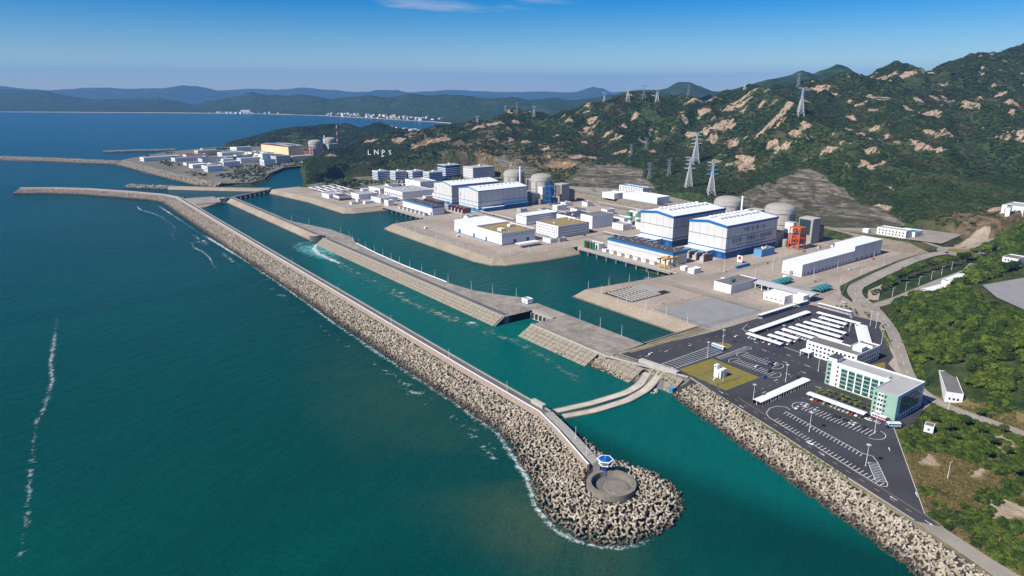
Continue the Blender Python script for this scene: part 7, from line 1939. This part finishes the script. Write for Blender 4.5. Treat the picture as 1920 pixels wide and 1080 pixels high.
# scrub by the shore road
N = 26000
x = rg.uniform(316, 520, N); y = rg.uniform(20, 165, N); z = gz(x, y); dens = fbm(x, y, 22, 3, 720)
rdm = np.ones(N, bool)
for ln_, wd_ in ROADS: rdm &= line_d(x, y, ln_)[0] > wd_/2+1.5
base_ok = rdm & in_view(x, y, z, .95, .6) & (gval(bare, x, y) < .45) & (poly_sd(x, y, ground_poly) > 2.0)
for pl in KEEP_OUT: base_ok &= poly_sd(x, y, pl) > 0
kd = base_ok & (dens < .56) & (gval(dry, x, y) > .2); kg = base_ok & (dens >= .43)
n = kd.sum(); s_ = rg.uniform(.6, 1.6, n)
scatter('dry_scrub', np.stack([x[kd],y[kd],z[kd]+s_*.1],1), angles(n), np.stack([s_,s_,s_*.8],1), DRYB)
kg &= rg.uniform(0,1,len(x)) < .45; n = kg.sum(); s_ = rg.uniform(.8, 2.8, n)
scatter('green_scrub', np.stack([x[kg],y[kg],z[kg]+s_*.2],1), angles(n), np.stack([s_,s_,s_*.9],1), FOREST)
# tufts on the sea bank crest and slab joints
L = resample([(374,268),(360,222),(351,190),(340,150)], 90); n = 90
scatter('bank_weeds', np.stack([L[:,0]-1.5+rg.uniform(-.8,.8,n), L[:,1]+rg.uniform(-1,1,n), np.full(n,7.0)],1), angles(n), np.repeat(rg.uniform(.5,1.1,n)[:,None],3,1), [GRNB[0], DRYB[0]])
xs = np.concatenate([rg.uniform(358,372,60), rg.uniform(366,376,50)]); ys = np.concatenate([rg.uniform(318,352,60), rg.uniform(288,318,50)]); n = 110
scatter('slope_weeds', np.stack([xs-2, ys, np.full(n,6.2)-np.abs(xs-372)*.25],1), angles(n), np.repeat(rg.uniform(.4,1.1,n)[:,None],3,1), [DRYB[0], GRNB[1]])

# ---- trees one can tell apart: trunk, limbs, crown
TRUNK = []
for sd in (1,2,3):
    rr = random.Random(sd); mb = MB(); mb.bar((0,0,-.4),(rr.uniform(-.15,.15),rr.uniform(-.15,.15),2.2),.26,7,.17)
    for k in range(5):
        a = k*1.26+rr.uniform(-.3,.3); mb.bar((0,0,1.5+.15*k),(1.3*math.cos(a),1.3*math.sin(a),3.0+rr.uniform(0,.8)),.13,5,.05)
    TRUNK.append(mb.mesh('trunk', M['bark']))
TCROWN = [crown_mesh('crown', M['forest_leaf'], 620, .095, s_, .85, .66, 9) for s_ in (41,42,43)]
BCROWN = [crown_mesh('crown', M['bush_leaf'], 360, .11, s_, .9, .66, 7) for s_ in (51,52)]
def tree(label, x, y, z, s_, group, kind='t', name='tree'):
    t_ = thing(name, label, 'tree', (x,y,z), rnd.uniform(0,6.28), group)
    k = rnd.randrange(3)
    inst('trunk', TRUNK[k], t_, (0,0,0), (s_*.38,)*3)
    inst('crown', TCROWN[k] if kind == 't' else BCROWN[k % 2], t_, (0,0,s_*1.25), (s_,s_,s_*.85))
for k in range(15):
    u = k/14; x = 742+u*225; y = 316-u*18+rnd.uniform(-2,2)
    tree('%s broad tree in the row along the tree lined road from the entrance' % nth(k), x, y, gz1(x,y), rnd.uniform(6.0,7.6), 'trees along the tree lined road')
for k in range(7):
    x = 690+k*8.5; y = 309+k*.8; tree('%s small tree in the planted wedge near the entrance road' % nth(k), x, y, gz1(x,y), rnd.uniform(2.2,3.2), 'trees in the planted wedge')
for k in range(16):
    x = 426.5+(k % 2)*5.5+rnd.uniform(-.5,.5); y = 182+(k//2)*4.3+rnd.uniform(-.6,.6)
    tree('round garden tree in the courtyard, %s pair from mint wing, %s side' % (nth(k//2), ['carport','office'][k % 2]), x, y, GZ, rnd.uniform(1.5,2.0), 'courtyard garden trees', 'b', 'garden_tree')
for k in range(14):
    x = 613+rnd.uniform(-4,12)+k*.3; y = 318-k*3.2; tree('%s small tree in the entrance planting above the covered walk' % nth(k), x, y, GZ, rnd.uniform(1.2,2.2), 'entrance planting trees', 'b' if k % 3 == 0 else 't')
for k in range(16): tree('%s sapling in the strip between long carport and basin road' % nth(k), 496+k*5.6, 320.5+rnd.uniform(-.6,.6), GZ, rnd.uniform(.9,1.5), 'carport strip saplings')
for k, (x, y, s_) in enumerate([(436,139,4.2),(444,150,3.4),(452,136,4.4),(428,132,3.2),(447,125,4.0),(460,118,3.6),(438,116,3.4),(430,106,3.8),(420,112,3.0),(415,134,2.6),(452,104,4.0),(475,136,3.0),(410,96,3.6),(398,86,3.4)]):
    tree(['tall dark tree beside the little scrub hut','round tree behind the little scrub hut','large dark tree by the small road bridge','tree in the scrub below the hut','dark tree right of the bridge','tree by the bend road in the scrub','tree at the middle of the scrub','broad tree lower in the scrub','low tree beside the concrete debris','small tree at the sandy path','tree near the pale track at the picture edge','tree beyond the bend road before the red roofed house','tree at the lower scrub edge','lowest tree of the scrub by the shore road'][k], x, y, gz1(x,y), s_, 'scrub trees')
for k in range(22):
    x = 575+rnd.uniform(0,60); y = 1405+rnd.uniform(-30,60)+ (x-575)*-.6; z = gz1(x,y)
    if z < 5: z = GZ
    tree('%s tree of the grove between pergola garden and hill' % nth(k), x, y, max(z,GZ), rnd.uniform(4,6.5), 'grove trees by the pergola')
for k in range(10): tree('%s tree before the banded office blocks' % nth(k), 650+k*9+rnd.uniform(-3,3), 1360-k*7+rnd.uniform(-4,4), GZ, rnd.uniform(3.5,5.5), 'office trees')
# hedges
def hedge(label, line, w, h, mat_src, step=1.1):
    P = resample(line, max(4, int(sum(math.dist(a, c) for a, c in zip(line[:-1], line[1:]))/step))); n = len(P)*2
    Q = np.repeat(P, 2, 0)+rg.uniform(-w/3,w/3,(n,2)); sc_ = rg.uniform(.8,1.2,n)*h
    t_ = thing('hedge', label, 'hedge', (0,0,0)); scatter('foliage', np.stack([Q[:,0],Q[:,1],np.full(n,GZ+h*.4)],1), angles(n), np.stack([sc_,sc_,sc_*.9],1), mat_src, parent=t_)
hedge('low yellow green hedge along the glazed office front', [(444.2,184),(444.2,216)], 1.6, .8, GRNB); hedge('round yellow hedge end beside the courtyard garden', [(433,217.5),(426,218)], 3, 1.1, GRNB); hedge('yellow hedge mound at the mint wing end of the garden', [(427,179),(433,179.5)], 3, 1.1, GRNB)
hedge('hedge strip under the hedge side carport', [(411.5,179),(411.5,218)], 1.4, .6, GRNB); hedge('green verge hedge beside the broad carport', [(592,252),(552,228)], 2.5, .8, GRNB); hedge('dark green hedge wall lining the forest road', [(640,268),(600,240),(560,215),(518,190),(500,178)], 5, 2.2, [FOREST[0]], 1.6)

# green ground round the older plant and the office terrace
N = 5000
x = rg.uniform(380, 960, N); y = rg.uniform(1450, 2560, N); z = gz(x, y)
ins = poly_sd(x, y, FLAT[4][1]) < -4; dens = fbm(x, y, 90, 3, 760)
keep = ins & (dens > .5)
for o in olds: keep &= ~((abs(x-(o[0]+o[2]/2)) < o[2]/2+8) & (abs(y-(o[1]+o[3]/2)) < o[3]/2+8))
keep &= ~((x > 700) & (x < 910) & (y > 2030) & (y < 2260))
x, y = x[keep], y[keep]; n = len(x); s_ = rg.uniform(2.2, 4.5, n)
scatter('shore_trees', np.stack([x,y,np.full(n,7.4)],1), angles(n), np.repeat(s_[:,None],3,1), SHRUB)
N = 2500
x = rg.uniform(520, 945, N); y = rg.uniform(1100, 1505, N); dens = fbm(x, y, 45, 3, 770)
keep = (poly_sd(x, y, FLAT_ADMIN) < -3) & (dens > .5)
for (ax, ay, lx, ly) in [(690,1418,26,26),(720,1390,26,26),(752,1370,30,26),(772,1330,34,26),(838,1368,40,34),(872,1305,60,40),(700,1322,52,23),(690,1226,38,64)]: keep &= ~((x > ax-7) & (x < ax+lx+7) & (y > ay-7) & (y < ay+ly+7))
x, y = x[keep], y[keep]; n = len(x); s_ = rg.uniform(2.0, 4.2, n)
scatter('office_shrubs', np.stack([x,y,np.full(n,9.8)],1), angles(n), np.repeat(s_[:,None],3,1), SHRUB)
# ------------------------------------------------------------------ foam
toe = [(234,1425),(234,1300),(233,1108),(236,898),(234,723),(229,577),(228,484),(228,351),(226.5,313),(219,290),(209.6,262),(197,240),(192.5,224),(193,207),(200,195),(210,187),(227,183),(241,184),(253,188.5)]
foam_strip('surf', 'white surf breaking along the foot of the outer breakwater', [(x-1.5, y) for x, y in toe], 3.0, -6.5, FOAM, peak=.32, seed=1, base=1.0)
foam_strip('surf', 'thin drifting surf streaks off the outer breakwater', [(x-11, y) for x, y in toe[2:11]], 4, -20, FOAM2, z=.025, peak=.3, seed=2, base=.62)
foam_strip('foam_line', 'wandering foam line on the open sea at the left', [(-21.4,331.6),(-20,348),(-18.8,367),(-15.5,391),(-13.2,423),(-10.4,453),(-6.3,499),(1.3,532),(8.5,577),(10.5,620),(15.2,660),(22.2,722),(24.6,758)], -6, 6, FOAM_SOFT, peak=.5, seed=3, steps=9, base=.86)
foam_strip('foam_line', 'foam line curling off the breakwater elbow', [(202.6,1438),(197.4,1369),(210,1305),(213.6,1258),(212.6,1199),(211,1146),(195,1097),(191,1063),(193,1043)], -5, 5, FOAM, peak=.5, seed=4, steps=7, base=.85)
foam_strip('foam_line', 'second foam line off the breakwater below the elbow', [(208,1032),(200.5,991),(203.7,953),(202.5,913),(195.3,866),(195.6,843)], -5, 5, FOAM, peak=.5, seed=6, steps=7, base=.85)
shore_toe = [(352,272),(341,229),(327,190),(316,155),(312,132),(304,105),(298,80)]
foam_strip('surf', 'small surf along the shore revetment', shore_toe, 2.0, -3.5, FOAM, peak=.35, seed=7, steps=7, base=.66)
foam_strip('surf', 'surf along the far straight breakwater', [(-330+22,3060),(0,2630),(285,2225),(330,1810),(352,1660)], 6, -16, FOAM, peak=.3, seed=8, base=.85)
foam_strip('outfall_foam', 'milky white water spreading from the outfall mouth', [(352,912),(338,900),(328,880),(322,850),(322,815),(324,780)], -11, 11, FOAM2, z=.02, peak=.5, seed=9, base=1.15)
foam_strip('scum_streak', 'brown foam streaks drifting down the discharge channel', [(322,790),(318,720),(316,650),(318,580),(322,520),(330,470),(334,440),(332,400),(326,360),(318,330)], -20, 16, SCUM, z=.02, peak=.5, seed=10, base=.80)
foam_strip('foam_streak', 'pale foam streaks along the middle of the channel', [(326,800),(322,700),(324,600),(328,520),(336,470)], -18, 15, FOAM2, z=.03, peak=.5, seed=13, base=.60)
foam_strip('sluice_foam', 'white water at the foot of the sluice openings', [(383,450),(383,476)], -1, 4, FOAM, z=.03, peak=.4, seed=11, steps=6, base=1.1)
# ------------------------------------------------------------------ haze: one closed box of thin, even air round everything
m = D.materials.new('haze_air'); m.use_nodes = True
nt = m.node_tree; nt.nodes.clear()
out = nt.nodes.new('ShaderNodeOutputMaterial'); pv = nt.nodes.new('ShaderNodeVolumePrincipled')
pv.inputs['Color'].default_value = (.22, .50, 1.0, 1)
pv.inputs['Density'].default_value = 0.000050
pv.inputs['Anisotropy'].default_value = 0.0
nt.links.new(pv.outputs[0], out.inputs['Volume'])
hz = MB().box(-24600,-24600,-7,24600,24600,760).build('haze', m)
tag(hz, kind='stuff')
